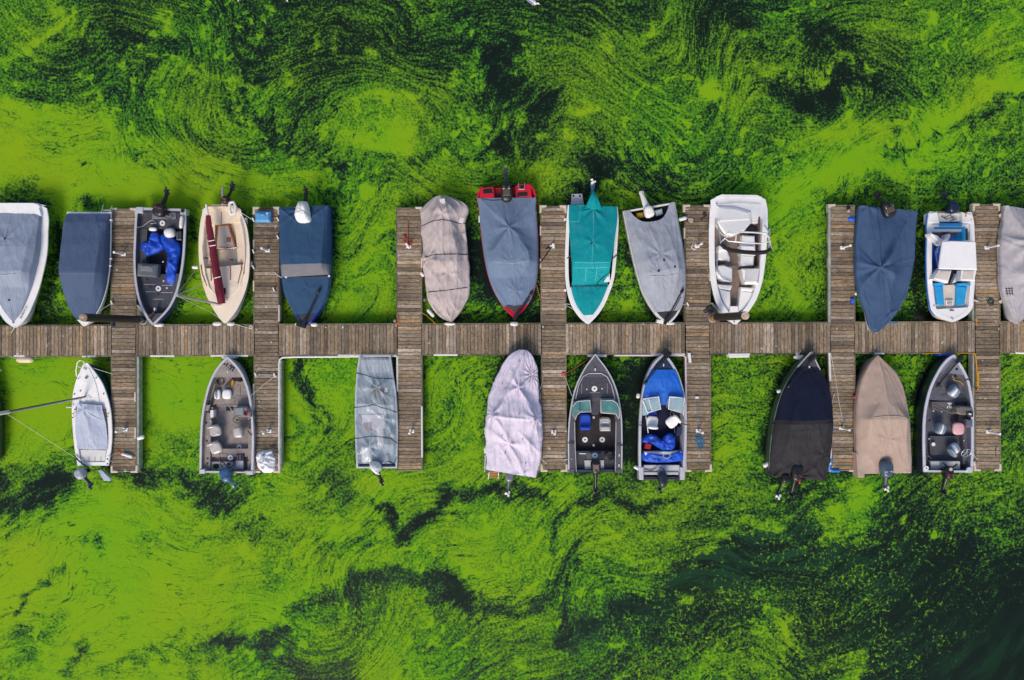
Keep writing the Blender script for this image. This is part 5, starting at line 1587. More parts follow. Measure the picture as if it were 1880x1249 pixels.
b.tube('windscreen_frame', [(1361, 494, 1.05), (1395, 494, 1.05), (1391, 520, 1.0)], .02, STEEL); b.tube('windscreen_frame', [(1316, 470, 1.02), (1317, 498, 1.1), (1324, 512, 1.08), (1344, 517, 1.02)], .022, STEEL); b.tube('hatch_frame', [(1339, 490, .62), (1357, 491, .62), (1358, 462, .62)], .018, STEEL)
b.poly('dash_pad', [(1318, 522), (1345, 524), (1342, 533), (1321, 530)], .4, .84, SEATW, .04); b.poly('dash_pad', [(1361, 527), (1385, 529), (1381, 536), (1360, 533)], .4, .84, SEATW, .04)
b.poly('bow_seat', [(1321, 531), (1341, 535), (1342, 572), (1338, 575), (1331, 560), (1325, 545)], .4, .80, SEATW, .04); b.poly('bow_seat', [(1360, 533), (1382, 537), (1378, 552), (1368, 566), (1356, 573), (1355, 570)], .4, .80, SEATW, .04)
b.poly('anchor_hatch', [(1341, 562), (1355, 562), (1356, 575), (1339, 575)], .5, .92, GEL, .02)
b.deck('bow_deck', .935, .99, 'L', 'R', .6, lambda u: b.z(u) + .005, GEL)
b.disc('bow_light', 1348, 591, 1.6, 1.03, STEEL)
TW = mat('white_tube', (.78, .78, .78), .25, .2)
tower = b.tube('tower', [(1316, 410, 1.0), (1323, 425, 1.7), (1330, 433, 2.2), (1338, 425, 2.35), (1405, 428, 2.35), (1413, 437, 2.2), (1411, 425, 1.6), (1404, 414, 1.0)], .032, TW, n=9)
for pts in ([(1331, 437, 2.2), (1337, 443, 2.3), (1395, 447.5, 2.3), (1415, 443, 2.2)], [(1352, 426, 2.35), (1350.5, 444, 2.3)], [(1316, 411, 1.0), (1320, 425, 1.5), (1323, 446, 2.05)], [(1409, 432, 2.0), (1416, 453, 2.1), (1417, 458, 2.15)], [(1403, 430, 2.3), (1406, 446, 2.3)], [(1323, 445, 2.0), (1337, 433, 2.25)], [(1413, 420, 1.6), (1412, 455, 2.1)]): b.tube('tower_bar', pts, .026, TW, parent=tower, n=8)
bm = [(1323.5, 448, 2.15), (1329, 454, 2.18), (1341, 459.5, 2.2), (1365, 463, 2.2), (1388, 464.5, 2.2), (1405, 463, 2.2), (1416, 458, 2.18)]
b.tube('rolled_bimini', bm, [.05, .075, .08, .08, .085, .08, .05], mat('black_bimini', (.008, .008, .012), .85, bump=.4, bscale=20), parent=tower, n=9)
b.disc('cleat', 1316, 374, 1.2, .9, BLACK)

# --- slate blue covered boat with star folds
b = Boat('motorboat', 'boat under a slate blue cover gathered in a star, its tip over the walkway',
         [((1577, 378), (1684, 388)), ((1575, 410), (1681.5, 415)), ((1572.5, 450), (1679, 450)), ((1571, 490), (1675.5, 490)), ((1575, 525), (1669.5, 525)), ((1582, 553), (1661, 550)), ((1592, 578), (1647, 573)), ((1597, 598), (1630, 593)), ((1602, 607), (1616, 606)), ((1607, 611), (1610, 611))], zg=.78, sheer=.1)
b.hull(GEL2, flare=.4, top=.03)
cv = Cover(b, [(-.01, .05, .8, .03), (.08, .10, .6, .04), (.3, .34, .25, .05), (.47, .56, .10, .06), (.53, .54, .14, .06), (.7, .34, .15, .05), (.85, .20, .25, .03), (1, .06, .4, .02)], u0=-.015, u1=1, over=1.0, skirt=.16, folds=[(.48, -.35, .055, 6, .4, 1.3), (.48, -.35, .02, 13, .1, .8), (.84, .35, .02, 5, .2, .5), (.0, -.7, .03, 6, .4, .5)], dips=[(-.03, .0, .14, .10, .22), (.60, .55, .14, .2, .4), (.2, -.8, .05, .2, .2)], seed=13, wr=.010, sag=.18, ragged=.04, creases=[((.48, -.35), (.0, -.75), .09, .05), ((.48, -.35), (.02, -.45), .08, .05), ((.48, -.3), (.12, .55), .10, .06), ((.46, -.22), (.16, .30), .06, .05), ((.48, -.35), (.84, .35), .05, .06), ((.48, -.4), (.92, -.1), .05, .06), ((.47, -.35), (.40, 1.0), .04, .06), ((.84, .35), (1, .0), .05, .05), ((.84, .35), (.82, 1.0), .05, .05), ((.48, -.35), (.5, -1), .04, .05)])
cv.build(canvas('slate_blue_canvas', (66, 91, 126), var=.06, stain=.08, stain_col=(.06, .08, .12)))
cv.strap([(.475, -1), (.48, -.35), (.485, .3), (.46, 1)], .006, mat('blue_seam', (.05, .09, .17), .9), 'seam')
outboard(b, 1630, 385, 112, BLACK, L=.66, W=.50, z=.95, leg=.30, trim=WHITE, band=mat('bronze_panel', (.09, .07, .05), .4), tilt=.35)

# --- white and blue cuddy with hardtop canopy
WB = mat('bright_white_gelcoat', (.84, .83, .83), .25, var=.04, stain=.08, stain_col=(.45, .4, .35), coat=.3)
BLUEP = mat('sky_blue_vinyl', (.02, .30, .62), .45, var=.12, vscale=5)
BLUED = mat('bright_blue_carpet', (.006, .09, .36), .8, var=.2, vscale=6)
b = Boat('runabout', 'white and blue runabout with a square white canopy and sky blue bow cushions',
         [((1707, 389), (1783, 390)), ((1704.5, 400), (1786, 400)), ((1703, 440), (1789, 440)), ((1702.5, 490), (1790, 490)), ((1704, 525), (1789, 520)), ((1707.5, 552), (1786.5, 548)), ((1713, 572), (1783.5, 568)), ((1724, 582), (1773, 580)), ((1737, 588), (1761, 587)), ((1747.5, 591.5), (1750.5, 591.5))], zg=.80, sheer=.10)
b.hull(WB, flare=.36); b.gunwale(WB, w=.17, transom=.0); b.tw = .05
st = MB(); st.tube([b.at(u, -1.03) + Vector((0, 0, -.06)) for u in b.us(24, 0, .93)], .03, 6); st.build('blue_stripe', mat('blue_stripe_paint', (.01, .12, .45), .3), b.root)
b.interior(WB, BLUED, .38, u1=.92)
b.poly('stern_quarter', [(1706, 391), (1722, 388), (1726, 410), (1706, 410)], .5, .86, WB, .04); b.poly('stern_quarter', [(1767, 389), (1784, 393), (1785, 410), (1768, 410)], .5, .86, WB, .04)
b.poly('motor_well', [(1723, 392), (1767, 391), (1767, 407), (1724, 408)], .4, .66, GEL2, .02)
b.pb('aft_bench', 1726, 409.5, 1767, 415.5, .5, .80, BLUEP, .03); b.deck('aft_coaming', .11, .175, 'L', 'R', .5, .74, WB)
b.pb('cockpit_liner', 1716, 417, 1772, 421, .4, .76, BLUEP); b.poly('cockpit_panel', [(1767, 417), (1773, 417), (1774, 442), (1768, 442)], .4, .80, BLUEP, .02); b.poly('cockpit_seam', [(1774, 420), (1777, 420), (1778, 441), (1775, 441)], .4, .79, DARKG, .01)
tarp('canvas_heap', [(1717, 424), (1735, 425), (1747, 422), (1759, 422), (1757, 430), (1745, 434), (1722, 432)], .45, .2, mat('brown_canvas', (.085, .06, .045), .9), 21, None, None, parent=b.root)
b.poly('seat_back', [(1735, 440), (1739, 430), (1745, 429), (1746, 434), (1741, 443)], .5, .84, WHITE, .03)
can = b.poly('canopy', [(1731, 443), (1748, 442), (1792, 443.5), (1793.5, 470), (1794.5, 495.5), (1760, 495), (1724, 494), (1727, 470)], 1.72, 1.80, WB, .03)
b.poly('canopy_wing', [(1709, 428), (1722, 433), (1732, 442), (1731, 450), (1721, 441), (1710, 432)], .8, 1.2, WB, .02)
for x, y in ((1729, 446), (1792, 447), (1726, 492), (1793, 492)): b.tube('canopy_post', [(x, y, 1.75), (1716 if x < 1750 else 1786, y + (1 if y < 460 else 4), .8)], .018, STEEL, parent=can)
b.tube('bimini_strut', [(1718, 470, .9), (1724, 452, 1.5), (1717, 462, 1.0), (1722, 490, 1.5)], .013, STEEL); tarp('blue_bag', [(1716, 458), (1724, 455), (1724, 489), (1717, 491)], .5, .15, mat('bright_blue_cloth', (.005, .05, .42), .6), 22, None, None, parent=b.root)
s_ = b.poly('windscreen_panel', [(1724.5, 496), (1747.5, 496.5), (1741, 520), (1714.5, 512)], .85, 1.16, WB, .02); b.poly('pane', [(1726.5, 498), (1745.5, 498), (1740, 515.5), (1718, 511)], 1.1, 1.18, mat('cream_glass', (.62, .57, .52), .12), .006, parent=s_)
s_ = b.poly('windscreen_panel', [(1766, 496), (1793, 495.5), (1790, 516), (1764, 515)], .85, 1.16, WB, .02); b.poly('pane', [(1769, 498), (1789, 497.5), (1786.5, 513.5), (1766.5, 513)], 1.1, 1.18, MATS['cream_glass'], .006, parent=s_)
b.poly('dark_gangway', [(1748, 497), (1766, 497), (1759, 508), (1749, 520), (1741, 520)], .4, .62, mat('black_navy_cloth', (.008, .009, .022), .85), .01)
b.poly('folded_door', [(1757, 502), (1766, 501), (1763, 515), (1748, 521)], .5, .80, GEL2, .02)
b.deck('bow_liner', .66, .905, 'L', 'R', .4, .74, mat('cream_liner', (.66, .58, .48), .5, stain=.2), inset=.19)
for pts in ([(1717, 525), (1732, 524), (1734.5, 560), (1731, 561), (1721, 559)], [(1757, 525), (1777, 526), (1771.5, 560), (1756, 561)]): b.poly('bow_cushion', pts, .6, .86, BLUEP, .035)
for pts in ([(1716, 520), (1735, 519), (1735, 524), (1717, 524.5)], [(1759, 520), (1783, 520), (1782, 525), (1758, 524.5)]): b.poly('cushion_back', pts, .6, .96, BLUEP, .02)
v_ = b.pb('vent_plate', 1737, 550.5, 1750.5, 560.5, .6, .82, WB)
for k in range(3): b.pb('slot', 1739, 552.3 + 2.8 * k, 1748.5, 553.6 + 2.8 * k, .8, .83, mat('rust_brown', (.18, .07, .04), .7), .002, parent=v_)
b.deck('bow_deck', .875, .99, 'L', 'R', .6, lambda u: b.z(u) + .002, WB)
b.disc('bow_eye', 1748.5, 585, 1.5, .95, STEEL); b.pb('bow_cleat', 1745, 569.5, 1752, 571, .9, .95, NAVY); b.disc('deck_eye', 1715, 562, 1.2, .93, STEEL)
outboard(b, 1748.5, 381, 95, mat('midnight_motor', (.006, .012, .04), .3, coat=.2), L=.50, W=.40, z=1.0, leg=.22, tilt=.45)
b.tube('control_cable', [(1728, 397, .75), (1738, 403, .75), (1750, 398, .8), (1757, 402, .75), (1745, 406, .72)], .016, BLACK); b.tube('control_cable', [(1733, 400, .75), (1744, 394, .8), (1752, 404, .75)], .014, BLACK)
rope([(1783, 404, .85), (1787, 399, .7), (1793, 397, .53), (1788, 402, .6), (1785, 409, .8)], .014, ROPE_Y, 'yellow line tangled at the stern of the white and blue runabout')
b.pb('yellow_tag', 1772, 391, 1775, 398, .8, .88, ROPE_Y)

# --- grey tarped boat cut by the right edge
b = Boat('motorboat', 'boat under a pale grey tarp with a black grid mark, cut by the right edge',
         [((1843, 378), (1928, 392)), ((1840, 410), (1934, 412)), ((1837, 450), (1935, 450)), ((1836, 490), (1932, 490)), ((1839, 525), (1924, 522)), ((1846, 553), (1910, 550)), ((1857, 578), (1890, 575)), ((1867, 595), (1871, 595))], zg=.74)
b.hull(GEL2, flare=.45, top=.03)
cv = Cover(b, [(0, .06, .7, .03), (.1, .3, .4, .05), (.35, .5, .45, .06), (.55, .46, .4, .06), (.65, .32, .3, .05), (.85, .15, .2, .02), (1, .02, .2, 0)], over=1.0, skirt=.16, folds=[(.28, -.2, .045, 7, .3, 1.0), (.58, .1, .03, 7, 1, .7)], dips=[(.45, -.4, .12, .08, .3)], seed=14, wr=.014, sag=.14, ragged=.06, creases=[((.0, -.9), (.3, -.2), .06, .06), ((.22, -1), (.35, .0), .05, .05), ((.28, -.95), (.4, -.1), .05, .05), ((.56, -.7), (.58, .2), .05, .06), ((.58, -.2), (.95, -.3), .04, .06)])
cv.build(canvas('pale_grey_tarp', (182, 178, 184), var=.12, stain=.35, stain_col=(.20, .15, .13)))
for k in range(3):
    cv.strap([(.685 + .02 * k, -.95), (.685 + .02 * k, -.66)], .014, mat('ink_mark', (.03, .03, .05), .8), 'grid_mark')
for k in range(3): cv.strap([(.672, -.9 + .1 * k), (.742, -.88 + .1 * k)], .012, MATS['ink_mark'], 'grid_mark')

# ================================================================== lower row of boats, left to right (bows towards the walkway)
# --- white daysailer with its mast out over the weed
b = Boat('sailboat', 'small white sailboat with a pale blue cockpit cover and bow rail, mast leaning left',
         [((143, 855), (199, 855)), ((140, 840), (201.5, 840)), ((135.5, 805), (205, 810)), ((133, 770), (205, 780)), ((132.5, 745), (202.5, 752)), ((135, 720), (196, 726)), ((140.5, 698), (186.5, 702)), ((148, 679), (173, 682)), ((155, 666), (161, 667))], zg=.62, sheer=.16)
b.hull(mat('teal_navy_hull', (.01, .05, .085), .3, coat=.3), flare=.10); b.gunwale(GEL, w=.15, transom=.14, out=.012); b.interior(GEL2, GEL2, .35)
b.deck('fore_deck', .56, .985, 'L', 'R', .4, lambda u: b.z(u) + .0, GEL, inset=.14)
b.deck('fore_deck_crown', .60, .95, -.5, .5, .6, lambda u: b.z(u) + .03, GEL)
b.deck('side_deck', .16, .56, .62, 'R', .4, .60, mat('cream_side_seat', (.58, .55, .52), .5, stain=.2), inset=.15); b.deck('side_deck', .1, .56, 'L', -.84, .4, .60, GEL2, inset=.15)
CB = canvas('pale_blue_canvas', (188, 197, 218), var=.06, stain=.08, stain_col=(.35, .38, .48))
cv = Cover(b, [(.155, .10, .3, .0), (.3, .17, .05, .02), (.5, .24, .04, .03), (.60, .20, .05, .03)], u0=.16, u1=.60, over=1.0, skirt=.0, folds=[(.55, -.3, .03, 5, .4, 1.2)], seed=31, wr=.012, sag=.1, nu=40, nt=36, tmin=lambda u: interp([(0, .86), (.3, .82), (.45, .76), (.57, .68)], u)[0])
cv.build(CB, 'cockpit_cover'); cv.strap([(.55, -.15), (.5, .15), (.46, .55)], .012, WHITE, 'cover_rope'); cv.strap([(.16, -.1), (.35, -.22), (.55, -.22)], .008, WHITE, 'cover_rope'); cv.strap([(.17, -.35), (.35, -.4), (.55, -.25)], .006, WHITE, 'cover_rope')
bn = b.deck('stern_bench', .035, .15, -.72, .72, .4, .60, GEL2)
for k in range(4): b.tube('seam', [(152 + k * 11, 839, .612), (152 + k * 11, 852, .612)], .008, mat('grey_seam', (.3, .32, .36), .9), parent=bn)
b.tube('coaming_line', [(137, 838, .70), (144, 846, .72), (152, 852, .72), (163, 860, .68), (172, 866, .60)], .03, NAVY)
mast = b.tube('mast', [(157.5, 729, .68), (14, 757.5, 5.0)], .042, mat('grey_spar', (.5, .5, .5), .4, .4), n=10)
MB().ptube([(16, 756.8, 4.95), (-60, 768, 6.6)], .06, 10).build('mast_head', WHITE, mast)
b.tube('mast_track', [(156, 728, .80), (18, 754.6, 5.03)], .02, DARKG, parent=mast)
b.tube('backstay', [(10, 758, 5.0), (139, 841, .7)], .009, mat('pale_stay', (.6, .62, .35), .6), parent=mast, n=5)
b.tube('shroud', [(158, 729, .8), (176, 731, .66), (186, 757, .66)], .012, mat('stay_wire', (.5, .55, .4), .5), n=5)
b.tube('bow_rail', [(140.5, 691, .85), (139.5, 680, 1.0), (142, 666, 1.05), (147, 661.5, 1.05), (152, 663, 1.0), (157, 668, .85)], .022, WHITE, n=8); b.tube('rail_brace', [(142, 673, 1.0), (155, 677, .82)], .016, WHITE)
for x, y in ((153, 677), (157, 678), (143.5, 695), (176, 694), (136, 724), (190, 723), (134, 760), (198, 760), (133.5, 767), (195.5, 767), (137, 752), (147, 718)): b.disc('deck_fitting', x, y, 1.2, .82 if y < 700 else .74, DARKG)
b.disc('mooring_bitt', 158, 693.5, 2.4, .83, mat('bronze', (.25, .22, .18), .4, .6)); b.disc('winch', 190.5, 755, 1.8, .76, TEAK); b.tube('boom_crutch', [(122, 748, .9), (133, 747.5, .75)], .03, WHITE)
for y in (843, 852): b.disc('transom_eye', 197, y, 1.4, .74, NAVY)
outboard(b, 148, 870, 300, mat('lilac_grey_motor', (.42, .42, .50), .35), L=.44, W=.34, z=.85, leg=.30, lm=NAVY, legw=.06)
b.poly('rudder', [(179, 864), (186, 862), (203, 879), (202, 883.5), (190, 883)], .35, .42, mat('pale_blue_blade', (.42, .50, .62), .4), .02)
rope([(165, 674, .75), (207, 687, .53)], .012, ROPE_W, 'white bow line from the small white sailboat across to its pier')
for y in (836, 845): rope([(198, y, .72), (204, y + 2, .6), (208, y + (4 if y > 840 else -2), .52)], .010, ROPE_W, 'short stern line of the small white sailboat, ' + ('upper one' if y < 840 else 'lower one'))

# --- taupe fishing boat with four seats
b = Boat('fishing_boat', 'open taupe carpeted fishing boat with clear bagged seats and a blue motor',
         [((366.5, 868), (464, 869)), ((367, 840), (465, 840)), ((368, 800), (465.5, 800)), ((370.5, 765), (463.5, 765)), ((376, 733), (460, 733)), ((384.5, 703), (452, 703)), ((395, 681), (441.5, 681)), ((406, 666), (429.5, 666)), ((416.5, 656), (418.5, 656))], zg=.74)
b.hull(ALU, flare=.08); b.gunwale(ALU, w=.07, transom=.07)
b.interior(mat('taupe_liner', (.26, .23, .22), .7, var=.15), CARPET_T, .30)
b.deck('bow_plate', .825, .985, 'L', 'R', .5, lambda u: b.z(u) - .02, CARPET_T)
b.deck('bow_deck', .57, .825, 'L', 'R', .3, .52, CARPET_T)
b.deck('side_locker', .02, .565, 'L', -.68, .3, .58, CARPET_T); b.deck('side_locker', .02, .50, .74, 'R', .3, .58, CARPET_T)
b.deck('stern_deck', .13, .20, -.66, .72, .3, .50, CARPET_T); b.pb('splash_well', 385.5, 848, 448, 864, .3, .46, mat('pale_grey_well', (.52, .52, .52), .5, stain=.4, sscale=5)); b.pb('well_cover', 432.5, 846, 446.5, 861, .4, .56, ALU)
b.pb('stern_cap', 366, 862, 376, 870, .5, .79, ALU); b.pb('stern_cap', 451, 865, 464, 872, .5, .79, ALU)
g = b.pb('battery_hatch', 434, 834, 448.5, 846, .4, .545, BLACK)
b.pb('label_patch', 439, 835, 442, 845, .5, .553, mat('purple_label', (.12, .08, .25), .5), .003, parent=g); b.pb('label_patch', 434.5, 836, 437, 845, .5, .553, mat('brown_label', (.3, .12, .07), .5), .003, parent=g)
for x, y in ((439, 821.5), (423, 840.5)): b.disc('seat_base', x, y, 5, .53 if y > 830 else .34, WHITE, BLACK)
for x, y in ((375.5, 770), (378.5, 776.5), (381, 842), (381, 851), (379.5, 810), (451.5, 843), (455, 845.5), (458.5, 786), (459.5, 779)): b.disc('rod_holder', x, y, 1.7, .595, BLACK)
s_ = b.pb('hatch_seam', 403, 832.5, 417, 833.3, .4, .512, mat('seam_brown', (.16, .13, .12), .9), .002); b.pb('hatch_edge', 402.5, 833, 403.3, 846, .4, .512, MATS['seam_brown'], .002, parent=s_); b.pb('hatch_edge', 417, 833, 417.8, 846, .4, .512, MATS['seam_brown'], .002, parent=s_)
for pts in ([(434, 707, .53), (441, 707, .53), (441, 727, .53), (432, 727, .53)], [(409, 731, .53), (431, 731, .53), (431, 743, .53)], [(391, 745, .535), (455, 743, .535)]): b.tube('deck_seam', pts, .006, MATS['seam_brown'], n=5)
for sx, sy, an in ((399, 724, 180), (417, 724, 0)): seat(b, sx, sy, .62, an, SEATW, w=.40, d=.26 if sx < 410 else .36, back=False, band=SEATG if sx < 410 else None)
PLB = mat('clear_bagged_seat', (.47, .45, .44), .18, var=.25, vscale=5, stain=.4, stain_col=(.75, .74, .73), sscale=6, coat=.4)
seat(b, 396, 792, .62, 100, PLB, w=.46, d=.44); seat(b, 438, 794, .62, 5, PLB, w=.44, d=.42); seat(b, 397, 823, .62, 110, PLB, w=.48, d=.46)
c_ = b.poly('console', [(427, 749), (438, 746), (452, 747), (460, 756), (460, 766), (429, 765)], .3, .94, mat('console_grey', (.19, .19, .20), .5), .05)
b.poly('console_screen', [(431, 749), (446, 748), (448, 761), (430, 762)], .8, 1.0, mat('smoked_screen', (.26, .27, .28), .15), .03, parent=c_); b.pb('red_gauge', 450, 755, 455, 764, .8, .98, RED, ang=.4, parent=c_); b.pb('instrument', 447, 757, 453, 763, .85, 1.0, BLACK, ang=.5, parent=c_)
b.pb('throttle_box', 455, 772, 463, 785, .5, .76, DARKG); b.tube('throttle', [(455, 791, .8), (462, 800, .8)], .02, BLACK); wheel(b, 435, 771.5, .93, .155, BLACK)
b.pb('foot_pedal_mat', 415, 747, 428, 754.5, .3, .335, BLACK); b.tube('white_strut', [(420.5, 746, .6), (427, 756, .9)], .014, WHITE)
b.poly('rod_locker_front', [(372, 744), (386, 743), (382, 755), (371, 754)], .4, .72, mat('taupe_liner', (.26, .23, .22), .7)); b.disc('speaker', 374.5, 749, 2.6, .74, BLACK)
b.pb('drinks_holder', 386, 753, 392, 767, .35, .62, WHITE); b.pb('tool', 390, 745, 396, 748, .5, .58, BLACK, ang=-.5); b.tube('white_hose', [(386, 771, .6), (388.5, 776, .6), (387, 781, .6)], .02, WHITE)
troller(b, [(398, 704, .75), (384, 750, .62)], r=.03); b.tube('motor_cable', [(398, 697, .6), (406, 691, .6), (411, 697, .6), (410, 706, .6), (403, 707, .58), (399, 700, .6)], .022, BLACK)
b.poly('dark_gear_bag', [(409, 712), (420, 701), (426, 694), (431, 697), (425, 706), (424, 711)], .5, .66, DARKG, .03); b.poly('black_gear', [(427, 691), (441, 692), (444, 700), (440, 702), (428, 698)], .5, .66, BLACK, .03); b.poly('yellow_strap', [(424, 702), (427, 697), (429.5, 700), (427, 707), (425, 713)], .6, .70, mat('orange_yellow', (.6, .25, .01), .6), .02)
for x, y, a in ((414, 667, .65), (425, 675.5, .65)):
    p_ = b.pb('dark_number_decal', x - 5.5, y - 4.5, x + 5.5, y + 4.5, .75, .81, mat('black_decal', (.015, .018, .03), .5), .004, ang=a)
    for k in range(2): b.pb('stripe', x - 5.5 + 4.4 * k + 1.2, y - 3 + 3 * k, x - 5.5 + 4.4 * k + 2.0, y + 2 + 3 * k, .8, .818, ALU, .002, ang=a, parent=p_)
b.pb('bow_cleat', 416.5, 680.5, 418.5, 684, .7, .84, WHITE)
outboard(b, 415.5, 872, 287, mat('steel_blue_motor', (.035, .105, .22), .35, coat=.3), L=.58, W=.44, z=.95, leg=.16, trim=mat('dark_trim', (.01, .02, .05), .4), tilt=.5, plate=False)
b.tube('fuel_hose', [(409, 858, .7), (404, 852, .6), (406, 848, .6), (411, 850, .65), (417, 857, .7), (424, 858, .75), (430, 853, .6), (429, 846, .55)], .02, BLACK); b.disc('fuel_filter', 419.5, 852.5, 3.2, .66, BLACK); b.tube('battery_lead', [(432, 865, .78), (446, 866, .79), (456, 863, .79)], .02, BLACK)
tarp('weed_clump', [(391, 853), (400, 851), (402, 859), (393, 861)], .47, .06, mat('dead_weed', (.03, .045, .015), .9), 23, None, None, parent=b.root)
rope([(459, 728, .8), (482, 708, .56), (506, 689, .53), (470, 687, .53), (472, 680, .53), (476, 675, .53)], .011, ROPE_W, 'white line from the taupe fishing boat up across its pier')
rope([(461, 855, .8), (468, 850, .54)], .010, ROPE_W, 'stern line between the taupe fishing boat and the white heap')

# --- flat boat under clear plastic
PLASTIC = mat('clear_blue_plastic', (.52, .62, .72), .22, var=.18, vscale=1.6, bump=.25, bscale=10, stain=.35, stain_col=(.82, .86, .90), sscale=1.6, stretch=(2.2, .6, 1), alpha=.40, coat=.3)
b = Boat('jon_boat', 'flat square bowed boat wrapped in clear bluish plastic with black cords',
         [((655, 860), (728.5, 860)), ((653.5, 830), (729.5, 830)), ((652.5, 790), (730, 790)), ((652, 750), (729, 755)), ((653, 715), (726.5, 720)), ((656, 680), (722, 690)), ((659.5, 654), (717, 655))], zg=.60, sheer=.12)
b.hull(ALU, flare=.05); b.gunwale(ALU, w=.05, transom=.06); b.interior(mat('pale_blue_liner', (.30, .38, .46), .6, var=.15), mat('blue_grey_floor', (.24, .32, .40), .7, var=.25, stain=.3), .22, u1=.995)
CAMO = mat('brown_camo_seat', (.10, .085, .055), .8, var=.5, vscale=12, stain=.4, stain_col=(.03, .03, .02), sscale=14)
b.poly('folded_seat', [(677, 712), (683, 708.5), (715, 709), (714, 717), (705, 731), (686, 733.5), (676, 720)], .35, .70, CAMO, .04)
b.tube('paddle', [(689, 706, .74), (705, 725, .72)], .03, mat('tan_paddle', (.42, .20, .12), .6)); b.poly('white_box', [(706, 712), (712, 712), (712, 720), (706, 720)], .6, .74, WHITE)
b.poly('bow_deck', [(662, 660), (715, 661), (717, 683), (664, 684)], .3, .60, mat('grey_bow_deck', (.40, .42, .46), .6))
b.poly('bench', [(655, 741), (723, 744), (722, 760), (655, 760)], .25, .52, mat('pale_bench', (.48, .52, .56), .6)); b.poly('console_box', [(664, 761), (705, 761), (707, 786), (687, 790), (664, 777)], .25, .56, mat('white_pink_box', (.72, .66, .68), .5), .03)
b.poly('red_tank', [(667, 777), (682, 776), (682, 791), (669, 791)], .3, .60, mat('rusty_red', (.34, .07, .05), .6), .03); b.poly('dark_battery', [(712, 796), (721, 795), (721, 804), (712, 804)], .3, .58, DARKG, .02)
b.poly('white_seat', [(662, 820), (680, 819), (682, 848), (664, 850)], .25, .60, SEATW, .05); b.poly('pale_box', [(691, 781), (704, 782), (704, 818), (693, 818)], .25, .54, mat('white_pink_box', (.72, .66, .68), .5), .03); b.poly('dark_tray', [(698, 836), (715, 835), (713, 842), (700, 842)], .3, .60, mat('olive_tray', (.10, .12, .11), .6)); b.poly('pale_bench', [(703, 816), (722, 816), (722, 836), (704, 836)], .25, .52, MATS['pale_bench'])
cv = Cover(b, [(0, .05, .7, .01), (.1, .10, .6, .01), (.3, .16, .4, .02), (.5, .14, .5, .02), (.68, .20, .3, .02), (.85, .08, .5, .01), (1, .02, .8, .01)], u0=.045, u1=.99, over=1.0, skirt=.10, folds=[(.72, .1, .035, 7, .4, 1.1), (.2, -.3, .03, 6, .1, .8), (.45, .4, .03, 5, 1, .9)], dips=[(0, 0, .06, .05, .5)], seed=33, wr=.014, sag=.1, ragged=.03, creases=[((.95, -.6), (.5, .3), .05, .04), ((.95, -.2), (.6, .6), .05, .04), ((.8, .2), (.3, .75), .05, .04), ((.7, .4), (.2, .6), .04, .04), ((.5, -.9), (.3, -.3), .05, .04), ((.3, -.2), (.05, -.6), .05, .04), ((.3, .1), (.05, .7), .05, .04), ((.75, -.9), (.55, -.3), .04, .04)])
cv.build(PLASTIC, 'plastic_sheet')
cv.strap([(.825, -1.04), (.82, -.4), (.808, 0), (.815, .5), (.825, 1.0)], .013, CORD); cv.strap([(.53, -1.05), (.545, -.6), (.57, -.1), (.545, .5), (.51, 1.0)], .013, CORD); cv.strap([(.265, -1.05), (.275, -.7), (.295, -.2), (.285, .3), (.27, .7), (.22, 1)], .013, CORD)
cv.strap([(.07, .55), (.045, .85), (.10, 1.0)], .012, CORD); b.disc('blue_cap', 655.5, 777, 3, .66, NAVY)
outboard(b, 691, 862, 285, BLACK, L=.46, W=.34, z=.85, leg=.28, tilt=.3)
o = tarp('motor_bag', [(680, 850), (692, 848), (700, 856), (699, 866), (696, 872), (686, 867), (680, 859)], .88, .42, MATS['white_bag'], 24, None, None, rough=.5, parent=b.root, lumpy=.25); o['label'] = 'white bag over the small outboard'

# --- lilac tarped boat
b = Boat('motorboat', 'boat under a rumpled lilac white tarp with a wooden swim ladder',
         [((893, 862), (984.5, 877)), ((892, 840), (992, 855)), ((891.5, 805), (995, 815)), ((892, 770), (995.5, 780)), ((895.5, 740), (994, 748)), ((902, 712), (991.5, 718)), ((913, 686), (987.5, 690)), ((926, 664), (983.5, 668)), ((941, 648), (977, 652)), ((954, 642), (968, 643))], zg=.80, sheer=.12)
b.hull(GEL2, flare=.14, top=.03)
LIL = canvas('lilac_white_tarp', (220, 211, 229), var=.05, stain=.10, stain_col=(.42, .42, .55), sscale=1.6)
cv = Cover(b, [(0, .06, .7, .04), (.12, .18, .5, .05), (.3, .42, .55, .10), (.46, .60, .72, .16), (.50, .57, .66, .15), (.60, .44, .4, .10), (.7, .42, .12, .08), (.85, .26, .12, .06), (.95, .16, .4, .05), (1, .08, .5, .03)], over=1.0, skirt=.2,
           folds=[(.25, -.2, .055, 5, 1.2, 1.1), (.70, .1, .045, 6, .5, .9), (.47, -.8, .03, 9, .2, .6), (.8, .7, .045, 14, .2, .45), (.47, .8, .03, 8, .9, .6), (.02, .4, .03, 6, .2, .6)], dips=[(.18, -.3, .12, .07, .3), (.6, .6, .06, .08, .4)], seed=34, wr=.014, sag=.12, ragged=.09, nu=130, nt=90, creases=[((.46, -.7), (.0, .5), .10, .08), ((.46, -.65), (.2, .1), .07, .07), ((.46, .72), (.2, .95), .07, .08), ((.35, .2), (.2, .9), .08, .08), ((.46, -.75), (.05, -.7), .07, .08), ((.96, .1), (.55, -.5), .07, .08), ((.96, .2), (.6, .3), .05, .08), ((.72, .1), (.52, .75), .08, .08), ((.66, .2), (.52, .3), .06, .07), ((.22, -.5), (.05, .0), .08, .07), ((.30, .5), (.02, .85), .05, .08), ((.46, -.7), (.46, .7), .05, .04)])
cv.build(LIL)
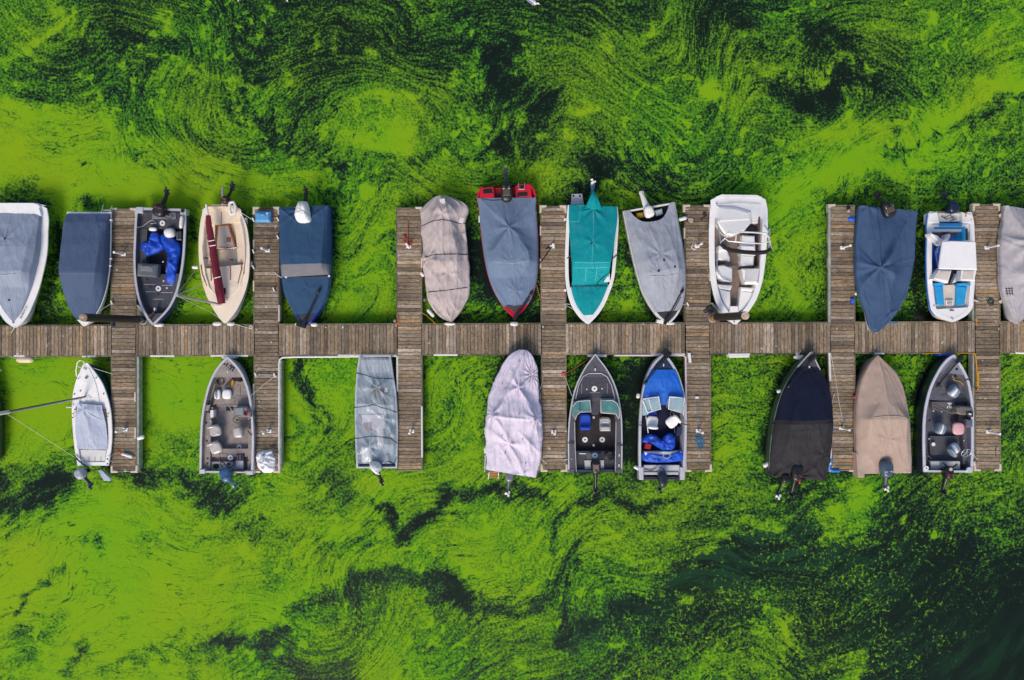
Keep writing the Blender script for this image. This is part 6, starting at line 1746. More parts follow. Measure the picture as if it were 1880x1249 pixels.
for u, t in ((.9, -.1), (.71, -.6), (.49, -.75), (.485, .15), (.31, -.4), (.29, .3), (.16, -.3), (.1, .45)):
    p = cv.surf(u, t, .02); MB().tube([p, p + Vector((.02, .10, .0))], .012, 5).build('tie_tab', DARKG, cv.o)
ld = b.tube('swim_ladder', [(898, 868, .45), (896.5, 880, .40)], .02, WHITE); b.tube('rail', [(915.5, 868, .45), (915, 879, .40)], .02, WHITE, parent=ld)
for k in range(4): b.pb('slat', 898, 866.5 + 3 * k, 915, 868.6 + 3 * k, .40, .45, mat('varnished_slat', (.40, .17, .07), .5, var=.3, vscale=10), .004, parent=ld)
b.poly('dark_side_rail', [(892, 834), (899, 833), (899.5, 866), (890.5, 867)], .4, .62, mat('charcoal_rail', (.08, .08, .10), .6), .015); b.disc('rail_ring', 895, 843, 2.6, .64, BLACK); b.poly('white_edge', [(890, 836), (892, 835), (891, 867), (889.5, 868)], .4, .60, WHITE)
fender(892.5, 827, .72, 95, .26, .085, WHITE, 'round ended white fender at the port quarter of the lilac tarped boat')
outboard(b, 935, 876, 265, mat('grey_silver_motor', (.20, .21, .24), .35, .2), L=.36, W=.32, z=.70, leg=.40, lm=mat('slate_leg', (.06, .07, .09), .4), pm=WHITE)
rope([(992, 714, .8), (996, 700, .56), (997.5, 690, .53)], .013, ROPE_W, 'thick white line from the lilac tarped boat to the pier')
rope([(994, 843, .8), (1000, 849, .55), (1004, 852, .53), (1002, 845, .53), (997, 848, .53)], .010, ROPE_W, 'thin knotted line at the stern of the lilac tarped boat')

# --- grey windscreen boat with one blue seat
DK = mat('charcoal_side_deck', (.075, .073, .090), .6, var=.2, vscale=6, stain=.2, stain_col=(.14, .14, .15), sscale=5)
b = Boat('fishing_boat', 'dark grey fishing boat with a green tinted windscreen and one bright blue seat',
         [((1044, 868), (1141.5, 867)), ((1043.5, 835), (1142, 835)), ((1043.5, 800), (1142, 800)), ((1045.5, 768), (1141, 768)), ((1050, 738), (1137, 738)), ((1056.5, 712), (1130.5, 712)), ((1066, 690), (1121, 690)), ((1077, 671), (1109, 671)), ((1087, 658), (1099, 658)), ((1092.5, 650.5), (1094, 650.5))], zg=.78)
b.hull(mat('grey_hull', (.25, .25, .28), .35, .3), flare=.06); b.gunwale(ALU, w=.035, transom=.0, out=.02); b.tw = .05
b.rw = .03
b.interior(DK, CARPET_D, .32)
for sg in ('L', 'R'):
    b.deck('side_deck', .01, .60, 'L' if sg == 'L' else .76, -.76 if sg == 'L' else 'R', .3, .775, DK)
    b.tube('inner_trim', [(1058 if sg == 'L' else 1129.5, 866, .79), (1056 if sg == 'L' else 1130.5, 820, .79), (1055 if sg == 'L' else 1131, 775, .79)], .016, ALU)
b.deck('bow_plate', .60, .985, 'L', 'R', .5, lambda u: b.z(u) - .01, DK)
b.poly('bow_cockpit', [(1058, 731), (1064, 706), (1072, 692), (1082, 686.5), (1103, 686.5), (1114, 692), (1121, 705), (1128, 731)], .6, .835, mat('bow_carpet_grey', (.060, .062, .080), .95, var=.25, vscale=7, bump=.3, bscale=120, stain=.3, stain_col=(.1, .1, .12), sscale=4), .006)
b.tube('bow_coaming', [(1057, 733, .87), (1062, 708, .87), (1070, 692, .87), (1081, 685.5, .87), (1104, 685.5, .87), (1115, 692, .87), (1123, 708, .87), (1129, 733, .87)], .018, ALU)
b.disc('seat_base', 1091.5, 714, 5.2, .865, WHITE, BLACK)
for x, y in ((1077.5, 715), (1105.5, 714)): b.disc('deck_fitting', x, y, 1.3, .85, WHITE)
for pts in ([(1068, 704, .842), (1068, 723, .842)], [(1115, 704, .842), (1115, 723, .842)], [(1083, 721, .842), (1101, 721, .842)]): b.tube('hatch_seam', pts, .006, ALU, n=5)
b.pb('bow_cleat', 1092, 676, 1094, 681, .8, .92, WHITE)
b.poly('centre_aisle', [(1083, 722), (1101, 722), (1101, 756), (1097, 762), (1088, 762), (1083, 756)], .4, .70, CARPET_G, .01)
for pts, sgn in (([(1052, 738), (1083, 732), (1085, 757), (1066, 758), (1058, 764), (1055, 770), (1050, 762)], 0), ([(1102, 732), (1128, 732), (1135, 742), (1136, 764), (1130, 758), (1103, 758)], 1)):
    d_ = b.poly('dash', pts, .4, .93, mat('grey_dash', (.22, .25, .27), .6), .03)
    q = [(1051.5, 745), (1059, 739), (1064, 737.5), (1064, 755), (1057, 760), (1053, 766)] if not sgn else [(1105, 737), (1124, 736.5), (1132, 742), (1135, 751), (1135.5, 766), (1131, 757), (1105, 756)]
    b.poly('windscreen', q, .94, 1.06, GLASS, .02, parent=d_)
    if not sgn: b.poly('windscreen_door', [(1065.5, 737), (1083.5, 736), (1084.5, 755), (1065.5, 754.5)], .94, 1.05, GLASS, .02, parent=d_)
    fr = [(1051, 747), (1058, 738.5), (1064.5, 736.5), (1083, 735.5), (1085, 756.5), (1066, 756.5), (1059, 762), (1056, 771)] if not sgn else [(1136, 769), (1131, 760), (1103.5, 758), (1103, 736), (1125, 735.5), (1133, 741), (1137, 752), (1137, 768)]
    b.tube('windscreen_frame', [(x, y, 1.07) for x, y in fr], .022, ALU, parent=d_)
BLS = mat('bright_blue_vinyl', (.008, .065, .50), .45, var=.2, vscale=6)
s_ = b.poly('seat', [(1065, 765), (1068, 761), (1082, 761), (1085, 766), (1084.5, 789), (1064.5, 789)], .5, .78, BLS, .05); b.poly('backrest', [(1066, 784), (1084, 784), (1083, 790), (1066, 790)], .6, .98, BLS, .04, parent=s_)
GS = mat('grey_seat_vinyl', (.50, .48, .46), .5, var=.15, vscale=6, stain=.3, sscale=6)
s_ = b.poly('seat', [(1102, 770), (1106, 767), (1118, 767), (1121.5, 771), (1121.5, 791), (1101.5, 790)], .5, .78, GS, .05); b.poly('backrest', [(1103, 783), (1120, 783), (1121, 792), (1102, 792)], .6, .96, GS, .04, parent=s_); b.pb('cushion_panel', 1105, 774, 1118, 778, .7, .80, SEATW, parent=s_)
for x, y in ((1074, 807.5), (1105.5, 807.5), (1092.5, 836.5)): b.disc('seat_base', x, y, 5.2, .36 if y < 830 else .57, WHITE, BLACK)
for x, y in ((1090, 766.5), (1090, 818)): b.pb('deck_plate', x - 2, y - 2, x + 2, y + 2, .3, .36, WHITE)
b.deck('stern_deck', .045, .17, -.74, .74, .3, .54, CARPET_G); b.pb('stern_hatch', 1077, 831, 1104, 844, .4, .565, mat('slate_hatch', (.10, .11, .125), .7)); b.pb('white_stick', 1063.5, 832, 1076, 834, .5, .58, WHITE, ang=.05)
for x in (1085, 1101): b.disc('stern_knob', x, 831, 2.4, .58, BLACK)
coil_pts = [(1119 + 10 * math.cos(t) * (1 - .012 * k), 836 + 9 * math.sin(t) * (1 - .012 * k), .58 + .006 * k) for k, t in enumerate([2 * math.pi * i / 14 for i in range(44)])]
b.tube('black_hose_coil', coil_pts, .026, BLACK)
b.poly('splash_well', [(1073, 845), (1109, 845), (1109, 861), (1074, 862)], .4, .60, mat('pale_grey_well', (.52, .52, .52), .5)); b.pb('stern_panel', 1056, 849, 1073, 860, .4, .52, mat('slate_hatch', (.10, .11, .125), .7)); b.pb('stern_panel', 1109, 849, 1130, 860, .4, .52, MATS['slate_hatch'])
b.deck('transom_rail', .0, .015, -.7, .7, .4, .70, ALU)
for x0 in (1043.5, 1131): b.poly('sponson', [(x0, 862), (x0 + 11, 861), (x0 + 11, 868.5), (x0, 868.5)], .3, .80, DK, .01)
for x, y in ((1137, 836), (1136.5, 855), (1131.5, 728), (1054, 728)): b.pb('side_decal', x - 1.3, y - 2.5, x + 1.3, y + 2.5, .7, .80, ALU, .003)
for x, y in ((1048, 813.5), (1137, 817.5)): b.tube('rod_rack', [(x - 5, y, .82), (x, y + 1, .86), (x + 6, y, .82)], .02, BLACK)
outboard(b, 1093.5, 857, 271, BLACK, L=.58, W=.40, z=1.0, leg=.62, lm=BLACK, band=mat('mauve_bronze', (.20, .13, .12), .4))
rope([(1036, 688, .53), (1050, 727, .85)], .012, ROPE_W, 'white line from the red pier cleat to the grey windscreen boat'); rope([(1036, 687, .54), (1058, 675, .6), (1081, 659, .55)], .010, ROPE_O, 'rust orange line from the red pier cleat towards the grey bow')
rope([(1033, 845, .53), (1040, 843, .54), (1046, 846, .7), (1050, 842, .8)], .018, mat('pale_blue_rope', (.4, .52, .62), .9), 'pale blue stern line of the grey windscreen boat')

# --- blue and white boat with tarps
b = Boat('motorboat', 'white boat with a vivid blue bow cover, navy floor and bunched blue tarps',
         [((1174, 881), (1256.5, 881)), ((1173, 850), (1258, 850)), ((1173, 810), (1260, 810)), ((1174, 770), (1260.5, 770)), ((1177, 735), (1258.5, 735)), ((1182, 707), (1252, 707)), ((1190.5, 684), (1244, 684)), ((1201, 666), (1234, 666)), ((1212, 655), (1225.5, 655)), ((1218, 650), (1220, 650))], zg=.78)
b.hull(GEL, flare=.08); b.gunwale(ALU, w=.085, transom=.0); b.tw = .05; b.interior(ALU, mat('navy_carpet', (.007, .010, .045), .9, var=.3, vscale=6, bump=.3, bscale=100), .34)
b.deck('bow_plate', .86, .985, 'L', 'R', .6, lambda u: b.z(u) - .005, NAVY, inset=.05)
VB = mat('vivid_blue_canvas', (.004, .125, .60), .6, var=.10, vscale=3, bump=.3, bscale=24, stain=.3, stain_col=(.006, .05, .22), sscale=4)
cv = Cover(b, [(.60, .06, .9, .03), (.7, .12, .4, .03), (.8, .12, .3, .03), (.88, .04, .4, .02)], u0=.595, u1=.875, over=1.0, skirt=.02, seed=36, wr=.009, nu=40, nt=36, folds=[(.7, .1, .012, 6, .2, .5)], tmin=lambda u: 1 - min(.5, b.rim(u, .05)))
cv.build(VB, 'bow_cover')
b.pb('bow_cleat', 1217.8, 668, 1219.6, 673, .8, .93, WHITE); troller(b, [(1187, 700, .98), (1224, 655, 1.02)], r=.022); b.pb('motor_tray', 1216, 642.5, 1232, 655, .85, .98, BLACK, ang=.7)
s_ = b.poly('windscreen', [(1191, 734), (1210, 729), (1213, 750), (1196, 755)], .9, 1.12, GLASS2, .015); b.tube('windscreen_frame', [(1180, 733, 1.08), (1209.5, 728.5, 1.14), (1213, 751, 1.12), (1189, 758, 1.05), (1180, 735, 1.05)], .024, WHITE, parent=s_); b.tube('frame_post', [(1191, 733, 1.12), (1197, 755, 1.1)], .02, WHITE, parent=s_); b.poly('side_pane', [(1180, 735), (1190, 733), (1196, 755), (1187, 763), (1179.5, 763)], .8, 1.0, GLASS2, .01, parent=s_)
s_ = b.poly('windscreen', [(1230, 729), (1256, 731), (1254, 757), (1228.5, 751)], .9, 1.12, GLASS2, .015); b.tube('windscreen_frame', [(1229.5, 728.5, 1.14), (1257, 731, 1.08), (1254, 764, 1.0), (1253, 758, 1.06), (1227.5, 751, 1.12), (1229.5, 729, 1.14)], .024, WHITE, parent=s_); b.tube('grab_rail', [(1227, 733, 1.12), (1224, 748, 1.1)], .02, GALV, parent=s_)
seat(b, 1197.5, 774, .78, 265, SEATW, w=.46, d=.44, mb=SEATW); seat(b, 1233.5, 775, .78, 40, SEATW, w=.44, d=.46)
b.poly('blue_cushion', [(1188, 757), (1205, 755), (1207, 762), (1188, 765)], .4, .70, BLS, .03); b.tube('seat_rail', [(1186, 765, .7), (1188, 778, .7), (1190, 795, .7)], .02, WHITE); wheel(b, 1237, 759, .95, .14, DARKG)
for p_ in ([(1243, 766, .9), (1249, 770, .9), (1246, 777, .9)], [(1238, 783, .7), (1239, 795, .6)]): b.tube('cable', p_, .016, DARKG)
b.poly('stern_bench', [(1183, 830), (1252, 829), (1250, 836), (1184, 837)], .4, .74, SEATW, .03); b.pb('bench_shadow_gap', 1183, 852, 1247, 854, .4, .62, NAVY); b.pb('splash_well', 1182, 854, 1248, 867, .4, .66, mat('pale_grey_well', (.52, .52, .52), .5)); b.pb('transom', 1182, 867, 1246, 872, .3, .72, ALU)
b.pb('red_box', 1184, 814, 1196, 825, .4, .66, mat('dark_red_box', (.30, .01, .02), .5), .03, ang=.2); b.poly('navy_side_pad', [(1244, 783), (1251, 782), (1251, 800), (1241, 800)], .4, .70, NAVY, .03)
o = tarp('tarp', [(1178, 807), (1191, 797), (1206, 801), (1214, 806), (1224, 797), (1236, 797), (1240.5, 812), (1238, 824), (1229, 827), (1216, 827), (1203, 819), (1191, 813), (1179, 812)], .62, .28, TARP, 37, 'blue tarp bunched across the middle of the navy floored boat', 'tarp')
o = tarp('tarp', [(1180, 831), (1200, 833), (1222, 835), (1244, 832), (1249, 826), (1257, 837), (1252, 846), (1232, 849), (1205, 850), (1181, 846)], .70, .20, TARP, 38, 'rolled blue tarp lying along the stern bench of the navy floored boat', 'tarp')
rope([(1217, 829, 1.0), (1228, 831, 1.0), (1231, 838, .98), (1224, 843, .98), (1217, 838, 1.0), (1222, 830, 1.02)], .012, mat('pale_green_line', (.45, .6, .35), .8), 'pale green cord looped over the rolled blue tarp', group=None)
for x, y in ((1176, 780), (1256, 778)): b.tube('rod_rack', [(x - 4, y, .9), (x, y + 1, .92), (x + 6, y + (2 if x > 1200 else -1), .9)], .022, BLACK)
for x0 in (1174, 1248.5): b.poly('stern_wing', [(x0, 858), (x0 + 8, 858), (x0 + 8, 881.5), (x0, 881.5)], .3, .81, ALU, .02)
outboard(b, 1216, 880, 270, mat('dark_navy_motor', (.012, .018, .035), .35, coat=.2), L=.62, W=.36, z=.95, leg=.12, tilt=.5, plate=False); b.disc('motor_ring', 1212, 860, 6, .74, ALU); b.tube('fuel_hose', [(1183, 862, .7), (1196, 864, .7), (1206, 859, .72), (1212, 857, .74), (1219, 862, .74), (1221, 868, .75)], .016, BLACK)
fender(1171.5, 727, .55, 80, .2, .075, WHITE, 'white round fender off the port bow of the navy floored boat'); fender(1168.5, 859, .5, 150, .24, .07, WHITE, 'white fender off the port stern of the navy floored boat')

# --- black covered boat
b = Boat('motorboat', 'boat under a black and charcoal cover with two black outboards',
         [((1412, 874), (1513, 882)), ((1413, 845), (1521, 850)), ((1416.5, 805), (1526, 805)), ((1422, 770), (1527.5, 768)), ((1430, 738), (1526, 736)), ((1441, 710), (1520, 708)), ((1455, 686), (1510, 686)), ((1470, 666), (1502, 670)), ((1482, 653), (1496, 655)), ((1489, 646), (1491, 646))], zg=.78)
b.hull(mat('dark_green_grey_hull', (.06, .075, .06), .4), flare=.04); b.gunwale(mat('green_grey_rail', (.20, .22, .20), .5), w=.05, transom=.0); b.tw = .05
b.deck('bow_plate', .84, .985, 'L', 'R', .6, lambda u: b.z(u) - .01, CARPET_G, inset=.05); b.interior(CARPET_D, CARPET_D, .4, u1=.86)
BKC = canvas('black_canvas', (45, 44, 48), var=.18, stain=.2, stain_col=(.045, .035, .038), sscale=.9, spec=.35)
cv = Cover(b, [(0, .10, .5, .04), (.10, .26, .6, .06), (.3, .50, .60, .10), (.44, .66, .62, .14), (.475, .63, .60, .13), (.60, .45, .5, .09), (.72, .30, .4, .05), (.86, .05, .4, .01)], u0=-.01, u1=.47, over=1.0, skirt=.10, folds=[(.02, .1, .05, 9, .3, .6), (.2, .7, .02, 7, .2, .7), (.46, .9, .03, 9, .3, .3), (.0, -.9, .04, 6, .3, .5)], dips=[(-.03, .0, .16, .07, .35)], seed=39, wr=.012, sag=.04, ragged=.03, creases=[((.12, -.7), (.44, -.5), .04, .05), ((.1, .3), (.42, .6), .04, .05), ((.06, .5), (.3, .95), .05, .05), ((.0, -.9), (.12, -.3), .06, .05), ((.0, .9), (.12, .3), .06, .05), ((.38, -.6), (.40, .6), .02, .05)])
cv.build(BKC)
c3 = Cover(b, cv.prof, u0=.47, u1=.87, over=1.0, skirt=.10, folds=[(.46, .9, .03, 9, .3, .3), (.86, 0, .01, 8, .2, .5)], seed=39, wr=.008, sag=.02, nu=50)
c3.build(canvas('navy_black_canvas', (14, 24, 50), var=.2, stain=.2, stain_col=(.02, .025, .04), spec=.3), 'bow_cover')
troller(b, [(1451, 706, 1.02), (1493, 658, 1.0)], r=.03); b.tube('bow_strut', [(1497, 661, .9), (1506, 679, .9)], .018, ALU); b.tube('bow_strut', [(1464, 674, .9), (1488, 647, .92)], .018, ALU); b.pb('bow_cleat', 1485.5, 672, 1487.5, 676, .8, .93, WHITE)
outboard(b, 1462, 868, 262, BLACK, L=.70, W=.44, z=1.0, leg=.50, trim=mat('red_trim', (.4, .02, .03), .4)); outboard(b, 1440, 878, 255, BLACK, L=.36, W=.28, z=.90, leg=.50, legw=.05, pm=WHITE, lm=BLACK)
for x0, y0, x1, y1, m_ in ((1468, 861, 1479, 866, WHITE), (1471, 868, 1478, 876, mat('pink_red', (.55, .12, .16), .5)), (1440, 870, 1446, 876, DARKG), (1481, 874, 1493, 878, ALU), (1446, 872, 1453, 874.5, ALU)): b.pb('motor_bracket_part', x0, y0, x1, y1, .5, .86, m_, .01, ang=.1)
b.tube('red_fuel_line', [(1468, 866, .95), (1470, 878, .9), (1467, 888, .75)], .03, RED)
fender(1430.5, 718.5, .6, 5, .2, .07, WHITE, 'white fender high on the port bow of the black covered boat'); fender(1406.5, 853.5, .55, 30, .28, .085, WHITE, 'white fender at the port quarter of the black covered boat')

# --- tan covered boat
b = Boat('motorboat', 'boat under a plain tan brown cover with square stern corners and a blue grey motor',
         [((1574, 870), (1672.5, 868)), ((1573, 850), (1672.5, 850)), ((1571.5, 810), (1671, 808)), ((1570.5, 770), (1668, 768)), ((1572.5, 738), (1663.5, 736)), ((1578.5, 708), (1655.5, 706)), ((1587, 684), (1643.5, 683)), ((1598, 666), (1626, 666)), ((1610, 653), (1612.5, 653))], zg=.78, sheer=.06)
b.hull(mat('tan_hull', (.22, .18, .15), .5), flare=.12, top=.03)
TAN = canvas('tan_brown_canvas', (184, 162, 148), var=.08, stain=.14, stain_col=(.15, .11, .10))
cv = Cover(b, [(0, .06, .85, .05), (.12, .16, .8, .06), (.25, .30, .70, .06), (.47, .52, .68, .12), (.495, .50, .62, .11), (.60, .40, .26, .09), (.75, .28, .06, .05), (1, .02, .05, .0)], u0=0, u1=1, over=1.0, skirt=.14, folds=[(.3, 0, .012, 8, .2, .6)], dips=[(-.02, .03, .20, .16, .22)], seed=40, wr=.008, sag=.03, ragged=.015, creases=[((.12, -.6), (.3, -.3), .02, .05), ((.28, -.5), (.30, .5), .02, .05), ((.1, .6), (.28, .25), .02, .05), ((.48, 0), (1, 0), .025, .08)])
cv.build(TAN); cv.piping(.485, .60, bow=.012, m=mat('tan_piping', (.46, .38, .32), .8), r=.014)
b.poly('stern_corner_cover', [(1573, 832), (1587, 835), (1588.5, 877), (1576, 878)], .45, .88, TAN, .04); b.poly('stern_corner_cover', [(1658, 832), (1672, 832), (1673, 869.5), (1661, 869)], .45, .88, TAN, .04)
outboard(b, 1627, 861, 275, mat('blue_grey_motor', (.055, .085, .135), .35, coat=.25), L=.68, W=.48, z=1.02, leg=.36, lm=mat('slate_leg', (.06, .07, .09), .4), pm=WHITE, trim=mat('silver_trim', (.5, .52, .55), .4))

# --- open grey boat at the right with the pink seat
b = Boat('fishing_boat', 'open slate floored fishing boat with one pink seat and blue grey seats, far right',
         [((1696, 867), (1785, 868)), ((1695, 840), (1786.5, 840)), ((1694.5, 805), (1787, 805)), ((1695.5, 770), (1787, 775)), ((1700, 738), (1786.5, 745)), ((1708, 710), (1783, 718)), ((1719, 687), (1777, 694)), ((1731, 668), (1767, 674)), ((1743, 656), (1758, 660)), ((1750.5, 651.5), (1753, 652))], zg=.76)
b.hull(mat('black_blue_hull', (.018, .022, .045), .35, coat=.2), flare=.02); b.gunwale(mat('lilac_white_rail', (.60, .60, .70), .4, .2, var=.08), w=.085, transom=.08); SL_ = mat('slate_boat_carpet', (.10, .105, .135), .95, var=.25, vscale=7, bump=.3, bscale=120, stain=.25, stain_col=(.05, .05, .06), sscale=4)
b.interior(mat('slate_liner', (.13, .135, .17), .7, var=.15), SL_, .32)
b.deck('bow_plate', .84, .985, 'L', 'R', .5, lambda u: b.z(u) - .02, mat('bow_grey', (.19, .20, .24), .7)); b.deck('bow_deck', .60, .84, 'L', 'R', .3, .52, SL_)
b.poly('front_panel', [(1711, 738), (1755, 737), (1755, 762), (1712, 752)], .4, .56, mat('brown_grey_panel', (.11, .105, .115), .9, var=.2), .008)
def digits(boat, x, y, z, s, m, ang=0):
    cu = bpy.data.curves.new('number_mark', 'FONT'); cu.body = '24'; cu.size = s; cu.extrude = .002; cu.align_x = 'CENTER'; cu.align_y = 'CENTER'
    tmp = bpy.data.objects.new('tmp', cu); COL.objects.link(tmp)
    me = bpy.data.meshes.new_from_object(tmp.evaluated_get(bpy.context.evaluated_depsgraph_get())); COL.objects.unlink(tmp); bpy.data.objects.remove(tmp)
    me.transform(Matrix.Translation(P(x, y, z) - ORG[boat.root.name]) @ Matrix.Rotation(ang, 4, 'Z')); me.materials.clear(); me.materials.append(m)
    o = bpy.data.objects.new('number_mark', me); COL.objects.link(o); o.parent = boat.root
digits(b, 1743.5, 745, .568, .26, WHITE, 1.5)
for pts in ([(1713, 741, .57), (1753, 760, .57)], [(1713, 747, .57), (1747, 763, .57)], [(1727, 724, .53), (1768, 725, .53), (1768, 702, .53)]): b.tube('deck_seam', pts, .007, DARKG, n=5)
s_ = b.poly('console', [(1758, 748), (1764, 745.5), (1785, 747), (1789, 757), (1788, 763), (1764, 762), (1757, 758)], .3, .95, mat('brown_grey_console', (.15, .135, .12), .6, var=.2), .05); b.pb('console_back', 1757, 739, 1784, 747, .4, .60, BLACK); b.poly('console_screen', [(1775, 757), (1786, 756), (1788, 766), (1778, 765)], .8, 1.02, BLACK, .03, parent=s_); b.pb('gauge', 1760, 762, 1767, 774, .6, .86, BLACK, parent=s_); b.pb('console_label', 1779, 759, 1784, 762, .9, 1.04, WHITE, ang=.3, parent=s_)
b.pb('throttle_box', 1775, 770, 1787, 785, .4, .82, mat('slate_box', (.10, .12, .18), .5), .04); b.tube('red_lever', [(1770, 782, .9), (1776, 783, .92)], .022, RED)
seat(b, 1750.5, 719.5, .70, 145, SEATG, w=.44, d=.46, band=SEATW); seat(b, 1726.5, 787, .66, 165, SEATG, w=.46, d=.42, band=SEATW); seat(b, 1759, 787, .68, 180, mat('pink_seat', (.70, .40, .42), .5, var=.1), w=.50, d=.46, back=False); seat(b, 1751, 824, .66, 215, SEATG, w=.46, d=.46, band=SEATW)
b.deck('stern_deck', .14, .30, -.55, .55, .3, .48, mat('dark_slate_panel', (.065, .07, .085), .8)); b.deck('side_locker', .06, .60, 'L', -.72, .3, .56, SL_); b.deck('side_locker', .06, .55, .74, 'R', .3, .56, SL_)
b.pb('splash_well', 1709, 847, 1763, 862, .4, .58, mat('pale_grey_well', (.52, .52, .52), .5)); wheel(b, 1774, 832, .80, .185, STEEL, 5)
b.disc('white_ring', 1714, 816, 3.5, .6, WHITE); b.disc('corner_ring', 1701, 860, 4.3, .80, WHITE, BLACK, h=.05); b.disc('corner_ring', 1780, 863, 5, .82, mat('lilac_white_rail', (.6, .6, .7), .4), h=.05)
for x, y, q in ((1707, 836, .6), (1757, 678, .84), (1755, 691, .6), (1707, 772, .7)): b.disc('fitting', x, y, 2.2, q, BLACK)
b.tube('rod_holder', [(1700, 834, .66), (1706, 838, .72), (1711, 843, .66)], .03, BLACK); b.tube('bow_rod_holder', [(1770, 700, .8), (1776, 697, .86), (1781, 698, .86)], .02, BLACK)
for x, y in ((1729, 756), (1714, 755), (1706, 806), (1770, 809)): b.disc('snap', x, y, 1.1, .6, WHITE)
troller(b, [(1724, 705, .9), (1762, 660, .98)], r=.028); b.tube('troller_pedal', [(1720, 706, .62), (1728, 710, .62)], .03, BLACK)
outboard(b, 1740, 868, 268, BLACK, L=.50, W=.34, z=.95, leg=.50, trim=RED, tilt=.2); b.tube('tiller_hose', [(1731, 850, .8), (1740, 857, .9), (1750, 858, .9), (1757, 852, .8)], .03, BLACK); b.disc('white_cap', 1746, 862, 3, 1.15, mat('rosy_cap', (.6, .45, .45), .4))
rope([(1748, 690, .62), (1752, 698, .56), (1762, 700, .56), (1768, 706, .56), (1772, 718, .56), (1785, 719, .82), (1794, 717, .54)], .018, ROPE_Y, 'orange yellow line running out of the slate boat with the pink seat')

# ================================================================== things on and around the piers
# white posts with a base plate, one on each arm of most piers
def post(x, y, dx, dy, lab):
    """base plate at pixel (x, y); the post stands straight up from it"""
    p = P(x, y, DECK_Z + .03)
    root = empty('dock_post', (p.x, p.y, DECK_Z), lab, 'post', 'white posts standing on the piers')
    MB().box((p.x, p.y, DECK_Z + .02), (.19, .14, .035)).build('base_plate', WHITE, root)
    MB().tube([(p.x, p.y, DECK_Z + .03), (p.x, p.y, DECK_Z + .66)], .038, 10).build('post', WHITE, root)
    MB().cyl((p.x, p.y), .05, DECK_Z + .64, DECK_Z + .69, 12, bev=.015).build('cap', WHITE, root)
for x, y, lab in ((226.5, 467, 'white post on the upper arm of the far left pier, by the blue tarps'), (491, 460, 'white post on the pier with the jerrycan'),
                  (750.5, 452.5, 'white post behind the rust red anchor'), (1014, 453, 'white post with a black hose at its foot'), (1280, 452, 'white post with a pale rope heap at its foot'),
                  (1547, 455, 'white post beside the slate blue covered boat'), (1812, 455, 'white post beside the pale grey tarp at the right edge'),
                  (230, 789, 'white post between the small white sailboat and a hanging fender'), (494, 792, 'white post above the white heap'), (756, 792, 'white post beside the plastic wrapped boat'),
                  (1016.5, 793, 'white post between the lilac tarp and the grey windscreen boat'), (1282, 791, 'white post with blue rope around it'), (1545, 786, 'white post between the black and tan covers'),
                  (1815, 793, 'white post on the lower arm of the far right pier')):
    post(x, y, 0, 0, lab)

# blue jerrycan
root = empty('jerrycan', P(481, 397, DECK_Z), 'pale blue jerrycan lying on the upper end of a pier', 'jerrycan')
JB = mat('pale_blue_plastic', (.10, .33, .62), .35, var=.1, vscale=5, stain=.15, stain_col=(.5, .6, .7), sscale=5)
MB().pbox(467, 388, 495.5, 407, DECK_Z, .80, .07).build('can', JB, root)
MB().ptube([(474, 397, .80), (476, 394.5, .86), (484, 394.5, .86), (487, 397, .80)], .02, 7).build('handle', JB, root); MB().ptube([(467.5, 401, .79), (495, 401, .79)], .008, 5).build('seam', NAVY, root); MB().cyl(P(491, 392, .8), .03, .79, .84, 12).build('cap', WHITE, root)

# heap of white cloth and fenders on the second pier
tarp('sheet_heap', [(470, 838), (474, 829), (486, 827), (499, 830), (505, 846), (504, 862), (498, 868), (487, 869), (478, 863), (472, 853)], DECK_Z + .03, .28, mat('white_sheet', (.82, .82, .84), .9, var=.05, bump=.3, bscale=14), 41, 'crumpled heap of white sheeting on the lower end of a pier', 'sheet')
for x, y, a in ((494, 831, 20), (500, 840, -30), (481, 842, 70)): fender(x, y, .74, a, .3, .065, mat('blue_white_fender', (.52, .57, .66), .4), 'grey blue bottle shaped fender lying on the white sheet heap, ' + {494: 'at its top', 500: 'at its right', 481: 'at its left'}[x], group='fenders in the white heap')

# rust red anchor
RUST = mat('rust_red_iron', (.34, .065, .03), .7, var=.3, vscale=9, stain=.4, stain_col=(.08, .03, .02), sscale=9)
root = empty('anchor', P(748, 435, DECK_Z), 'rust red anchor with white chain lying on a pier', 'anchor')
MB().ptube([(749.5, 408, .54), (749, 425, .55), (748.5, 448, .56)], .022, 8).build('shank', RUST, root)
for pts in ([(741, 430), (745, 436), (743, 438.5), (740, 436)], [(741, 441), (748, 445), (746, 448), (741, 446)], [(755, 442), (756.5, 447), (751, 449), (750, 445)], [(744, 432), (748, 443), (745.5, 444), (742.5, 436)]): MB().poly(pts, DECK_Z, .57, .008).build('fluke', RUST, root)
for pts in ([(740, 443), (752, 452), (755, 449)], [(743, 447), (750, 449)]): MB().ptube([(x, y, .56) for x, y in pts], .02, 7).build('crown_bar', RUST, root)
MB().ptube([(746, 447, .58), (748.5, 453, .60), (751, 456, .56)], .03, 7).build('chain', WHITE, root)

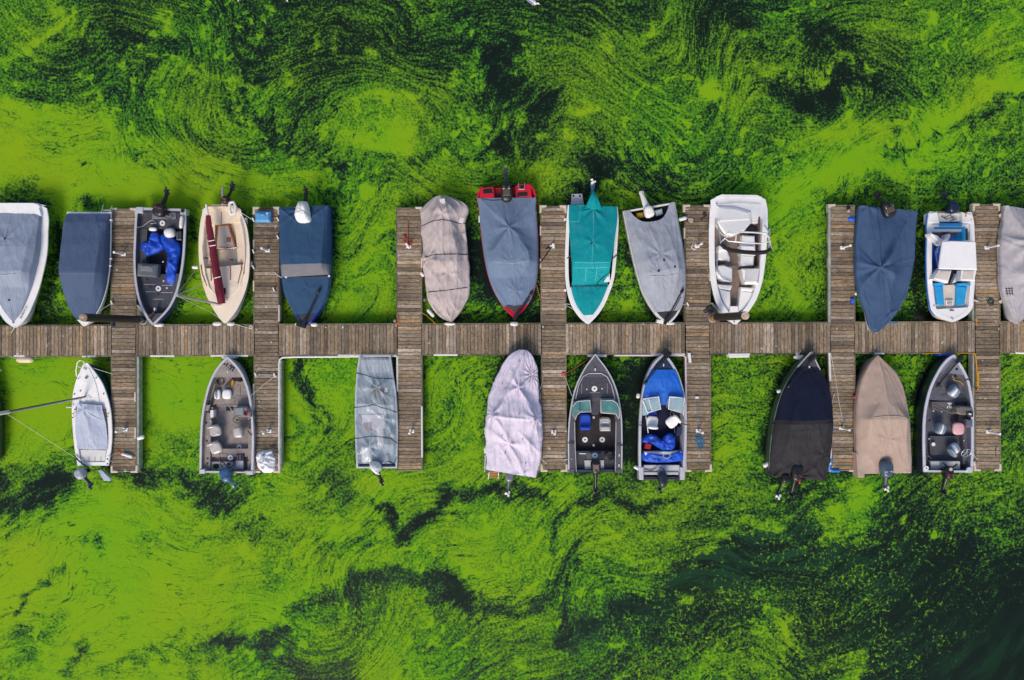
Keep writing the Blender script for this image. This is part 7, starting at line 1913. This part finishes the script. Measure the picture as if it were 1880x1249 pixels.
# hose and rope heaps
rope([(990, 485, .53), (1000, 473, .55), (1006, 463, .55), (1012, 455, .56)], .02, BLACK, 'black hose running from the pier edge to a white post', name='hose', group=None, cat='hose'); rope([(1002, 458, .53), (1007, 455.5, .55), (1014, 455, .56)], .026, BLACK, 'short black hose end beside a white post', name='hose', group=None, cat='hose')
coil(1273, 454, DECK_Z, 6, ROPE_W, 51, 'pale tangled rope heap on the upper arm of the bowrider pier', tail=[(1280, 447), (1283, 441), (1278, 440)])
coil(1268, 404, DECK_Z, 4.5, ROPE_W, 52, 'white rope loop at the upper end of the bowrider pier', tail=[(1262, 400), (1257, 402)], turns=2)
coil(1293, 394, DECK_Z, 4, ROPE_D, 53, 'black rope tangle at the top corner of the bowrider pier', r=.022, tail=[(1289, 401), (1287, 404)])
coil(1302, 570, DECK_Z, 6, ROPE_D, 54, 'black rope tangle beside the right pile', r=.024, tail=[(1294, 575), (1292, 571), (1298, 568)])
coil(1284, 812, DECK_Z, 8, ROPE_B, 55, 'tangled blue rope on the lower arm of the bowrider pier', r=.010, turns=7, ex=1.5, tail=[(1282, 795), (1279, 770), (1280, 735), (1279, 730)])
MB_ = MB().pbox(1277, 728, 1283, 732, DECK_Z, .58, .01).build('cleat_block', WHITE, None, org=P(1280, 730, .5)); tag(MB_, 'small white block at the end of the blue rope', 'block')
o = MB().pbox(1264, 648, 1269, 666, DECK_Z, .60, .012, -.12).build('white_plank', WHITE, None, org=P(1266, 657, .5)); tag(o, 'short white plank lying where the bowrider pier meets the walkway', 'plank')
coil(1818, 553, DECK_Z, 8, mat('dark_green_rope', (.02, .06, .05), .9), 56, 'dark green rope tangle on the upper arm of the far right pier', r=.009, turns=6)
coil(1836, 554, DECK_Z + .02, 2.5, ROPE_W, 57, 'white knot at the edge of the far right pier', r=.022, turns=2)
rope([(1786, 551, .85), (1795, 553, .54)], .03, WHITE, 'white strap holding the white and blue runabout to its pier')
rope([(1795, 590, .53), (1792, 583, .53), (1794, 597, .53), (1791, 585, .54)], .012, ROPE_Y, 'short yellow line at the inner corner of the far right pier')
rope([(1790, 649, .52), (1792, 660, .53), (1794, 690, .53), (1796, 712, .53), (1793, 716, .53)], .028, ROPE_Y, 'yellow rope lying along the lower arm of the far right pier')
rope([(1692, 649.6, .52), (1740, 648, .52), (1790, 648.5, .52)], .014, ROPE_Y, 'thin yellow rope stretched along the lower walkway edge at right')
rope([(1796, 682, .53), (1797, 700, .53), (1795, 709, .54), (1793, 700, .54)], .022, ROPE_Y, 'bight of yellow rope doubled beside the slate boat')
rope([(1525, 648, .53), (1533, 690, .54), (1539, 730, .54), (1549, 783, .6)], .010, ROPE_W, 'long white line along the pier to the post by the black cover'); rope([(1527, 784, .75), (1540, 786, .6), (1560, 788, .54), (1566, 786, .53)], .012, ROPE_W, 'white line from the black covered boat across the pier')
rope([(1528, 742, .62), (1531, 724, .56), (1533, 722, .56), (1530, 730, .58), (1528, 740, .62)], .010, ROPE_W, 'looped white line at the edge of the black covered boat pier')
rope([(1567, 729, .55), (1570, 727, .53), (1571, 720, .53)], .02, ROPE_O, 'orange knot beside the tan covered boat'); o = MB().ell(P(1569, 729, .58), (.07, .07, .06), 0, 10, 6).build('red_buoy', RED, None, org=P(1569, 729, .5)); tag(o, 'small red buoy at the pier edge near the tan cover bow', 'buoy')
tarp('red_cloth', [(1564, 842), (1570, 840), (1574, 846), (1571, 850), (1566, 848)], .52, .08, RED, 58, 'red cloth knot at the pier edge near the tan cover stern', 'cloth', rough=.6)
tarp('blue_cloth', [(1556, 402), (1560, 399), (1562, 396), (1567, 396), (1571, 402), (1568, 406), (1560, 406)], .51, .08, mat('blue_cloth', (.01, .12, .62), .7), 59, 'blue cloth tied at the upper end of a pier', 'cloth', rough=.6)
o = MB().pbox(1563, 548, 1570, 556, DECK_Z, .62, .03).build('blue_bag', MATS['blue_cloth'], None, org=P(1566, 552, .5)); tag(o, 'small blue bag on the pier edge beside the slate cover', 'bag')
fender(1571.5, 539, .5, 60, .16, .055, WHITE, 'small white fender between the pier and the slate blue cover'); coil(1532, 497, DECK_Z, 4, mat('grey_old_rope', (.3, .28, .26), .9), 60, 'old grey rope scrap on the pier left of the slate cover', turns=2)
o = MB().cyl(P(1556.5, 383, .5), .06, .5, .62, 12, bev=.01).build('black_bollard', BLACK, None, org=P(1556.5, 383, .5)); tag(o, 'small black bollard at the upper end of a pier', 'bollard')
coil(1037, 688, DECK_Z, 3, ROPE_O, 61, 'rust orange rope knot on the pier corner of the grey windscreen boat', r=.02, turns=2, tail=[(1033, 688)])
o = MB().pbox(1031.5, 684.5, 1037.5, 691, DECK_Z, .58, .02).build('red_cleat', mat('coral_red', (.55, .10, .05), .5), None, org=P(1034.5, 688, .5)); tag(o, 'coral red cleat cover on the edge of a pier', 'cleat')
# blue pipe bent round the pier corner
root = empty('bent_pipe', P(1524, 830, .5), 'blue water pipe bent round the lower corner of a pier', 'pipe')
BP = mat('blue_pipe', (.01, .16, .58), .4); MB().ptube([(1525, 790, .52), (1522.5, 840, .52), (1522.5, 861, .52), (1528, 864.5, .52), (1541, 864.5, .52)], .07, 9).build('pipe', BP, root); MB().ptube([(1526, 800, .58), (1524.5, 853, .58)], .04, 7).build('white_sleeve', WHITE, root)
for k, y in enumerate((788, 845)): MB().cyl(P(1524.5 - k, y, .5), .09, .45, .62, 12).build('coupling', BP, root)
rope([(1527, 843, .6), (1524, 850, .7), (1515, 864, .85)], .012, ROPE_W, 'white stern line of the black covered boat')
# things round the left piers
root = empty('boat_hook', P(233, 836, .55), 'white float with orange ends lying on the lower arm of the far left pier', 'float')
o = MB(); o.ptube([(224.5, 833.5, .57), (243, 839, .57)], .06, 10); o.build('float_body', WHITE, root)
tarp('rag', [(214, 828), (220, 827), (223, 832), (218, 835)], .51, .06, mat('orange_red_rag', (.45, .08, .03), .8), 62, None, None, parent=root); MB().ptube([(243, 839, .58), (246, 838, .56), (245, 841, .54)], .02, 6).build('tail', mat('orange_red_rag', (.45, .08, .03), .8), root)
fender(258.5, 803.5, .5, -165, .30, .085, WHITE, 'white fender hanging on the right side of the far left pier')
fender(46, 660.5, .42, 0, .68, .13, mat('cream_fender', (.70, .56, .40), .45, var=.1), 'large cream fender hanging from the walkway near the left edge')
rope([(18, 653.5, .5), (29, 659, .45)], .012, ROPE_W, 'short line holding the large cream fender')
o = MB().pbox(203, 593, 208.5, 600, .44, .60, .03).build('blue_block', NAVY, None, org=P(205, 597, .45)); tag(o, 'dark blue and white bumper block in the inner corner by the left pile', 'bumper')
rope([(183, 571, .85), (206, 556, .56), (207, 554, .53)], .010, ROPE_W, 'white bow line of the steel blue covered boat')
for x, y, l in ((206, 405, 'white pier cleat beside the stern of the steel blue cover'), (206.5, 556, 'white pier cleat near the left pile'), (466, 404, 'white pier cleat under the jerrycan'), (466, 462, 'white pier cleat on the left edge of the jerrycan pier'), (466, 491, 'lower white pier cleat on the jerrycan pier edge'), (511, 403, 'white pier cleat by the stern of the deep blue cover'), (511, 436, 'white pier cleat beside the deep blue cover middle'),
                (503.5, 532, 'rope wrapped cleat on the jerrycan pier near the walkway'), (505, 689, 'white cleat holding the diagonal line of the taupe boat'), (470, 688, 'white cleat on the left edge above the taupe boat line'), (1262, 559, 'white cleat beside the grey streaked bow'), (1835, 397, 'white cleat at the top of the far right pier')):
    p = P(x, y, DECK_Z + .02)
    o = MB().box((p.x, p.y, DECK_Z + .05), (.05, .12, .05), .4); o.box((p.x, p.y, DECK_Z + .085), (.05, .16, .03), .4)
    o = o.build('dock_cleat', WHITE, None, org=(p.x, p.y, DECK_Z)); tag(o, l, 'cleat', 'small cleats on the pier edges')
rope([(505, 500, .53), (509, 506, .56), (517, 509.5, .85)], .018, ROPE_W, 'white knot tying the deep blue covered boat to its pier'); rope([(505, 510, .53), (505.5, 522, .53), (503.5, 532, .54)], .010, ROPE_O, 'thin tan line on the edge of the jerrycan pier')
rope([(731, 580, .53), (731.5, 594, .53), (723, 597, .53), (731, 592, .54)], .022, ROPE_O, 'orange line at the inner corner left of the anchor pier'); o = MB().ell(P(725, 589, .5), (.07, .08, .07), 0, 10, 6).build('grey_buoy', mat('grey_ball', (.2, .22, .26), .5), None, org=P(725, 589, .5)); tag(o, 'small grey buoy beside the orange line at the walkway', 'buoy')
fender(775, 504, .45, -50, .22, .07, WHITE, 'white fender wedged between the anchor pier and the beige shroud')
coil(461, 601, DECK_Z, 3, ROPE_W, 63, 'white rope knot at the walkway corner near the cream sailboat', turns=3)
coil(1463, 650, DECK_Z, 3, ROPE_W, 64, 'white rope loops on the walkway above the black covered boat', turns=2, tail=[(1470, 643)])
root = empty('grey_hook', P(1838, 830, .5), 'thin dark cord hanging on the right side of the far right pier', 'cord'); MB().ptube([(1829, 819, .53), (1828, 830, .53), (1829, 839, .53)], .012, 6).build('cord', ROPE_D, root)
rope([(1786, 833, .8), (1793, 842, .54), (1797, 843, .53)], .010, ROPE_W, 'white stern line of the slate boat with the pink seat'); fender(1787.5, 850, .5, 80, .18, .07, CREAM, 'cream fender at the stern of the slate boat with the pink seat')

# boat just past the left edge whose rail shows in the berth
b = Boat('skiff', 'dark skiff of which only the rail shows at the lower left edge', [((-98, 852), (-11, 846)), ((-101, 800), (-8, 800)), ((-97, 740), (-12, 745)), ((-83, 700), (-23, 703)), ((-40, 664), (-36, 664))], zg=.62)
b.hull(mat('dark_green_grey_hull', (.06, .075, .06), .4), flare=.05); b.gunwale(GALV, w=.08); b.interior(CARPET_D, CARPET_D, .3)
b.tube('white_cord', [(-6, 677, .9), (3, 680, .9), (-3, 684, .9)], .012, ROPE_W)

# birds on the water at the top edge
def bird(x, y, ang, s, lab, wing):
    p = P(x, y, .0)
    root = empty('gull', (p.x, p.y, 0), lab, 'bird', 'birds on the water at the top edge')
    a = math.radians(ang); d = Vector((math.cos(a), math.sin(a), 0)); sd_ = Vector((-d.y, d.x, 0))
    W_ = mat('white_feathers', (.78, .74, .74), .8, var=.08, bump=.2, bscale=40)
    rings = []
    for f, w, h, z in ((-.22, .01, .008, .09), (-.17, .035, .02, .085), (-.08, .075, .05, .07), (.03, .085, .065, .065), (.11, .06, .055, .08), (.15, .034, .04, .12), (.17, .030, .034, .16), (.20, .034, .032, .19), (.235, .028, .028, .195), (.26, .010, .012, .185)):
        rings.append([p + d * (f * s) + sd_ * (w * s * math.cos(t)) + Vector((0, 0, (z + h * math.sin(t)) * s)) for t in [2 * math.pi * k / 14 for k in range(14)]])
    MB().loft(rings).build('body', W_, root)
    MB().tube([p + d * (.255 * s) + Vector((0, 0, .183 * s)), p + d * (.31 * s) + Vector((0, 0, .172 * s))], [.012 * s, .003 * s], 7).build('bill', mat('orange_bill', (.6, .25, .02), .5), root)
    for sg in (-1, 1):
        rr = []
        for f, w, z in ((.09, .012, .10), (.03, .035, .115), (-.08, .038, .11), (-.18, .022, .10), (-.27, .004, .10)):
            c = p + d * (f * s) + sd_ * (sg * .062 * s * (1 - .9 * max(0, -f - .1))) + Vector((0, 0, z * s))
            rr.append([c + sd_ * (w * s * math.cos(t)) + Vector((0, 0, .02 * s * math.sin(t))) for t in [2 * math.pi * k / 10 for k in range(10)]])
        MB().loft(rr).build('wing', wing, root)
GW = mat('grey_wing', (.20, .24, .38), .8); 
bird(978, 6, 330, 1.15, 'white bird with blue grey wings swimming at the top edge, right of centre', GW)
bird(443, -3, 250, .8, 'white bird mostly out of frame at the top edge, left of centre', mat('pale_wing', (.6, .62, .68), .8)); bird(527, -3, 290, .9, 'white bird with pale wings at the very top edge, second from left', MATS['pale_wing'])

# ------------------------------------------------------------------ the weed parts along hulls and floats: thinner right at the waterline
def clear_waterline():
    o, X, Y, d = WATER[0]
    d = d.copy()
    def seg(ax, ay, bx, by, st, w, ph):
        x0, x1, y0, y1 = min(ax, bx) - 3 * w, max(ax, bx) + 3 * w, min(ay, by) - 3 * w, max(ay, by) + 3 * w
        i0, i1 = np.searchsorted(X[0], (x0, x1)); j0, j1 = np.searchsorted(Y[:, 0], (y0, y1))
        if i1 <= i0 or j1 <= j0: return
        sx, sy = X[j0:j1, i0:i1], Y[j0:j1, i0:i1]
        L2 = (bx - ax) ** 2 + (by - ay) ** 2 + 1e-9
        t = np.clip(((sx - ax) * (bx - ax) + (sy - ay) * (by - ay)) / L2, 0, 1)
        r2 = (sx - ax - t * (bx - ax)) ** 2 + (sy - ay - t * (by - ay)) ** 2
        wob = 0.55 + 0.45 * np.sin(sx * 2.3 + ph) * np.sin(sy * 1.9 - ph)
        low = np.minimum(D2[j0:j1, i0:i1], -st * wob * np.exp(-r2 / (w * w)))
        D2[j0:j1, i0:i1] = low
    D2 = np.zeros_like(d)
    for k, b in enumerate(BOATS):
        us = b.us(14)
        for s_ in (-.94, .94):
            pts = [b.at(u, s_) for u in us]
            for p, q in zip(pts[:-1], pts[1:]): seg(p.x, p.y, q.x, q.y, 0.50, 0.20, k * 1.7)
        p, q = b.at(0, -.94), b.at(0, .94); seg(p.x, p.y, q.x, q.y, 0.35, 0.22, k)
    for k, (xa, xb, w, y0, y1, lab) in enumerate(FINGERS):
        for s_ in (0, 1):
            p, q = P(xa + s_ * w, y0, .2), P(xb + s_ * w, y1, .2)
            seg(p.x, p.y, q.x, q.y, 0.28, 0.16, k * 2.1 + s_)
    for y in (599, 653):
        p, q = P(-60, y, .2), P(1950, y - 7, .2); seg(p.x, p.y, q.x, q.y, 0.26, 0.16, y)
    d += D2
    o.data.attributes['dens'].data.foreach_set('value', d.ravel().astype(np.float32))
clear_waterline()
